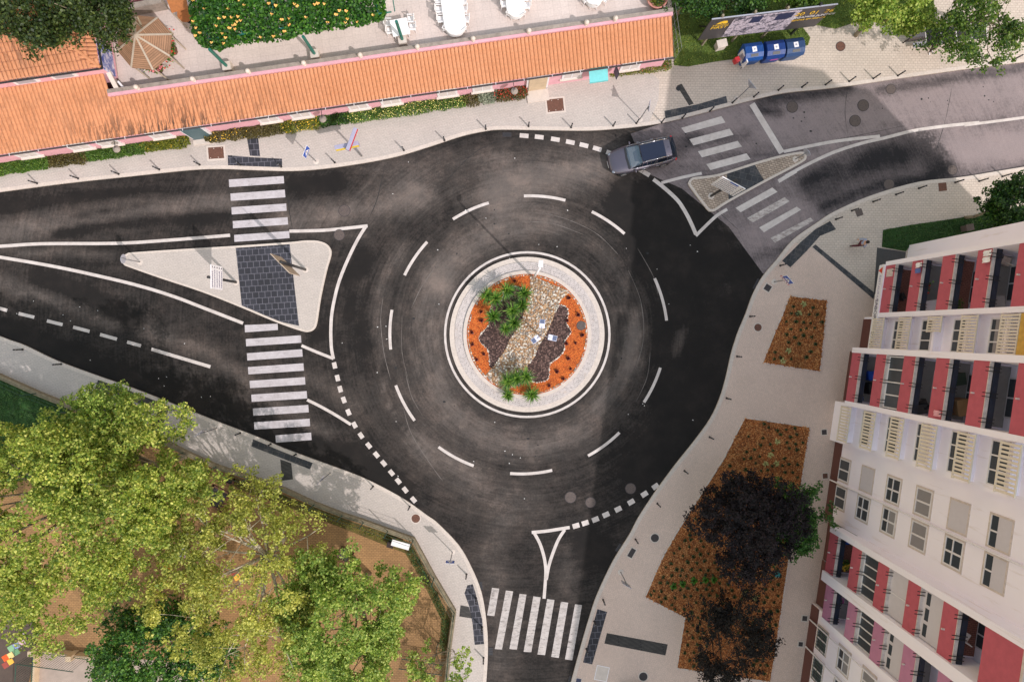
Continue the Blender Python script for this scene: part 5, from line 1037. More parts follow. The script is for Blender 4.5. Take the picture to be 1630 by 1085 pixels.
def person(base, heading, label, pose, top_m, leg_m, hair_m):
    t = thing('person', base, label, 'person'); t.rotation_euler = (0, 0, heading)
    if pose == 'walk':
        legs = [(0, 0, .92, .13, .11), (0, .09, .88, .085), (.16, .1, .5, .062), (.26, .1, .10, .042), (0, -.09, .88, .085), (-.06, -.1, .48, .062), (-.34, -.1, .16, .042)]; ft = [(.26, .1, .05), (-.36, -.1, .11)]
        hx, sh_z, hd_z = 0, 1.42, 1.60; hip = .92; hands = [((.22, -.27, .86), (.5, 0, -.9)), ((-.20, .27, .84), (-.35, 0, -.9))]; elb = [(.04, -.27, 1.13), (-.10, .27, 1.12)]
    else:
        legs = [(0, 0, .55, .14, .12), (.05, .09, .55, .09), (.44, .11, .52, .065), (.52, .12, .10, .045), (.05, -.09, .55, .09), (.44, -.11, .52, .065), (.60, -.12, .10, .045)]; ft = [(.56, .12, .05), (.64, -.12, .05)]
        hx, sh_z, hd_z = -.05, 1.04, 1.23; hip = .55; hands = [((.34, -.12, .64), (1, .3, -.2)), ((.34, .12, .64), (1, -.3, -.2))]; elb = [(.08, -.25, .78), (.08, .25, .78)]
    tor = [(hx, 0, hip, .13, .12), (hx, 0, hip+.22, .12, .10), (hx, 0, sh_z-.07, .15, .11), (hx, 0, sh_z+.06, .055), (hx+.02, 0, hd_z-.04, .085), (hx+.02, 0, hd_z+.06, .088)]
    n = len(tor); allp = tor+legs[1:]; E = [(0, 1), (1, 2), (2, 3), (3, 4), (4, 5), (0, n), (n, n+1), (n+1, n+2), (0, n+3), (n+3, n+4), (n+4, n+5)]
    k = len(allp)
    for s_, (e, (hp, _)) in zip((-1, 1), zip(elb, hands)): allp += [(hx, s_*.19, sh_z-.02, .058), e+(.045,), hp+(.03,)]; E += [(2, k), (k, k+1), (k+1, k+2)]; k += 3
    skinned('body', allp, E, [M_['skin']], t)
    g = lambda i, r: allp[i][:3]+(r,)
    skinned('trousers', [(hx, 0, hip+.02, .15, .135)]+[l[:3]+(l[3]+.022,) for l in legs[1:]], [(0, 1), (1, 2), (2, 3), (0, 4), (4, 5), (5, 6)], [M_[leg_m]], t)
    jp = [(hx, 0, hip+.03, .15, .14), (hx, 0, hip+.22, .145, .125), (hx, 0, sh_z-.06, .175, .13)]; JE = [(0, 1), (1, 2)]; k = 3
    for s_, (e, (hp, _)) in zip((-1, 1), zip(elb, hands)): ed = Vector(e).lerp(Vector(hp), .85); jp += [(hx, s_*.19, sh_z-.02, .078), e+(.062,), ed[:]+(.045,)]; JE += [(2, k), (k, k+1), (k+1, k+2)]; k += 3
    skinned('jacket', jp, JE, [M_[top_m]], t)
    # head details
    c = Vector((hx+.03, 0, hd_z)); loc = Vector(base)
    def put(mb, nm, mt): 
        me = bpy.data.meshes.new(nm); me.from_pydata(mb.v, [], mb.f); me.materials.append(mt); o = bpy.data.objects.new(nm, me); COL.objects.link(o); o.parent = t; [setattr(pp, 'use_smooth', True) for pp in me.polygons]; return o
    mb = MB(); mb.ball(c+Vector((-.015, 0, .035)), .113, 12, 8, 1.08); mb.ball(c+Vector((-.07, 0, -.03)), .07, 8, 6); put(mb, 'hair', M_[hair_m])
    mb = MB(); mb.ball(c+Vector((.04, 0, -.005)), .085, 12, 8, 1.15); mb.tube(c+Vector((.12, 0, .01)), c+Vector((.135, 0, -.025)), .012, .018, 6)
    for s_ in (-1, 1): mb.ball(c+Vector((.0, s_*.095, -.01)), .025, 6, 4, 1.3, .6, .5); hand(mb, Vector(hands[(s_+1)//2][0]), hands[(s_+1)//2][1], s_)
    put(mb, 'face_and_hands', M_['skin'])
    mb = MB()
    for s_ in (-1, 1): mb.ball(c+Vector((.112, s_*.032, .015)), .011, 6, 4)
    mb.box(c+Vector((.118, 0, -.06)), (.01, .04, .008)); put(mb, 'eyes_and_mouth', M_['black'])
    for x, y, z in ft: mb = MB(); mb.ball((x+.04, y, z), .05, 8, 5, .9, 2.6, .95); put(mb, 'shoe', M_['white'] if pose == 'sit' else M_['darkcloth'])
    return t
person(W(1361, 390, ZP), math.atan2(-.05, 1.0), 'person with dark hair, pale blue jacket and maroon trousers walking across the shaded paving', 'walk', 'jacket', 'maroon', 'hair_d')
person(W(1478, 70, ZP), -1.35, 'seated person in an orange top, dark trousers and white shoes under the bus shelter', 'sit', 'orangecloth', 'darkcloth', 'hair_d')
# ------------------------------------------------------------------ the car
def carpaint(name, col):
    m, t, p = nodes(name); p.inputs['Base Color'].default_value = col; p.inputs['Metallic'].default_value = .35; p.inputs['Roughness'].default_value = .32; p.inputs['Coat Weight'].default_value = .6; p.inputs['Coat Roughness'].default_value = .06
    n = noisen(t, pos(t), 60, 2); t.links.new(ramp(t, n, [(.3, sc(col, .92)), (.7, sc(col, 1.08))]), p.inputs['Base Color']); return m
M_['carpaint'] = carpaint('mauve_grey_metallic', srgb(98, 92, 106, .72)); M_['glass'] = flat('dark_car_glass', srgb(20, 28, 40), .05); M_['roofglass'] = flat('panoramic_glass', srgb(26, 32, 52), .06); M_['tyre'] = flat('tyre_rubber', srgb(26, 26, 28), .85); M_['rim'] = flat('alloy', srgb(170, 170, 176), .3, .7); M_['chrome'] = flat('chrome_trim', srgb(200, 200, 206), .2, .8)
m, t_, p = nodes('windscreen_glass'); p.inputs['Base Color'].default_value = srgb(96, 118, 134); p.inputs['Roughness'].default_value = .04; p.inputs['Alpha'].default_value = .42; M_['screen'] = m
M_['tail'] = flat('tail_lamp_red', srgb(200, 20, 40), .25); M_['cabin'] = flat('cabin_grey', srgb(120, 120, 126), .8); M_['headl'] = flat('headlamp', srgb(120, 126, 138), .15)
cc = (W(972, 258, .9)+W(1073, 236, .9))/2; rear = W(1070, 238.5, .9); frontp = W(972, 262, .9); hd = (frontp-rear); ang = math.atan2(hd.y, hd.x)
car = thing('parked_car', (cc.x, cc.y, .004), 'mauve-grey estate car with dark glass roof entering the roundabout', 'car')
car.name = 'car'; car.rotation_euler = (0, 0, ang)
def cb_(mb, name, mats, parent=car, smooth=True, bevel=0):
    me = bpy.data.meshes.new(name); me.from_pydata([tuple(v) for v in mb.v], [], mb.f)
    for m_ in (mats if isinstance(mats, list) else [mats]): me.materials.append(m_)
    me.polygons.foreach_set('material_index', mb.m); me.polygons.foreach_set('use_smooth', [smooth]*len(mb.f)); o = bpy.data.objects.new(name, me); COL.objects.link(o); o.parent = parent
    if bevel: b_ = o.modifiers.new('b', 'BEVEL'); b_.width = bevel; b_.segments = 2; b_.limit_method = 'ANGLE'
    return o
def loft(mb, secs, closed=True, caps=True):
    n = len(secs[0]); o = len(mb.v); mb.v += [p for s_ in secs for p in s_]
    for k in range(len(secs)-1):
        for i in range(n if closed else n-1): j = (i+1) % n; mb.f.append((o+k*n+i, o+k*n+j, o+(k+1)*n+j, o+(k+1)*n+i)); mb.m.append(mb.mi)
    if caps: mb.f.append(tuple(o+i for i in range(n-1, -1, -1))); mb.m.append(mb.mi); mb.f.append(tuple(o+(len(secs)-1)*n+i for i in range(n))); mb.m.append(mb.mi)
# stations x (front +), half width, shoulder z, deck z at centre
st = [(2.34,.36,.60,.64),(2.28,.56,.67,.75),(2.12,.72,.74,.86),(1.85,.82,.80,.94),(1.4,.885,.86,1.0),(.95,.92,.91,1.04),(.5,.92,.94,1.05),(-.4,.92,.96,1.06),(-1.2,.92,.98,1.06),(-1.8,.90,.99,1.06),(-2.08,.85,.98,1.04),(-2.22,.76,.93,.98),(-2.32,.56,.82,.86)]
mb = MB(); S_ = []
for x, w_, zs, zd in st:
    lo = .26 if abs(x) < 2.1 else .34
    S_.append([(x, -w_*.90, lo), (x, -w_*.99, .42), (x, -w_, .62 if zs > .65 else .5), (x, -w_*.985, zs-.06), (x, -w_*.93, zs), (x, -w_*.70, zd-.025), (x, -w_*.3, zd), (x, w_*.3, zd), (x, w_*.70, zd-.025), (x, w_*.93, zs), (x, w_*.985, zs-.06), (x, w_, .62 if zs > .65 else .5), (x, w_*.99, .42), (x, w_*.90, lo)])
loft(mb, S_)
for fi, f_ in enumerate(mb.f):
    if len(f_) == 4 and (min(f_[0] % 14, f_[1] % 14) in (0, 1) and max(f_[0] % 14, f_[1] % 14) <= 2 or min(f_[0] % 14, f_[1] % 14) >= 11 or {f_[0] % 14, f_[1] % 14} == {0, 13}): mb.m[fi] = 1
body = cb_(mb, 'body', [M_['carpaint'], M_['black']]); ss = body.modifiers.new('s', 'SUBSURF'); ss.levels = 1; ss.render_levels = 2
# greenhouse: pillars and roof shell
gh = [(.98,.76,.76,1.03,1.035),(.62,.78,.72,1.04,1.23),(.22,.79,.66,1.05,1.42),(-.1,.79,.62,1.05,1.475),(-.8,.79,.62,1.05,1.49),(-1.5,.77,.60,1.05,1.46),(-1.85,.74,.58,1.05,1.40),(-2.16,.68,.60,1.03,1.12)]
mb = MB(); loft(mb, [[(x, -w0, z0), (x, -w1, z1-.05), (x, -w1*.86, z1), (x, 0, z1+.015), (x, w1*.86, z1), (x, w1, z1-.05), (x, w0, z0)] for x, w0, w1, z0, z1 in gh[2:7]], False, False); cb_(mb, 'roof', M_['carpaint'])
for s_ in (-1, 1):
    mb = MB()
    for a, b_ in ((0, 2), (2, 3), (3, 4), (4, 5), (5, 6)):
        A_, B_ = gh[a], gh[b_]; y = lambda g, f: s_*(g[1]+(g[2]-g[1])*f+.008)
        z = lambda g, f: g[3]+(g[4]-.05-g[3])*f
        q = [(A_[0]-.03, y(A_, .06), z(A_, .06)), (B_[0]+.03, y(B_, .06), z(B_, .06)), (B_[0]+.03, y(B_, .88), z(B_, .88)), (A_[0]-.03, y(A_, .88), z(A_, .88))]
        mb.add(q, [(0, 1, 2, 3)])
    cb_(mb, 'side_windows', M_['glass'], smooth=False)
    mb = MB(); mb.path([(.95, s_*.80, 1.05), (.3, s_*.815, 1.06), (-1.2, s_*.815, 1.06), (-1.95, s_*.76, 1.08)], .012, 6); cb_(mb, 'window_trim', M_['chrome'])
    mb = MB(); mb.path([(.15, s_*.60, 1.46), (-.1, s_*.60, 1.53), (-1.4, s_*.58, 1.53), (-1.7, s_*.57, 1.47)], .018, 6); cb_(mb, 'roof_rail', M_['chrome'])
    mb = MB(); mb.ball((.72, s_*.98, 1.06), .09, 10, 6, .75, .75, 1.25); mb.tube((.70, s_*.84, 1.02), (.72, s_*.95, 1.04), .025, .02, 6); cb_(mb, 'wing_mirror', M_['carpaint'])
    mb = MB(); mb.ball((2.10, s_*.60, .72), .09, 10, 6, .55, 1.8, 1.2); cb_(mb, 'headlight', M_['headl'])
    mb = MB(); mb.ball((-2.17, s_*.74, .86), .09, 10, 6, .8, 1.0, 1.25); cb_(mb, 'tail_light', M_['tail'])
    for x in (.1, -.85): mb = MB(); mb.box((x, s_*.925, .88), (.2, .02, .03)); cb_(mb, 'door_handle', M_['chrome'], bevel=.006)
    mb = MB(); mb.path([(-.35, s_*.80, 1.05), (-.37, s_*.64, 1.46)], .022, 6); cb_(mb, 'door_pillar', M_['black'])
    for x in (1.42, -1.40):
        w_ = thing('wheel', (0, 0, 0), None, None) if False else None
        mb = MB(); mb.tube((x, s_*.70, .33), (x, s_*.915, .33), .33, .33, 24); wh = cb_(mb, 'wheel', M_['tyre'], smooth=False, bevel=.03); mb = MB(); mb.tube((x, s_*.90, .33), (x, s_*.925, .33), .22, .20, 20)
        cb_(mb, 'rim', M_['rim'], wh, smooth=False)
        mb = MB(); mb.tube((x, s_*.68, .36), (x, s_*.905, .36), .375, .375, 24); cb_(mb, 'wheel_arch', M_['black'], smooth=False)
# glass front and rear, panoramic roof
mb = MB(); a, b_ = gh[0], gh[2]; mb.add([(1.02, -.72, 1.045), (1.08, 0, 1.06), (1.02, .72, 1.045), (.24, .60, 1.425), (.27, 0, 1.445), (.24, -.60, 1.425)], [(0, 1, 4, 5), (1, 2, 3, 4)]); cb_(mb, 'windscreen', M_['screen'])
mb = MB(); mb.add([(1.14, -.76, 1.02), (1.2, 0, 1.045), (1.14, .76, 1.02), (1.0, .74, 1.055), (1.06, 0, 1.07), (1.0, -.74, 1.055)], [(0, 1, 4, 5), (1, 2, 3, 4)]); cb_(mb, 'scuttle', M_['black'])
mb = MB(); mb.add([(-1.84, -.62, 1.40), (-1.88, 0, 1.43), (-1.84, .62, 1.40), (-2.24, .74, 1.04), (-2.30, 0, 1.06), (-2.24, -.74, 1.04)], [(0, 1, 4, 5), (1, 2, 3, 4)]); cb_(mb, 'rear_window', M_['glass'])
mb = MB(); mb.hexa([(-1.42, -.56, 1.46), (.20, -.56, 1.43), (.20, .56, 1.43), (-1.42, .56, 1.46), (-1.42, -.56, 1.53), (.20, -.56, 1.50), (.20, .56, 1.50), (-1.42, .56, 1.53)]); cb_(mb, 'panoramic_roof', M_['roofglass'], smooth=False, bevel=.012)
mb = MB(); mb.box((.55, 0, 1.03), (.8, 1.36, .02)); mb.box((.8, 0, 1.06), (.3, 1.3, .08)); cb_(mb, 'dashboard', M_['cabin'], bevel=.02)
for s_ in (-.35, .35): mb = MB(); mb.box((.05, s_, 1.12), (.14, .46, .5), 0, -.2); mb.box((.0, s_, 1.35), (.09, .26, .14)); cb_(mb, 'seat', M_['cabin'], bevel=.04)
mb = MB(); mb.tube((-1.62, 0, 1.47), (-1.72, 0, 1.58), .012, .008, 6); cb_(mb, 'aerial', M_['black'])
mb = MB(); mb.box((2.325, 0, .52), (.03, 1.0, .18)); cb_(mb, 'grille', M_['black'], bevel=.01); mb = MB(); mb.box((2.345, 0, .45), (.012, .5, .11)); cb_(mb, 'number_plate', M_['white'])

# ------------------------------------------------------------------ motorcycle (mostly below the frame)
b = W(1004, 1093, ZP); mo = thing('motorcycle', b, 'black motorcycle with its handlebar just inside the bottom edge', 'motorcycle')
mb = MB(); 
def T(x, y, z): return (b.x+x, b.y+y, z)
for x in (-.55, .75):
    mb = MB(); mb.lathe((0, 0, 0), [(.30, -.06), (.32, 0), (.30, .06)], 20); mb.v = [T(x+v[0], v[2], .32+v[1]+.12) for v in mb.v]; wh = mb.build('wheel', M_['tyre'], mo)
mb = MB(); mb.path([T(-.55, 0, .44), T(-.35, 0, 1.0), T(-.28, 0, 1.1)], .04, 8); mb.path([T(-.2, .38, 1.12), T(-.3, .2, 1.14), T(-.3, -.2, 1.14), T(-.2, -.38, 1.12)], .022, 8); mb.build('handlebar', M_['black'], mo)
mb = MB(); mb.ball(T(0, 0, .92), .2, 12, 8, .7, 1.6, .9); mb.build('fuel_tank', M_['black'], mo, smooth=True); mb = MB(); mb.box(T(.55, 0, .9), (.7, .26, .1)); mb.build('seat', M_['tyre'], mo, bevel=.04)
mb = MB(); mb.box(T(.15, 0, .55), (.6, .26, .4)); mb.build('engine', M_['darkcover'], mo, bevel=.05)
for s_ in (-1, 1): mb = MB(); mb.path([T(-.28, s_*.3, 1.14), T(-.36, s_*.36, 1.3)], .01, 6); mb.ball(T(-.36, s_*.36, 1.32), .07, 8, 5, .7, .5, 1); mb.build('mirror', M_['chrome'], mo)

# ------------------------------------------------------------------ playground wall and fence
M_['lowwall'] = M('mossy_cement_wall', srgb(150, 136, 112, .8), .9, var=.3, scale=3, fine=.3); M_['fgreen'] = flat('green_fence_metal', srgb(34, 72, 60), .5)
wp = [(p[0], p[1]) for p in fen]; wall = thing('playground_wall', (wp[9][0], wp[9][1], 0), 'low mossy cement wall carrying a thin green fence round the playground', 'wall')
mb = MB(); mb.ribbon([(p[0], p[1]) for p in wp], .22, .55, .0, off=-.0); mb.build('base_wall', M_['lowwall'], wall); mb = MB(); mb.ribbon(wp, .28, .60, .55); mb.build('coping', M_['lowwall'], wall)
acc = 0; posts = []
for a, b_ in zip(wp[:-1], wp[1:]):
    L = math.hypot(b_[0]-a[0], b_[1]-a[1]); n = max(1, round(L/2.6))
    posts += [(a[0]+(b_[0]-a[0])*i/n, a[1]+(b_[1]-a[1])*i/n) for i in range(n)]
for x, y in posts: mb = MB(); mb.tube((x, y, .5), (x, y, 2.1), .035, .035, 6); mb.build('fence_post', M_['fgreen'], wall)
mb = MB()
for z in (.75, 1.4, 2.05):
    for a, b_ in zip(wp[:-1], wp[1:]): mb.tube((a[0], a[1], z), (b_[0], b_[1], z), .012, .012, 4, False)
mb.build('fence_wires', M_['fgreen'], wall)
# bottom gate fence with bars
A_ = W(640, 1046, .06); B_ = W(706, 1056, .06); g = thing('bar_fence', A_, 'dark bar fence across the bottom of the playground', 'fence'); mb = MB(); d = (B_-A_)
for k in range(34): p_ = A_+d*(k/33); mb.tube(p_, p_+Vector((0, 0, 1.6)), .016, .016, 4)
mb.build('bars', M_['fgreen'], g); mb = MB(); mb.tube(A_+Vector((0, 0, .2)), B_+Vector((0, 0, .2)), .03, .03, 6); mb.tube(A_+Vector((0, 0, 1.55)), B_+Vector((0, 0, 1.55)), .03, .03, 6); mb.build('rails', M_['fgreen'], g)
# fenced court, lower left
ct = thing('court_wall', W(62, 1034, .05), 'low cream wall with green railings at the bottom left corner', 'wall'); M_['cream'] = M('cream_wall', srgb(214, 190, 160, .85), .85, var=.12, scale=3, fine=.12)
c0, c1_, c2_ = W(63, 1030, .05), W(150, 1042, .05), W(56, 1160, .05); mb = MB(); mb.ribbon([c2_[:2], c0[:2], c1_[:2]], .24, .6, 0); mb.build('base_wall', M_['cream'], ct)
for p_ in (c0, W(122, 1038, .05)): mb = MB(); mb.box((p_.x, p_.y, .5), (.36, .36, 1.0)); mb.build('pillar', M_['cream'], ct)
mb = MB()
for a, b_ in ((c2_, c0), (c0, c1_)):
    L = (b_-a).length; n = int(L/.16)
    for k in range(n): p_ = a.lerp(b_, k/n); mb.tube((p_.x, p_.y, .6), (p_.x, p_.y, 2.4), .012, .012, 4, False)
mb.build('railing_bars', M_['fgreen'], ct, ); mb = MB()
for a, b_ in ((c2_, c0), (c0, c1_)):
    for z in (.7, 2.35): mb.tube((a.x, a.y, z), (b_.x, b_.y, z), .03, .03, 6)
mb.build('railing_rails', M_['fgreen'], ct)
# hopscotch (flat painted squares) at the left and under the tree
hc = [srgb(150, 70, 60), srgb(226, 120, 30), srgb(236, 176, 70), srgb(222, 88, 34), srgb(214, 196, 130), srgb(110, 150, 110), srgb(130, 170, 130), srgb(140, 150, 200), srgb(214, 170, 190), srgb(170, 150, 150)]
def hop(pts, ang, sz, z):
    for i, (x, y, ci) in enumerate(pts):
        m_ = flat('hopscotch_paint', hc[ci], .8, var=.12) if ('hop%d' % ci) not in M_ else M_['hop%d' % ci]; M_['hop%d' % ci] = m_
        mb = MB(); c = W(x, y, z); mb.box((c.x, c.y, z), (sz, sz, .004), ang); struct(mb, 'ground_marking', m_)
hop([(8.5,1058,0),(8.5,1046.5,3),(16.5,1052,2),(17,1042.5,4),(26,1037,5),(17.5,1031.5,6),(26,1027,7),(34.5,1021.5,8),(37,1012,9)], .55, .40, .078)
hop([(262,867,3),(267,902,1),(277,888,5),(287,883,7),(295,881,8),(291,876,7),(377,918,2),(372,910,0)], .5, .42, .066)
# table, benches and hidden dark mats
t = thing('play_table', W(635, 870, .06), 'white rectangular table by the playground wall', 'table'); c = W(637.5, 866.5, .75); mb = MB(); mb.box(c, (1.25, .42, .05), math.radians(-16)); mb.build('tabletop', M_['white'], t, bevel=.01)
for sx in (-.5, .5):
    for sy in (-.15, .15): v = Matrix.Rotation(math.radians(-16), 3, 'Z') @ Vector((sx, sy, 0)); mb = MB(); mb.tube((c.x+v.x, c.y+v.y, .06), (c.x+v.x, c.y+v.y, .74), .03, .03, 6); mb.build('leg', M_['grey_metal'], t)
t = thing('waste_box', W(623, 866, .06), 'small dark slatted box at the left end of the white table', 'box'); mb = MB(); c = W(622, 865.5, .3); mb.box(c, (.42, .32, .5), math.radians(-16)); mb.build('body', M_['darkcover'], t, bevel=.02); mb = MB(); mb.box(c+Vector((0, 0, .27)), (.46, .36, .04), math.radians(-16)); mb.build('lid', M_['darkcloth'], t)
def pitb(px, py, w_, h_, ang, label):
    t = thing('tree_pit', W(px, py, .06), label, 'tree pit'); mb = MB(); c = W(px, py, .06); a = math.radians(ang); mb.box((c.x, c.y, .07), (w_*.86, h_*.86, .03), a); mb.build('soil', M_['darkcover'], t); mb = MB()
    for sx, sy, lx, ly in ((0, .5, 1, .12), (0, -.5, 1, .12), (.5, 0, .12, 1), (-.5, 0, .12, 1)): v = Matrix.Rotation(a, 3, 'Z') @ Vector((sx*w_, sy*h_, 0)); mb.box((c.x+v.x, c.y+v.y, .10), (w_+.12 if lx == 1 else .12, h_+.12 if ly == 1 and lx != 1 else .12, .14), a)
    mb.build('border', M_['rusty'], t)
pitb(549, 883, .85, .8, -30, 'dark square tree pit above the fresh green tree'); pitb(346, 792, 1.2, 1.3, -28, 'dark square tree pit near the wall at the top of the playground'); pitb(366, 765.5, .5, .4, -20, 'small dark square hatch inside the wall')
# pavement hut under the tree
t = thing('pavement_shelter', W(190, 668, ZP), 'dark flat-roofed shelter mostly hidden under the overhanging tree', 'bus shelter'); a = W(134, 640, 2.4); b_ = W(243, 690, 2.4); q = W(128, 658, 2.4)
mb = MB(); P_ = [W2(135,629,2.4), W2(160,634,2.4), W2(232,672,2.4), W2(224,690,2.4), W2(150,656,2.4), W2(128,645,2.4)]; mb.prism(P_, 2.34, 2.42, bottom=True); mb.build('roof', M_['smoked'], t)
for x, y in ((133,636),(226,684),(180,664)): c = W(x, y, 2.34); mb = MB(); mb.tube((c.x, c.y, ZP), (c.x, c.y, 2.35), .04, .04, 6); mb.build('post', M_['grey_metal'], t)
# teal bag in the bed
mb = MB(); c = W(1237, 913, .17); mb.ball((c.x, c.y, .28), .22, 9, 6, .6, 1.2, .8); mb.v = [(v[0]+random.uniform(-.03, .03), v[1]+random.uniform(-.03, .03), v[2]+random.uniform(-.02, .02)) for v in mb.v]; top(mb, 'plastic_bag', flat('teal_plastic', srgb(30, 130, 134), .4), 'crumpled teal plastic bag in the bark bed below the feathery tree', 'plastic bag')
# ------------------------------------------------------------------ long pink house with terrace
def tiles(name, c, c2, dirt):
    m, t, p = nodes(name); g = N(t, 'ShaderNodeNewGeometry'); n = noisen(t, g.outputs['Position'], .7, 6, .7); cc = ramp(t, n, [(.3, c), (.7, c2)])
    mp = N(t, 'ShaderNodeMapping'); mp.inputs['Rotation'].default_value = (0, 0, math.radians(-8.3)); mp.inputs['Scale'].default_value = (4.2, .55, 1); t.links.new(g.outputs['Position'], mp.inputs['Vector'])
    n2 = noisen(t, mp.outputs[0], 1.3, 6, .7); a = N(t, 'ShaderNodeAttribute', attribute_name='soot')
    f = math_(t, 'MULTIPLY', ramp(t, n2, [(.50, (0, 0, 0, 1)), (.54, (1, 1, 1, 1))]), a.outputs['Fac']); cc = mixc(t, f, cc, dirt); gr_ = N(t, 'ShaderNodeAttribute', attribute_name='groove'); cc = mixc(t, math_(t, 'MULTIPLY', gr_.outputs['Fac'], .75), cc, sc(c, .5))  # grooves darkened in the colour: lodged dirt plus shade the sun barely gives
    n3 = noisen(t, g.outputs['Position'], 7, 3); cc = mixc(t, 1.0, cc, ramp(t, n3, [(.3, (.86,)*3+(1,)), (.6, (1.04,)*3+(1,))]), 'MULTIPLY')
    t.links.new(cc, p.inputs['Base Color']); p.inputs['Roughness'].default_value = .8; return m
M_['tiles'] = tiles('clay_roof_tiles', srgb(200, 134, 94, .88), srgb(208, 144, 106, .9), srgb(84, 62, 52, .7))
M_['pink'] = M('pink_render', srgb(228, 172, 184, .85), .85, var=.08, scale=2); M_['stone'] = M('grey_stone_coping', srgb(170, 156, 146, .8), .9, var=.25, scale=3, fine=.2); M_['terr'] = paver('terrace_tiles', srgb(226, 208, 200, K), srgb(208, 190, 182, K), .5, .5, math.radians(-8.3), .010, .03, .12, stain=srgb(150, 130, 116, K), stainlo=.66, offset=0)
M_['teal'] = flat('dark_teal_door', srgb(70, 96, 104), .5); M_['aqua'] = flat('turquoise_canvas', srgb(116, 204, 208, .85), .7); M_['tilepanel'] = None
E0 = W(0, 247, 2.75); E1 = W(1072, 91, 2.75); e = (E1-E0); e.z = 0; e.normalize(); nN = Vector((-e.y, e.x, 0))
def HP(x, y, z): v = E1+e*x+nN*y; return Vector((v.x, v.y, z))
Lh = (E1-E0).length+3; tl = (W(176.7, 153, 3.6)-E1).dot(e); d1 = (W(400, 122.7, 3.6)-E1).dot(nN); xl = -Lh
d2 = (W(165, 117.4, 4.05)-E1).dot(nN)
house = thing('long_house', HP(-10, 0, .1), 'long pink house with orange tile roof and a terrace on top', 'house')
def tileroof(name, x0, x1, y0, y1, z0, z1, parent, hp, pitchw=.25, course=.42, soot=None, mat='tiles'):
    nc = int(round((x1-x0)/pitchw)); prof = [(0, .03), (.12, .06), (.45, .08), (.76, .055), (.86, .01), (.93, -.06)]
    xs = []; hs = []
    for k in range(nc):
        for a, h in prof: xs.append(x0+(k+a)*(x1-x0)/nc); hs.append(h)
    xs.append(x1); hs.append(0); rows = int(round(math.hypot(y1-y0, z1-z0)/course)); V = []; so = []
    for r in range(rows):
        for t0, lift in ((r/rows, .03), ((r+1)/rows, 0)):
            for x, h in zip(xs, hs): v = hp(x, y0+(y1-y0)*t0, z0+(z1-z0)*t0+lift+h*(1.0 if lift else .8)); V.append(v[:]); so.append(soot(x, t0) if soot else 0)
    n = len(xs); Fc = []
    for r in range(rows*2-1):
        i = np.arange(n-1)+r*n; Fc.append(np.stack([i, i+1, i+1+n, i+n], 1))
    V = np.array(V)
    off = Vector((0, 0, 0)); pp = parent
    while pp is not None: off = off+pp.location; pp = pp.parent
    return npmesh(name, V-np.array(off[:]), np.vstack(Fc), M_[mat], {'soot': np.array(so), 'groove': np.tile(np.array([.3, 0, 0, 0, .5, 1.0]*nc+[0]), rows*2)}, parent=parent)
def soot_main(x, t):
    px = 1072+x/S*1.0
    s = max(0, 1-abs(px-330)/260)*.9*(1-t)**.5+ (.5 if px < 420 and t < .25 else 0)*max(0, 1-abs(px-300)/200)
    return min(1, s*.75) if px > 160 else .2
tileroof('roof', tl, 0, 0, d1, 2.78, 3.60, house, HP, soot=soot_main); tileroof('roof', xl, tl, 0, d2, 2.78, 4.05, house, HP, soot=soot_main)
mb = MB(); mb.prism([HP(xl, .28, 0)[:2], HP(-.25, .28, 0)[:2], HP(-.25, d1+.0, 0)[:2], HP(xl, d1, 0)[:2]], 0, 2.72); mb.build('wall', M_['pink'], house)
mb = MB(); mb.tube(HP(xl, -.06, 2.72), HP(.05, -.06, 2.72), .06, .06, 8); mb.build('gutter', M_['darkcover'], house)
for k in range(26): x = -k*1.85-.6; mb = MB(); mb.box(HP(x, -.05, 2.76), (.03, .16, .05), math.atan2(e.y, e.x)); mb.build('gutter_bracket', M_['white'], house)
mb = MB(); mb.hexa([HP(tl-.1, d1+.02, 2.7), HP(.05, d1+.02, 2.7), HP(.05, d1+.20, 2.7), HP(tl-.1, d1+.20, 2.7), HP(tl-.1, d1+.02, 3.78), HP(.05, d1+.02, 3.78), HP(.05, d1+.20, 3.78), HP(tl-.1, d1+.20, 3.78)]); mb.build('parapet', M_['pink'], house)
mb = MB(); mb.hexa([HP(tl-.1, d1+.205, 3.0), HP(.1, d1+.205, 3.0), HP(.1, d1+.44, 3.0), HP(tl-.1, d1+.44, 3.0), HP(tl-.1, d1+.205, 3.80), HP(.1, d1+.205, 3.80), HP(.1, d1+.44, 3.80), HP(tl-.1, d1+.44, 3.80)]); mb.build('coping', M_['stone'], house)
for x in (216,306,394,483,573,664,753,842,934,980):
    v = W(x, 153-(x-176.7)*.1432-9, 4.1); mb = MB(); mb.lathe((v.x, v.y, 3.80), [(.12, 0), (.12, .05), (.07, .09), (.14, .2), (.16, .3), (.12, .42), (.03, .48)], 12); mb.build('finial', M_['concrete'], house, smooth=True)
mb = MB(); mb.prism([HP(tl, d1+.5, 0)[:2], HP(.1, d1+.5, 0)[:2], HP(0, 16, 0)[:2], HP(tl-1, 16, 0)[:2]], 0, 3.0); mb.build('terrace_floor', M_['terr'], house)
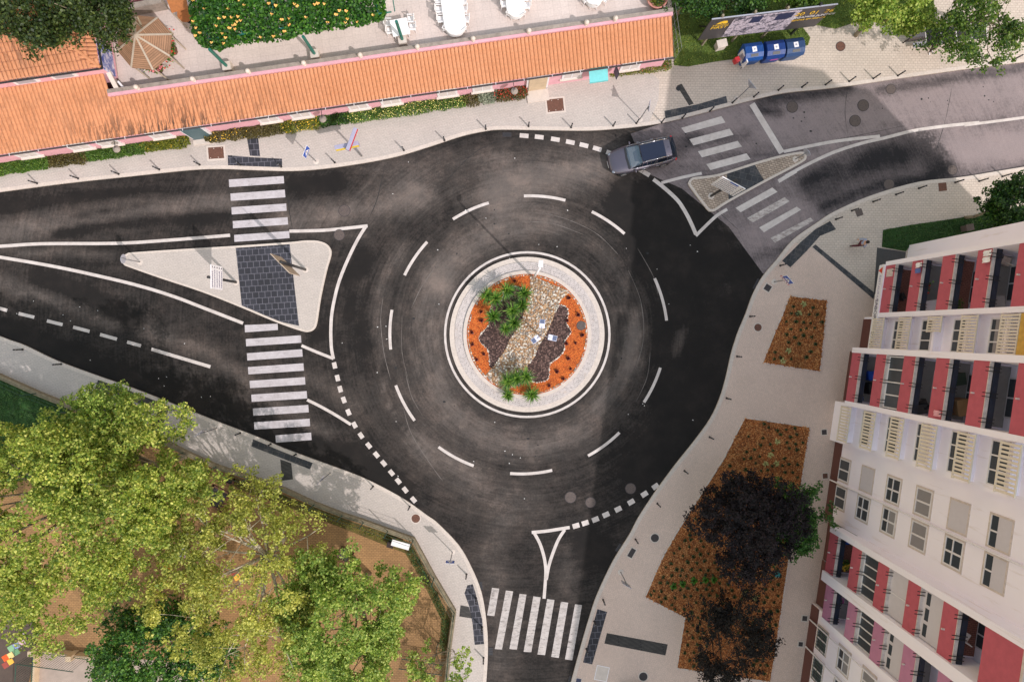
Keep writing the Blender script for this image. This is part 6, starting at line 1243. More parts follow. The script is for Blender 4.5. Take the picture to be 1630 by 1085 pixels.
# windows, doors
M_['wglass'] = flat('window_glass', srgb(66, 72, 80), .15); M_['frame'] = flat('white_window_frame', srgb(226, 222, 226, .95), .5)
M_['paneshut'] = M('pale_window_shutter', srgb(216, 206, 204, .85), .7, var=.05)
def hx(px_): v = W(px_, 247-px_*.1455+12, 1.6); return (v-E1).dot(e)
for k, px_ in enumerate((42, 126, 172, 255, 428, 479, 571, 623, 713, 769, 912, 1005)):
    x = hx(px_); w_ = 1.35
    mb = MB()
    for x0, x1, z0, z1 in ((x-w_/2, x+w_/2, .95, 1.05), (x-w_/2, x+w_/2, 2.2, 2.3), (x-w_/2, x-w_/2+.14, 1.05, 2.2), (x+w_/2-.14, x+w_/2, 1.05, 2.2), (x-.04, x+.04, 1.05, 2.2)): mb.hexa([HP(x0, .21, z0), HP(x1, .21, z0), HP(x1, .30, z0), HP(x0, .30, z0), HP(x0, .21, z1), HP(x1, .21, z1), HP(x1, .30, z1), HP(x0, .30, z1)])
    fr = mb.build('window', M_['frame'], house); mb = MB(); mb.hexa([HP(x-w_/2+.1, .22, 1.0), HP(x+w_/2-.1, .22, 1.0), HP(x+w_/2-.1, .27, 1.0), HP(x-w_/2+.1, .27, 1.0), HP(x-w_/2+.1, .22, 2.25), HP(x+w_/2-.1, .22, 2.25), HP(x+w_/2-.1, .27, 2.25), HP(x-w_/2+.1, .27, 2.25)]); mb.build('pane', M_['paneshut'], fr); mb = MB(); mb.box(HP(x, .215, 1.95), (w_*.8, .015, .28), math.atan2(e.y, e.x)); mb.build('louvre_gap', M_['wglass'], fr)
    mb = MB(); mb.hexa([HP(x-w_/2-.1, .12, .85), HP(x+w_/2+.1, .12, .85), HP(x+w_/2+.1, .28, .88), HP(x-w_/2-.1, .28, .88), HP(x-w_/2-.1, .12, .93), HP(x+w_/2+.1, .12, .93), HP(x+w_/2+.1, .28, .96), HP(x-w_/2-.1, .28, .96)]); mb.build('sill', M_['concrete'], fr)
for px_, m_ in ((310, 'teal'), (857, 'cream')):
    x = hx(px_); dz_ = .35 if m_ == 'teal' else .8; mb = MB(); mb.hexa([HP(x-.75, .1, .12), HP(x+.75, .1, .12), HP(x+.75, .3, .12), HP(x-.75, .3, .12), HP(x-.75, .1, 2.35), HP(x+.75, .1, 2.35), HP(x+.75, .3, 2.35), HP(x-.75, .3, 2.35)]); fr = mb.build('door_frame', M_['frame'], house)
    mb = MB(); mb.hexa([HP(x-.6, .02, .12), HP(x+.6, .02, .12), HP(x+.6, .12, .12), HP(x-.6, .12, .12), HP(x-.6, .02, 2.2), HP(x+.6, .02, 2.2), HP(x+.6, .12, 2.2), HP(x-.6, .12, 2.2)]); dr = mb.build('door', M_[m_], fr)
    mb = MB(); mb.box(HP(x, -dz_*.45, ZP+.05), (1.5, dz_, .1), math.atan2(e.y, e.x)); mb.build('step', M_['concrete'], house)
for px_ in (192, 516, 817):
    x = hx(px_); mb = MB(); mb.tube(HP(x, .28, 2.3), HP(x, -.45, 2.35), .02, .02, 6); l_ = mb.build('wall_lamp', M_['black'], house); v = HP(x, -.5, 2.2); mb = MB(); mb.lathe(v, [(.05, -.3), (.2, -.1), (.24, .0), (.2, .08), (.06, .16), (.02, .2)], 14); mb.build('lamp_shade', M_['stone'], l_)
x = hx(950); mb = MB(); mb.hexa([HP(x-.62, -.62, 2.0), HP(x+.62, -.62, 2.0), HP(x+.62, .2, 2.42), HP(x-.62, .2, 2.42), HP(x-.62, -.62, 2.05), HP(x+.62, -.62, 2.05), HP(x+.62, .2, 2.47), HP(x-.62, .2, 2.47)]); mb.build('awning', M_['aqua'], house)
mb = MB(); mb.hexa([HP(x-.62, -.63, 1.85), HP(x+.62, -.63, 1.85), HP(x+.62, -.61, 1.85), HP(x-.62, -.61, 1.85), HP(x-.62, -.63, 2.02), HP(x+.62, -.63, 2.02), HP(x+.62, -.61, 2.02), HP(x-.62, -.61, 2.02)]); mb.build('awning_valance', M_['aqua'], house)
x = hx(978); mb = MB(); mb.tube(HP(x, .28, 2.4), HP(x+.1, -.55, 2.55), .02, .02, 6); mb.build('flag_pole', M_['black'], house); mb = MB(); mb.hexa([HP(x, .1, 1.4), HP(x+.04, .1, 1.4), HP(x+.1, -.5, 1.5), HP(x+.06, -.5, 1.5), HP(x, .1, 2.4), HP(x+.04, .1, 2.4), HP(x+.1, -.5, 2.5), HP(x+.06, -.5, 2.5)]); mb.build('flag', M_['navy'], house)
# end gable greenery wires
# hip-roofed house at the left
hh = thing('hip_roof_house', W(80, 60, 0), 'taller pink house with a hipped tile roof and a blue tile panel', 'house')
Q = W(160, 107.5, 5.3)
def QP(x, y, z): v = Q+e*x+nN*y; return Vector((v.x, v.y, z))
def QP2(x, y, z): v = Q+e*x+nN*y; return Vector((v.x, v.y, z))
R_ = 4.6; 
def hipslope(name, p0, pd, ud, L0, run, rise, soot=None):
    # slope from eave (length L0 along pd from p0) up along ud with the hip cutting the x=0 side at 45 degrees
    pw = .25; nc = int(L0/pw); course = .42; rows = int(run/course); V = []; Fc = []; so = []; gv = []
    prof = [(0, .03), (.12, .06), (.45, .08), (.76, .055), (.86, .01), (.93, -.06)]
    for r in range(rows):
        t0, t1 = r/rows, (r+1)/rows
        for k in range(nc):
            for j in range(6):
                a0 = (k+prof[j][0])*pw; h0 = prof[j][1]; nx = (k+(prof[j+1][0] if j < 5 else 1))*pw; h1 = prof[j+1][1] if j < 5 else 0
                if a0 < t0*run-.02: continue
                o = len(V)
                for a, h, t, lf in ((a0, h0, t0, .03), (nx, h1, t0, .03), (nx, h1*.8, t1, 0), (a0, h0*.8, t1, 0)):
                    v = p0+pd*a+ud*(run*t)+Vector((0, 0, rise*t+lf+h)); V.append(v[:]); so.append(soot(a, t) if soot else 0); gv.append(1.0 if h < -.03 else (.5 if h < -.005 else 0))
                Fc.append((o, o+1, o+2, o+3))
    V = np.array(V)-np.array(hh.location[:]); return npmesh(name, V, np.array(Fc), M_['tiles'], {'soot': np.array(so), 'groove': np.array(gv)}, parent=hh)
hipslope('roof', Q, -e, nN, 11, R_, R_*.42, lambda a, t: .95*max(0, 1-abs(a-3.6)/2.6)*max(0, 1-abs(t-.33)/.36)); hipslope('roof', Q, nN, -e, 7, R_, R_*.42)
mb = MB(); mb.tube(Q+Vector((0, 0, .04)), Q-e*R_+nN*R_+Vector((0, 0, R_*.42+.06)), .1, .1, 8); mb.build('hip_ridge', M_['tiles'], hh); mb = MB(); mb.tube(Q-e*R_+nN*R_+Vector((0, 0, R_*.42+.06)), Q-e*(R_+7)+nN*R_+Vector((0, 0, R_*.42+.06)), .1, .1, 8); mb.build('ridge', M_['tiles'], hh)
mb = MB(); mb.prism([QP(-13, .18, 0)[:2], QP(-.18, .18, 0)[:2], QP(-.18, 9, 0)[:2], QP(-13, 9, 0)[:2]], 0, 5.25); mb.build('wall', M_['pink'], hh)
mb = MB(); mb.tube(QP(-13, -.05, 5.24), QP(.06, -.05, 5.24), .06, .06, 8); mb.tube(QP(.06, -.05, 5.24), QP(.06, 8, 5.24), .06, .06, 8); mb.build('gutter', M_['black'], hh)
for x in (-11, -8.6, -4.9, -2.6): mb = MB(); mb.box(QP(x, .15, 4.75), (1.5, .14, .7), math.atan2(e.y, e.x)); w_ = mb.build('window', M_['frame'], hh); mb = MB(); mb.box(QP(x, .07, 4.75), (1.1, .03, .5), math.atan2(e.y, e.x)); mb.build('pane', M_['sign_back'], w_)
m, t_, p = nodes('blue_tile_picture'); n = noisen(t_, pos(t_), 3.5, 6, .7); t_.links.new(ramp(t_, n, [(.42, srgb(60, 76, 150)), (.5, srgb(130, 140, 190)), (.6, srgb(214, 206, 220))]), p.inputs['Base Color']); p.inputs['Roughness'].default_value = .3; M_['tilepanel'] = m
mb = MB(); mb.box(QP(-.15, 1.05, 4.2), (.08, 1.75, 1.6), math.atan2(e.y, e.x)); mb.build('tile_panel', M_['tilepanel'], hh)
mb = MB(); mb.box(QP(.32, -.62, 3.62), (.9, .12, .07), math.atan2(e.y, e.x)-1.0); mb.build('handrail', M_['white'], hh)
mb = MB(); a, b_ = W(168, 113, 4.0), W(186, 148, 3.6); mb.hexa([a, a+e*.28, b_+e*.28, b_, a+Vector((0, 0, .12)), a+e*.28+Vector((0, 0, .12)), b_+e*.28+Vector((0, 0, .12)), b_+Vector((0, 0, .12))]); mb.build('sloping_coping', M_['concrete'], hh)
mb = MB(); p_ = [W(176,66,3.02), W(181,66,3.02), W(191,142,3.02), W(186,142,3.02)]; mb.prism([q[:2] for q in p_], 3.0, 3.03, sides=False); 
struct(mb, 'path', M_['stone'])
# pink wall at the very top
mb = MB(); a, b_ = W(208, 14, 3.6), W(260, 4, 3.6); mb.ribbon([a[:2], b_[:2]], .35, 3.9, 3.0); ww = thing('garden_wall', (a.x, a.y, 3.0), 'low pink wall at the top of the terrace left of the wooden roof', 'wall'); mb.build('base_wall', M_['stone'], ww)
mb = MB(); mb.prism([W2(200,8,3.05), W2(260,-2,3.05), W2(262,-60,3.05), W2(200,-60,3.05)], 3.0, 3.9); mb.build('pink_terrace', M_['pink'], ww)

# gazebo ------------------------------------------------------------------------
M_['wood'] = paver('roof_boards', srgb(176, 132, 100, .85), srgb(110, 78, 56, .8), 4, .085, 0, .012, .12, .2); M_['woodpale'] = M('pale_timber', srgb(186, 170, 154, .8), .85, var=.12, scale=5); M_['woodred'] = M('reddish_timber', srgb(196, 122, 70, .85), .85, var=.15, scale=6, fine=.2)
M_['capwood'] = M('grey_shingle_cap', srgb(176, 158, 140, .8), .9, var=.25, scale=9)
gz = W(230, 68, 5.1); g = thing('gazebo', (gz.x, gz.y, 3.0), 'octagonal wooden gazebo roof with pale ribs on the terrace', 'gazebo'); Rg = 1.72; zt, ze = 6.15, 5.1; a0 = .30
cg = W(230, 68, 5.1)
rim = [Vector((cg.x+Rg*math.cos(a0+i*math.pi/4), cg.y+Rg*math.sin(a0+i*math.pi/4), ze)) for i in range(8)]; apex = Vector((cg.x, cg.y, zt))
def boardmat(i):
    ang = a0+(i+.5)*math.pi/4; return paver('roof_boards_%d' % i, srgb(168, 128, 100, .85), srgb(128, 94, 70, .8), 5, .10, -(ang+math.pi/2)+math.pi, .014, .14, .25)
for i in range(8):
    a, b_ = rim[i], rim[(i+1) % 8]; mb = MB(); th = Vector((0, 0, .04)); mb.add([a, b_, apex, a-th, b_-th, apex-th], [(0, 1, 2), (5, 4, 3), (0, 3, 4, 1)]); mb.build('roof_panel', boardmat(i), g)
    mb = MB(); v = (apex-a); s_ = Vector((-v.y, v.x, 0)).normalized()*.055; up = Vector((0, 0, .035)); mb.hexa([a-s_, a+s_, apex+s_, apex-s_, a-s_+up, a+s_+up, apex+s_+up, apex-s_+up]); mb.build('roof_rib', M_['woodpale'], g)
for i in range(8): a = rim[i]; p_ = cg+(a-cg)*.93; mb = MB(); mb.tube((p_.x, p_.y, 3.0), (p_.x, p_.y, 5.12), .05, .05, 8); mb.build('post', M_['woodpale'], g)
mb = MB(); mb.lathe((cg.x, cg.y, zt-.5), [(.50, -.04), (.48, .03), (.27, .28), (.02, .54)], 8); mb.build('cap', M_['capwood'], g)
for px_, py_, w_, m_, l in ((276, 83, .5, 'red_flower', 'planter of red flowers right of the gazebo'), (253, 112, .55, 'pink_flower', 'planter of pink flowers below the gazebo')):
    c = W(px_, py_, 3.0); t = thing('planter', c, l, 'planter'); mb = MB(); mb.lathe(c, [(.22, 0), (.32, .35), (.34, .4), (.28, .4)], 14, 1.3, 1); mb.build('pot', M_['rusty'], t)
    n = 500; P = RNG.normal(size=(n, 3))*np.array([.30 if w_ > .5 else .18, .14 if w_ > .5 else .38, .1])+np.array([0, 0, .55]); V, Fc = leaves(P, .12, .4); npmesh('foliage', V, Fc, M_['leaf_lush'], parent=t)
    P = RNG.normal(size=(120, 3))*np.array([.32 if w_ > .5 else .2, .16 if w_ > .5 else .4, .05])+np.array([0, 0, .68]); V, Fc = leaves(P, .11, .9, 1); npmesh('flowers', V, Fc, M_[m_], parent=t)
# small wooden roof with dark table
a = [W(262,-6,5.2), W(293,-10,5.2), W(300,14,5.0), W(274,21,5.0)]; t = thing('timber_canopy', W(280, 10, 3.0), 'reddish board roof at the top edge between gazebo and creeper', 'canopy'); mb = MB(); mb.prism([q[:2] for q in a], 5.0, 5.08, bottom=True); mb.build('roof', M_['woodred'], t)
for q in a: mb = MB(); mb.tube((q.x, q.y, 3), (q.x, q.y, 5.0), .05, .05, 6); mb.build('post', M_['woodpale'], t)
c = W(295, 23, 3.7); t = thing('terrace_table', (c.x, c.y, 3), 'dark round table beside the reddish board roof', 'table'); mb = MB(); mb.lathe((c.x, c.y, 3.7), [(.5, 0), (.5, .04)], 20); mb.build('tabletop', M_['woodred'], t); mb = MB(); mb.tube((c.x, c.y, 3), (c.x, c.y, 3.7), .05, .05, 8); mb.lathe((c.x, c.y, 3), [(.28, 0), (.1, .04)], 12); mb.build('pedestal', M_['black'], t)
# creeper-covered pergola
t = thing('pergola', W(450, 60, 3.0), 'green steel pergola carrying the flowering creeper on the terrace', 'pergola'); M_['pgreen'] = flat('pergola_green', srgb(38, 104, 92), .5)
tops = []
for bx_, by_ in ((362.5, 107), (501.9, 87.7), (641, 65)):
    b = W(bx_, by_, 3.3); mb = MB(); mb.tube((b.x, b.y, 3.2), (b.x, b.y, 6.0), .10, .10, 8); mb.build('post', M_['pgreen'], t); mb = MB(); mb.box((b.x, b.y, 3.28), (.52, .52, .56), math.atan2(e.y, e.x)); mb.build('footing', M_['concrete'], t); tops.append(Vector((b.x, b.y, 6.0)))
mb = MB(); mb.tube(tops[0]-e*.1+nN*.6, tops[2]-e*.2+nN*.6, .05, .05, 6)
for k in range(12): p_ = tops[0].lerp(tops[2], k/11)+nN*.9; mb.tube(p_-nN*.3, p_+nN*4.5, .035, .035, 5)
mb.build('beams', M_['pgreen'], t)
cp = [(302,-30),(303,12),(304,48),(318,74),(345,79),(372,70),(402,62),(432,66),(470,56),(500,50),(532,44),(572,42),(598,34),(614,22),(611,-30)]; P = PX(cp, 6.1); xs = [p[0] for p in P]; ys = [p[1] for p in P]
C_ = []
while len(C_) < 17000:
    x, y = random.uniform(min(xs), max(xs)), random.uniform(min(ys), max(ys))
    if inside(x, y, P): C_.append((x, y, 6.05+.35*nz(x*.9, y*.9, 3)+random.uniform(-.28, .22)))
V, Fc = leaves(np.array(C_), .19, .5); n1 = len(Fc); F_ = [C_[i] for i in RNG.integers(0, len(C_), 75)]; A2_ = np.array([(x+a, y+b, 6.42+.3*nz(x*.9, y*.9, 3)) for x, y, z in F_ for a, b in ((0, 0), (.06, .05), (-.05, .06))]); V2, F2 = leaves(A2_, .12, .95, 1.0)
ce = Vector(((min(xs)+max(xs))/2, (min(ys)+max(ys))/2, 6.0)); o = npmesh('flowering_creeper', np.vstack([V, V2])-np.array(ce[:]), np.vstack([Fc, F2+len(V)]), [M_['leaf_c'], M_['orange_flower']], mi=np.concatenate([np.zeros(n1), np.ones(len(F2))])); o.location = ce; tag(o, 'thick green creeper with yellow flowers covering the pergola', 'creeper')
# tables and chairs
M_['plastic'] = flat('white_plastic', srgb(236, 232, 232, .95), .5); M_['cloth'] = M('white_tablecloth', srgb(240, 236, 236, .95), .8, var=.03, scale=2)
ch = thing('plastic_chair', (0, 0, 0), 'x', 'chair', 'g'); mb = MB(); mb.box((0, 0, .43), (.42, .42, .03)); mb.build('seat', M_['plastic'], ch, bevel=.01)
mb = MB(); [mb.box((x, -.21, .63), (.035, .03, .40), 0, 0, math.radians(10)) for x in (-.17, -.085, 0, .085, .17)]; mb.box((0, -.25, .83), (.42, .03, .06)); mb.build('backrest', M_['plastic'], ch)
for s_ in (-1, 1):
    mb = MB(); mb.box((s_*.22, 0, .64), (.05, .42, .03)); mb.box((s_*.22, .18, .53), (.03, .03, .2)); mb.build('armrest', M_['plastic'], ch)
    for y in (-1, 1): mb = MB(); mb.tube((s_*.18, y*.18, .42), (s_*.21, y*.21, 0), .022, .018, 6); mb.build('leg', M_['plastic'], ch)
index_children(ch); cf = [True]
def chair(px_, py_, look, label, grp):
    l = W(px_, py_, 3.0); l2 = W(look[0], look[1], 3.0); a = math.atan2(l2.y-l.y, l2.x-l.x)-math.pi/2
    if cf[0]: o = ch; o.location = l; o.rotation_euler = (0, 0, a); cf[0] = False
    else: o = copytree(ch, l, a)
    o['label'] = label; o['group'] = grp
def oval(px0, py0, px1, py1, wd, label, straight=True):
    a, b_ = W(px0, py0, 3.74), W(px1, py1, 3.74); v = (b_-a).normalized(); s_ = Vector((-v.y, v.x, 0)); pts = []
    for i in range(17): th = -math.pi/2+math.pi*i/16; pts.append(b_+v*math.cos(th)*wd/2+s_*math.sin(th)*wd/2)
    for i in range(17): th = math.pi/2+math.pi*i/16; pts.append(a+v*math.cos(th)*wd/2+s_*math.sin(th)*wd/2)
    t = thing('terrace_table', ((a.x+b_.x)/2, (a.y+b_.y)/2, 3), label, 'table'); mb = MB(); mb.prism([q[:2] for q in pts], 3.70, 3.75, bottom=True); mb.build('tabletop', M_['cloth'], t, bevel=.01)
    mb = MB(); q = [p_[:2] for p_ in pts]; mb.ribbon(q, .02, 3.72, 3.35, closed=True); mb.build('cloth_edge', M_['cloth'], t)
    for p_ in (a, b_):
        mb = MB(); mb.tube((p_.x, p_.y, 3), (p_.x, p_.y, 3.7), .05, .05, 8); mb.lathe((p_.x, p_.y, 3), [(.3, 0), (.08, .05)], 10); mb.build('pedestal', M_['plastic'], t)
oval(716, -20, 724, 38, 1.35, 'long white oval table in the middle of the terrace'); oval(817, -30, 821, 12, 1.15, 'rounded white table right of the long oval one'); oval(944, -30, 946, -6, 1.1, 'rounded white table near the top right of the terrace')
g1 = 'chairs round the long oval table'
for i, (x, y) in enumerate(((699,6),(700,21),(703,36),(712,50),(736,50),(742,36),(739,20),(738,6))): chair(x, y, (720, y if i not in (3, 4) else 30), 'white plastic chair, %s round the long oval table from its upper left' % ring_words(i), g1)
g1 = 'chairs round the second oval table'
for i, (x, y) in enumerate(((801,-2),(803,12),(812,26),(829,26),(838,14),(841,-2))): chair(x, y, (820, y if i not in (2, 3) else 10), 'white plastic chair, %s round the second oval table from its upper left' % ring_words(i), g1)
g1 = 'chairs round the third oval table'
for i, (x, y) in enumerate(((930,4),(944,11),(961,3))): chair(x, y, (945, -6), 'white plastic chair, %s from the left at the top right table' % ring_words(i), g1)
a = [W(620,33,3.74), W(647,28,3.74), W(653,54,3.74), W(626,59,3.74)]; t = thing('terrace_table', (a[0].x, a[0].y, 3), 'square white table beside the right-hand pergola post', 'table'); mb = MB(); mb.prism([q[:2] for q in a], 3.70, 3.75, bottom=True); mb.build('tabletop', M_['cloth'], t)
cc_ = sum(a, Vector())/4; [(lambda p_: MB().tube((p_.x, p_.y, 3), (p_.x, p_.y, 3.7), .03, .03, 6).build('leg', M_['plastic'], t))(cc_.lerp(q, .8)) for q in a]
for i, (x, y) in enumerate(((620,42),(623,54),(655,36),(658,48))): chair(x, y, (638, y), 'white plastic chair at the square table, %s' % ('upper left', 'lower left', 'upper right', 'lower right')[i], 'chairs round the square table')
for i, (x0, y0, x1, y1) in enumerate(((672,-4,677,34),(759,-8,763,21),(779,-8,782,20))):
    pass
c = W(1043, 4, 3.0); t = thing('flower_pot', c, 'big round terracotta pot at the right end of the terrace', 'flower pot'); mb = MB(); mb.lathe(c, [(.42, 0), (.62, .5), (.68, .56), (.68, .62), (.58, .62), (.54, .5)], 24); mb.build('pot', M('terracotta', srgb(206, 140, 128, .85), .85), t, smooth=True); P = RNG.normal(size=(500, 3))*np.array([.22, .22, .08])+np.array([0, 0, .62]); V, Fc = leaves(P, .12, .5); npmesh('foliage', V, Fc, M_['leaf_olive'], parent=t)
mb = MB(); P0, P1 = HP(.25, d1-2.2, .2), HP(.25, 14, .2); wr = thing('wire_trellis', P0, 'thin wire fence beside the right end of the long roof', 'fence')
for k in range(30): p_ = P0.lerp(P1, k/29); mb.tube(p_, p_+Vector((0, 0, 3.6)), .012, .012, 4, False)
for z in (.6, 1.4, 2.2, 3.0, 3.7): mb.tube(P0+Vector((0, 0, z)), P1+Vector((0, 0, z)), .012, .012, 4)
mb.build('wires', M_['grey_metal'], wr)

# ------------------------------------------------------------------ tall apartment building
un = W(1311, 828, 0)-W(1329, 703, 0); un.z = 0; u = un.normalized(); n_ = Vector((-u.y, u.x, 0)) 
if n_.x > 0: n_ = -n_
O = W(1329, 703, 0)
def BPt(s, d, z): v = O+u*s+n_*d; return Vector((v.x, v.y, z))
def SD(px_, py_, z): v = W(px_, py_, z)-O; return v.dot(u), v.dot(n_)
H1, ST = 2.95, 2.85
M_['bwhite'] = None
m, t_, p = nodes('white_render'); g__ = N(t_, 'ShaderNodeNewGeometry'); mp = N(t_, 'ShaderNodeMapping'); mp.inputs['Scale'].default_value = (2.6, 2.6, .22); t_.links.new(g__.outputs['Position'], mp.inputs['Vector'])
n1_ = noisen(t_, mp.outputs[0], 1.0, 6, .7); c_ = ramp(t_, n1_, [(.30, srgb(228, 218, 222)), (.42, srgb(246, 240, 252)), (.7, srgb(246, 240, 250))]); n2_ = noisen(t_, g__.outputs['Position'], .6, 5); c_ = mixc(t_, 1.0, c_, ramp(t_, n2_, [(.3, (.97,)*3+(1,)), (.65, (1, 1, 1, 1))]), 'MULTIPLY'); t_.links.new(c_, p.inputs['Base Color']); p.inputs['Roughness'].default_value = .85; M_['bwhite'] = m; M_['bred'] = M('crimson_render', srgb(188, 92, 106, .98), .85, var=.08, scale=3, fine=.05); M_['bpink'] = M('mauve_pink_render', srgb(190, 130, 162, .95), .85, var=.06, scale=3); M_['beige'] = M('beige_slats', srgb(224, 212, 196, .95), .8, var=.08, scale=4); M_['coping'] = M('stained_marble_coping', srgb(220, 206, 200, .9), .8, var=.16, scale=5, fine=.15); M_['tilebrown'] = M('brown_tile_plinth', srgb(104, 62, 56, .8), .5, var=.12, scale=8); M_['brickfloor'] = paver('brick_floor', srgb(160, 108, 96, .9), srgb(100, 70, 64, .8), .2, .1, math.radians(8), .01, .1, .1); M_['greyfloor'] = M('grey_tile_floor', srgb(150, 150, 150, .9), .7, var=.1); M_['shutter'] = M('pale_roller_shutter', srgb(214, 208, 216, .88), .7, var=.03, scale=4); M_['greyshutter'] = M('grey_shutter', srgb(150, 146, 150, .85), .7, var=.04, scale=4); M_['wooddoor'] = M('wood_panelling', srgb(120, 86, 66, .8), .8)
apt = thing('apartment_building', BPt(0, -5, 0), 'tall white and crimson apartment building with stacked balconies', 'building')
def bx(mb, s0, s1, d0, d1, z0, z1): return mb.hexa([BPt(s0, d0, z0), BPt(s1, d0, z0), BPt(s1, d1, z0), BPt(s0, d1, z0), BPt(s0, d0, z1), BPt(s1, d0, z1), BPt(s1, d1, z1), BPt(s0, d1, z1)])
def part(name, mat, *boxes, parent=None, **k):
    mb = MB(); [bx(mb, *b_) for b_ in boxes]; return mb.build(name, M_[mat], parent or apt, **k)
TOP = 20.4
sU0, dU = SD(1410.7, 423, H1); sU1, _ = SD(1401, 498, H1); dU = (dU+_)/2
sM0, dM = SD(1357.6, 561, H1); sM1, _ = SD(1346.6, 637.5, H1); dM = (dM+_)/2
sR0, dR = SD(1322.5, 846, H1); sR1, _ = SD(1313.3, 907.7, H1); dR = (dR+_)/2
sP0, dP = SD(1316.7, 923.4, H1); sP1, _ = SD(1308.9, 981, H1); dP = (dP+_)/2
sN0, dN = SD(1448, 390, 0.2); sW0 = SD(1340, 704, 1.0)[0]
print('SD', sU0, sU1, dU, '|', sM0, sM1, dM, '|', sW0, '|', sR0, sR1, dR, '|', sP0, sP1, dP, '|', sN0, dN)
BK = -14.7; DEP = 1.75; SE = sP1+42
part('wall', 'bwhite', (sU0-.2, sU1+.15, BK, dU-DEP, 0, TOP), (sU1+.15, sM0-.3, BK, -.75, 0, TOP), (sM0-.3, sM1+.2, BK, dM-DEP, 0, TOP), (sM1+.2, sW0, BK, .45, 0, TOP), (sW0, sR0-.12, BK, 0, 0, TOP), (sR0-.12, sP1+.15, BK, dR-DEP, 0, TOP-.4), (sP1+.15, SE, BK, 0, 0, TOP-.4))
part('side_wing', 'bwhite', (sN0, sU0-.2, dN-2.2, dN, 0, 14)); part('stair_tower', 'bwhite', (sU0, sU0+5, dU-12.3, dU-2.2, TOP, TOP+1.75))
part('ground_floor', 'bwhite', (sM0-.2, sM1+.1, dM-DEP, -.15, 0, H1-.1), (sR0, sR1, dR-DEP, -.35, 0, H1-.1), (sR1+.1, sP1+.1, dR-DEP, -.30, 0, H1-.1))
[part('plinth', 'tilebrown', b_) for b_ in ((sW0+.05, sR0-.15, 0, .05, ZP, 1.1), (sM0-.18, sM1+.08, -.15, -.08, ZP, 1.6), (sR0, sR1, -.35, -.28, ZP, 1.5), (sR1+.1, sP1+.1, -.30, -.23, ZP, 1.5), (sP1+.2, SE, 0, .06, ZP, 1.15))]
for s0, s1, d0 in ((sU0-.2, sU1+.15, dU), (sM0-.3, sM1+.2, dM), (sR0-.12, sP1+.15, dR)): 
    mb = MB(); bx(mb, s0, s1, d0-DEP, d0+.02, H1+7*ST-3.4+ST-.35+.0 if False else 19.2, 19.5); 
nfl = 6
def balcony(s0, s1, d, k, pm, floor, style, fins=True):
    z = H1+ST*k; t_ = part('balcony', 'bwhite', (s0+.01, s1-.01, d-DEP, d-.12, z-.02, z+.12)); part('floor_finish', floor, (s0+.1, s1-.1, d-DEP+.01, d-.14, z+.12, z+.135), parent=t_)
    part('parapet', pm, (s0, s1, d-.12, d, z-.05, z+1.05)); cp_ = part('coping', 'coping', (s0, s1, d-.16, d+.02, z+1.05, z+1.10))
    rl = part('railing', 'navyrail', (s0+.02, s1-.02, d-.46, d-.20, z+1.02, z+1.13))
    for f_ in (.12, .5, .88):
        c = s0+(s1-s0)*f_; part('bracket', 'black', (c-.11, c-.07, d-.5, d+.26, z+1.16, z+1.19), (c+.07, c+.11, d-.5, d+.26, z+1.16, z+1.19))
    c = s0+(s1-s0)*.5; part('spout', 'coping', (c-.04, c+.04, d, d+.14, z+.22, z+.3))
    # back wall openings
    w0 = d-DEP
    if style == 'open':
        fr = part('window', 'frame', (s0+.6, s1-.6, w0, w0+.05, z+.15, z+2.2)); part('pane', 'wglass', (s0+.68, (s0+s1)/2-.04, w0+.05, w0+.06, z+.22, z+2.12), ((s0+s1)/2+.04, s1-.68, w0+.05, w0+.06, z+.22, z+2.12), parent=fr)
    elif style == 'glazed':
        zz = z+1.10; dd = d-.16; fr = part('window', 'frame', (s0+.05, s1-.05, dd-.06, dd, zz, zz+.08), (s0+.05, s1-.05, dd-.06, dd, z+ST-.14, z+ST-.06)); n = 4
        for j in range(n+1): c = s0+.05+(s1-s0-.17)*j/n; part('mullion', 'frame', (c, c+.07, dd-.07, dd+.01, zz+.08, z+ST-.14), parent=fr)
        part('pane', 'wglass', (s0+.08, s1-.08, dd-.04, dd-.03, zz+.08, z+ST-.14), parent=fr)
    elif style == 'shut':
        zz = z+1.10; dd = d-.16; fr = part('enclosure', 'shutter', (s0+.05, s1-.05, dd-.06, dd, zz, z+ST-.06)); part('panel_joint', 'frame', ((s0+s1)/2-.03, (s0+s1)/2+.03, dd, dd+.02, zz, z+ST-.06), parent=fr)
    elif style == 'slot':
        zz = z+1.10; dd = d-.16; fr = part('enclosure', 'shutter', (s0+.05, s1-.05, dd-.06, dd, zz, z+ST-.06))
        for j in range(3): c = s0+.15+j*(s1-s0-.2)/3; part('pane', 'wglass', (c, c+(s1-s0)/3-.25, dd, dd+.012, zz+.25, zz+.55), parent=fr)
    return t_
M_['navyrail'] = flat('navy_railing', srgb(32, 40, 58), .45)
for k, (fm, stl) in enumerate((('brickfloor','open'),('greyfloor','open'),('brickfloor','open'),('greyfloor','open'),('greyfloor','open'),('greyfloor','open'))): balcony(sU0, sU1, dU, k, 'bred', fm, stl)
for k, (fm, stl) in enumerate((('greyfloor','open'),('greyfloor','glazed'),('greyfloor','open'),('greyfloor','open'),('greyfloor','open'),('greyfloor','open'))): balcony(sM0, sM1, dM, k, 'bred', fm, stl)
for k, (fm, stl) in enumerate((('brickfloor','open'),('greyfloor','glazed'),('greyfloor','shut'),('greyfloor','slot'),('brickfloor','open'))): balcony(sR0, sR1, dR, k, 'bred', fm, stl)
part('upper_wall', 'bred', (sR0, sR1, dR-.14, dR, H1+ST*5-.05, 19.45)); part('upper_coping', 'coping', (sR0, sR1, dR-.2, dR+.06, 19.45, 19.6))
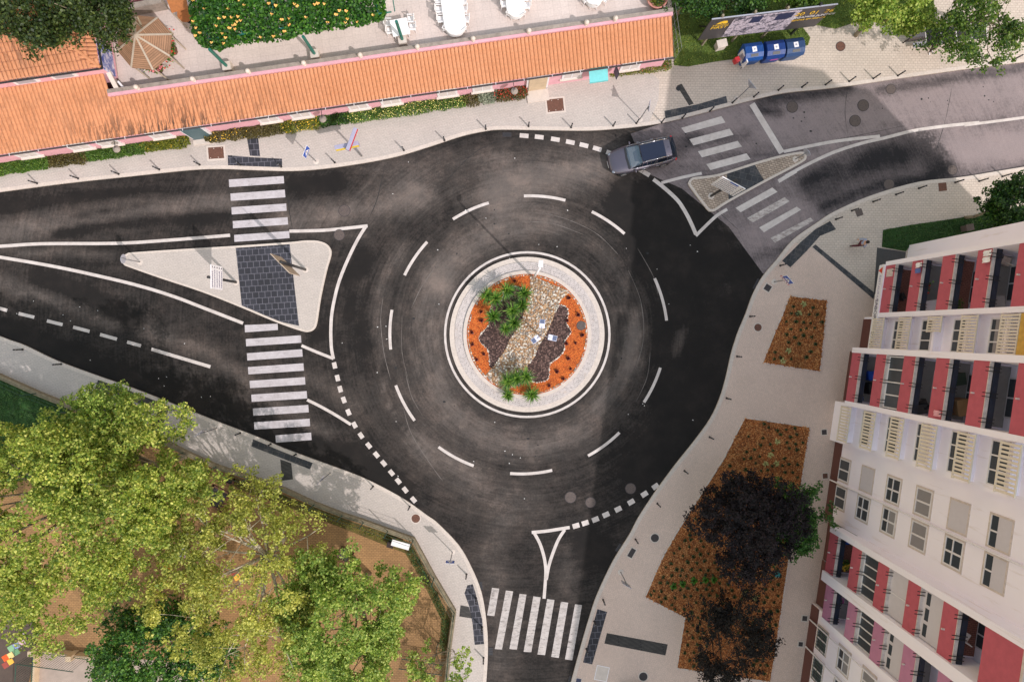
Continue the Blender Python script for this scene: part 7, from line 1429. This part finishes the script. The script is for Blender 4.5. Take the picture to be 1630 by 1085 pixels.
for k, (fm, stl) in enumerate((('greyfloor','open'),('greyfloor','glazed'),('greyfloor','slot'),('greyfloor','open'),('brickfloor','open'),('greyfloor','open'))): balcony(sP0, sP1, dP, k, 'bpink', fm, stl)
# fins between balcony stacks, full height
def fin(s0, s1, d, zt=19.6, z0=H1-.05, db=DEP): part('party_fin', 'bwhite', (s0, s1, d-db, d+.05, z0, zt))
fin(sU0-.28, sU0, dU); fin(sU1, sU1+.30, dU); fin(sM0-.34, sM0, dM); fin(sM1, sM1+.30, dM, db=DEP); fin(sR0-.34, sR0, dR); fin(sR1, sP0, dR+.12); fin(sP1, sP1+.30, dP)
part('eaves_slab', 'bwhite', (sU0-.28, sU1+.3, dU-DEP, dU+.06, 19.3, 19.75), (sM0-.34, sM1+.3, dM-DEP, dM+.06, 19.3, 19.75)); part('eaves', 'tiles', (sR0-.4, SE, BK, dR-.22, 20.0, 20.12))
part('roof', 'greyshutter', (sU0, sM1, BK+.3, dU-DEP-.3, TOP, TOP+.05))
# recess windows and laundry screens
def screen(s0, s1, d, z, hgt, mat='beige', n=12):
    mb = MB(); w_ = (s1-s0)/n
    for j in range(n): bx(mb, s0+j*w_+w_*.22, s0+(j+1)*w_-w_*.22, d-.03, d, z, z+hgt)
    for zz in (z-.03, z+hgt-.04): bx(mb, s0, s1, d-.05, d+.015, zz, zz+.07)
    o = mb.build('laundry_screen', M_[mat], apt)
    for c in (s0+.02, s1-.06): part('screen_arm', 'beige', (c, c+.04, d-.75, d-.03, z+.02, z+.05), parent=o)
    return o
def triple(s0, s1, d, z0, z1, n=3, blind=None):
    fr = part('window', 'frame', (s0, s1, d, d+.05, z0, z0+.07), (s0, s1, d, d+.05, z1-.07, z1), *[(s0+(s1-s0-.07)*j/n, s0+(s1-s0-.07)*j/n+.07, d, d+.05, z0+.07, z1-.07) for j in range(n+1)])
    part('pane', 'wglass', (s0+.03, s1-.03, d, d+.02, z0+.03, z1-.03), parent=fr)
    if blind: part('blind', blind, (s0+.06, s1-.06, d+.02, d+.035, z0+(z1-z0)*.35, z1-.05), parent=fr)
    return fr
r1a, r1b = sU1+.35, sM0-.40; r2a, r2b = sM1+.35, sW0-.25
for k in range(6):
    z = H1+ST*k; s1_ = r1a+(r1b-r1a)*(.55 if k == 2 else 1)
    screen(r1a, r1b if k != 2 else r1a+(r1b-r1a)*.45, -.10+.05, z-.35, 1.2, n=13 if k != 2 else 6); triple(r1a+.1, r1b-.1, -.75, z+.95, z+1.95, 3, 'greyshutter' if k == 3 else None)
    screen(r2a, r2b, 1.30, z-.28, 1.2); triple(r2a+.1, r2b-.1, .45, z+.95, z+2.15, 3 if k < 5 else 2, 'shutter' if k in (2,) else None)
part('yellow_panel', 'yellowp', (r1a, r1b, -.12, -.06, H1+ST*4+.9, H1+ST*5-.4)) if M_.setdefault('yellowp', M('ochre_panel', srgb(214, 170, 84, .88), .85)) else None
[part('balcony_ledge', 'bwhite', b_) for b_ in [(r1a, r1b, -.75, -.25, H1+ST*k-.1, H1+ST*k+.08) for k in range(6)] + [(r2a, r2b, .45, .95, H1+ST*k-.1, H1+ST*k+.08) for k in range(6)]]
# white wall windows
def win(s, z, kind, d=0.0, w_=1.45, h=1.35):
    s0, s1, z0, z1 = s-w_/2, s+w_/2, z-h/2, z+h/2
    sr = part('window', 'coping', (s0-.1, s1+.1, d, d+.03, z0-.1, z0), (s0-.1, s1+.1, d, d+.03, z1, z1+.1), (s0-.1, s0, d, d+.03, z0, z1), (s1, s1+.1, d, d+.03, z0, z1))
    if kind == 'shut': part('shutter', 'shutter', (s0, s1, d-.0, d+.02, z0, z1), parent=sr); return
    if kind == 'half': part('shutter', 'shutter', (s0, s1, d, d+.025, z0+h*.38, z1), parent=sr); z1b = z0+h*.38; part('pane', 'wglass', (s0, s1, d, d+.01, z0, z1b), parent=sr); part('frame', 'frame', (s-.04, s+.04, d+.01, d+.03, z0, z1b), (s0, s1, d+.01, d+.03, z0, z0+.07), parent=sr); return
    g_ = {'plain': 'wglass', 'grey': 'greyshutter', 'dark': 'wglass', 'bars': 'wglass'}[kind]
    part('pane', g_, (s0, s1, d, d+.012, z0, z1), parent=sr); part('frame', 'frame', (s0, s1, d+.012, d+.04, z0, z0+.08), (s0, s1, d+.012, d+.04, z1-.08, z1), (s0, s0+.08, d+.012, d+.04, z0+.08, z1-.08), (s1-.08, s1, d+.012, d+.04, z0+.08, z1-.08), (s-.05, s+.05, d+.012, d+.04, z0+.08, z1-.08), *( [(s0+.08, s-.05, d+.012, d+.04, z0+h*.42, z0+h*.42+.08), (s+.05, s1-.08, d+.012, d+.04, z0+h*.42, z0+h*.42+.08)] if kind == 'dark' else []), parent=sr)
    if kind in ('dark', 'plain') and z > 3 and int(z*7+s*3) % 3: q_ = (.3, .5, .7)[int(z*5+s) % 3]; part('blind', 'shutter' if int(z+s) % 2 else 'greyshutter', (s0+.02, s1-.02, d+.012, d+.02, z1-h*q_, z1-.02), parent=sr)
    if kind == 'bars': part('window_bars', 'fgreen', *[(s0+j*w_/7, s0+j*w_/7+.03, d+.06, d+.08, z0, z1) for j in range(8)], *[(s0, s1, d+.085, d+.10, z0+h*q, z0+h*q+.03) for q in (.1, .5, .9)], parent=sr)
sA = SD(1344, 747.6, 1.5)[0]; sB = SD(1337.5, 790.8, 1.5)[0]
for k, (a, b_) in enumerate((('plain','plain'),('shut','dark'),('dark','dark'),('grey','grey'),('shut','dark'),('half','half'),('shut','plain'))): z = 1.75+ST*k; win(sA, z, a); win(sB, z, b_)
part('joint_strip', 'bwhite', ((sA+sB)/2-.06, (sA+sB)/2+.06, 0, .05, 1.1, 19.6))
for s_ in (sP1+1.9, sP1+4.0, sP1+6.6, sP1+8.7):
    for k in range(6): win(s_, 1.75+ST*k+.3, 'bars' if k == 0 else ('plain', 'dark', 'grey')[k % 3])
def pipe(px_, py_, z0, z1, name='drainpipe', m_='white', off=.12):
    s_, _ = SD(px_, py_, z0); mb = MB(); mb.tube(BPt(s_, off, z0), BPt(s_, off, z1), .05, .05, 8); mb.build(name, M_[m_], apt)
pipe(1320, 763, .3, 19.6); pipe(1287, 985, .3, 19.5); pipe(1281, 1028, .3, 19.5, off=.14); pipe(1328, 830, 1.2, 4.6, m_='grey_metal')
# restaurant sign band under the first balconies
part('sign_band', 'bwhite', (sU0-.1, sM0-.4, dU-.25, dU+.06, H1-.72, H1-.06)); sb2 = part('signboard', 'white', (sU0-.05, sU1+.2, dU+.06, dU+.09, H1-.70, H1-.08)); sb3 = part('signboard', 'white', (sU1+.25, sM0-.45, dU+.06, dU+.09, H1-.70, H1-.08))
part('shopfront', 'wglass', (sU0+.2, sU1-.1, dU-DEP, dU-DEP+.05, .3, H1-.2)); part('shopfront', 'tilebrown', (sU1+.3, sM0-.5, -.75, -.70, .1, 1.9))
def signtext(txt, s_, size, mat, par):
    o = text_mesh(txt, size, M_[mat], par); c = BPt(s_, dU+.10, H1-.40); right = u; up = Vector((0, 0, 1)); Mx = frame_mat(c, right, up); nn = right.cross(up)
    if nn.dot(n_) < 0: Mx = frame_mat(c, -right, up)
    o.matrix_local = Matrix.Translation(-apt.location) @ Mx
M_['faint'] = flat('faint_lilac_letters', srgb(176, 164, 190), .6)
signtext('RESTAURANTE', sU0+1.65, .32, 'faint', sb2); signtext('SABOR', sU1-.25, .44, 'navy', sb2); signtext('DA', (sU1+sM0)/2+.1, .40, 'navy', sb3); signtext('A', sM0-.85, .44, 'navy', sb3)
mb = MB(); c = BPt(sU0+.28, dU+.11, H1-.4); mb.add([c+Vector((0, 0, -.24)), c+u*.2+Vector((0, 0, .16)), c-u*.2+Vector((0, 0, .16)), c+n_*.02+Vector((0, 0, -.24)), c+n_*.02+u*.2+Vector((0, 0, .16)), c+n_*.02-u*.2+Vector((0, 0, .16))], [(0, 1, 2), (5, 4, 3), (0, 3, 4, 1), (1, 4, 5, 2), (2, 5, 3, 0)]); mb.build('emblem', M('orange_red', srgb(220, 70, 40), .5), sb2)
part('notice', 'coping', (sU0+.25, sU0+.75, dU, dU+.02, H1+.15, H1+.85))
# things on balconies and by the shop
def bal_xy(block, k, fs, fd): s0, s1, d = block; return BPt(s0+(s1-s0)*fs, d-.3-(DEP-.4)*fd, H1+ST*k+.14)
U_, M1_, R1_, P1_ = (sU0, sU1, dU), (sM0, sM1, dM), (sR0, sR1, dR), (sP0, sP1, dP)
def smallplant(loc, label, fm=None):
    t = thing('potted_plant', loc, label, 'plant'); mb = MB(); mb.lathe(loc, [(.12, 0), (.17, .26), (.13, .26)], 12); mb.build('pot', M_['rusty'], t); P = RNG.normal(size=(160, 3))*np.array([.16, .16, .14])+np.array([0, 0, .5]); V, Fc = leaves(P, .13, .4); npmesh('foliage', V, Fc, M_['leaf_lush'], parent=t)
    if fm: P = RNG.normal(size=(40, 3))*np.array([.15, .15, .06])+np.array([0, 0, .62]); V, Fc = leaves(P, .12, .9, 1); npmesh('flowers', V, Fc, M_[fm], parent=t)
smallplant(bal_xy(U_, 1, .5, .15), 'red-flowered pot plant on the second balcony of the upper stack', 'red_flower'); smallplant(bal_xy(U_, 2, .88, .3), 'leafy pot plant in the lower corner of the third balcony of the upper stack')
smallplant(bal_xy(R1_, 0, .75, .5), 'yellow-flowered pot plant on the lowest balcony of the crimson stack below the white wall', 'yellow_flower')
def chairb(loc, rz, label, mat):
    t = thing('balcony_chair', loc, label, 'chair'); t.rotation_euler = (0, 0, rz); 
    def pb(nm, *bs): 
        mb = MB(); [mb.box(*b_) for b_ in bs]; me = bpy.data.meshes.new(nm); me.from_pydata(mb.v, [], mb.f); me.materials.append(M_[mat]); o = bpy.data.objects.new(nm, me); COL.objects.link(o); o.parent = t
    pb('seat', ((0, 0, .43), (.44, .42, .03))); pb('backrest', ((-.2, 0, .7), (.03, .42, .32), 0, -.15))
    for x in (-.18, .18):
        for y in (-.18, .18): pb('leg', ((x, y, .21), (.03, .03, .42)))
chairb(bal_xy(U_, 0, .62, .5), .4, 'dark folding chair on the lowest balcony of the upper stack', 'black'); chairb(bal_xy(M1_, 2, .8, .6), 2.0, 'dark armchair on the third balcony of the middle stack', 'black'); chairb(bal_xy(R1_, 4, .55, .4), 1.0, 'white folding chair on the highest visible balcony of the lower stack', 'plastic'); chairb(bal_xy(U_, 3, .15, .6), 1.2, 'pale chair on the fourth balcony of the upper stack', 'coping')
def tableb(loc, label, mat, ob=None):
    t = thing('balcony_table', loc, label, 'table'); mb = MB(); mb.box(loc+Vector((0, 0, .72)), (.75, .6, .03), .14); mb.build('tabletop', M_[mat], t)
    for x in (-.3, .3):
        for y in (-.22, .22): mb = MB(); mb.tube(loc+Vector((x, y, 0)), loc+Vector((x, y, .71)), .02, .02, 6); mb.build('leg', M_['black'], t)
tableb(bal_xy(U_, 3, .86, .35), 'grey table on the fourth balcony of the upper stack', 'greyshutter'); tableb(bal_xy(U_, 1, .84, .5), 'small white table on the second balcony of the upper stack', 'shutter')
def crate(loc, label, col, sz, name='storage_box', cat='box'):
    mb = MB(); mb.box(loc+Vector((0, 0, sz[2]/2)), sz, .14); t = thing(name, loc, label, cat); mb.build('body', M(name+'_mat', col, .7), t, bevel=.03); mb = MB(); mb.box(loc+Vector((0, 0, sz[2]+.02)), (sz[0]+.04, sz[1]+.04, .05), .14); mb.build('lid', M(name+'_lid', sc(col, .8), .7), t, bevel=.01)
crate(bal_xy(M1_, 0, .42, .55), 'bright blue box on the lowest balcony of the middle stack', srgb(20, 80, 190), (.4, .55, .6)); crate(bal_xy(M1_, 0, .68, .6), 'black box beside the bright blue one', srgb(30, 30, 34), (.4, .7, .8)); crate(bal_xy(M1_, 3, .75, .6), 'brown wooden crate on the fourth balcony of the middle stack', srgb(130, 100, 70), (.7, .8, .9)); crate(bal_xy(R1_, 0, .12, .35), 'blue bundle on the lowest balcony of the lower crimson stack', srgb(30, 90, 200), (.4, .5, .4)); crate(bal_xy(M1_, 0, .9, .3), 'small blue tub in the lower corner of the lowest middle balcony', srgb(30, 90, 160), (.3, .3, .3))
crate(bal_xy(M1_, 2, .9, .45), 'dark grey chest at the lower end of the third middle balcony', srgb(50, 52, 58), (.6, .5, .6)); crate(bal_xy(M1_, 3, .3, .5), 'dark green bag of tools on the fourth middle balcony', srgb(40, 60, 50), (.5, .6, .5))
# pink bicycle on pink stack
bl = bal_xy(P1_, 0, .3, .35); t = thing('bicycle', bl, 'small pink bicycle on the lowest mauve balcony', 'bicycle')
for s_ in (-.45, .45):
    mb = MB(); c = bl+u*s_+Vector((0, 0, .28)); q = [c+u*(.26*math.cos(a*math.pi/9))+Vector((0, 0, .26*math.sin(a*math.pi/9))) for a in range(19)]; mb.path(q, .018, 5); mb.build('wheel', M_['tyre'], t)
mb = MB(); a, b_, c = bl-u*.45+Vector((0, 0, .28)), bl+u*.45+Vector((0, 0, .28)), bl+u*.05+Vector((0, 0, .3)); hd_ = bl+u*.32+Vector((0, 0, .75)); sd_ = bl-u*.12+Vector((0, 0, .7)); mb.path([a, sd_, c, hd_, b_], .025, 6); mb.path([sd_, hd_], .025, 6); mb.build('frame', M_['magenta'], t); mb = MB(); mb.path([hd_+Vector((0, 0, .1))-n_*.22, hd_+Vector((0, 0, .14)), hd_+Vector((0, 0, .1))+n_*.22], .015, 5); mb.build('handlebar', M_['black'], t); mb = MB(); mb.ball(sd_+Vector((0, 0, .06)), .1, 8, 5, .4); mb.build('saddle', M_['black'], t)
# red parasols / seats in front of the restaurant
for i, (x, y, l) in enumerate(((1384.5,515,'upper red plastic seat by the restaurant sign'),(1381,531,'middle red plastic seat by the restaurant sign'),(1378.5,547,'lower red plastic seat by the restaurant sign'))):
    b = W(x, y, ZP); t = thing('cafe_chair', b, l, 'chair', 'red seats outside the restaurant'); mb = MB(); mb.box(b+Vector((0, 0, .44)), (.5, .5, .06), .14); mb.build('seat', M_['red'], t, bevel=.03); mb = MB(); mb.box(b+Vector((.22, 0, .7)), (.05, .5, .45), .14); mb.build('backrest', M_['red'], t, bevel=.02)
    for sx in (-.18, .18):
        for sy in (-.18, .18): mb = MB(); mb.tube(b+Vector((sx, sy, 0)), b+Vector((sx, sy, .44)), .02, .02, 6); mb.build('leg', M_['grey_metal'], t)

# laundry and small wall details
def laundry(block, k, fs, cols, label):
    s0, s1, d = block; z = H1+ST*k; c = s0+(s1-s0)*fs; t = thing('laundry', BPt(c, d+.18, z+.7), label, 'laundry')
    for i, cm in enumerate(cols):
        mb = MB(); a0 = c+i*.34; rows_ = 6; vs = []
        for r in range(rows_+1):
            zz = z+1.2-r*.1; w_ = d+.17+.02*math.sin(r*1.7+i)
            vs += [BPt(a0, w_, zz), BPt(a0+.10, w_+.035, zz), BPt(a0+.2, w_-.01, zz), BPt(a0+.3, w_+.02, zz)]
        mb.add(vs, [(r*4+j, r*4+j+1, r*4+j+5, r*4+j+4) for r in range(rows_) for j in range(3)]); mb.build('cloth', cm, t, smooth=True)
lm_ = [M('cloth_white', srgb(236, 234, 240), .9), M('cloth_blue', srgb(90, 110, 170), .9), M('cloth_grey', srgb(150, 150, 160), .9), M('cloth_pink', srgb(220, 160, 170), .9)]
laundry(U_, 1, .06, [lm_[0], lm_[1]], 'white and blue washing on the second crimson balcony of the upper stack')
laundry(U_, 3, .04, [lm_[0], lm_[0]], 'two white cloths on the fourth crimson balcony of the upper stack')
laundry(M1_, 3, .86, [lm_[3]], 'single pink towel on the fourth crimson balcony of the middle stack')
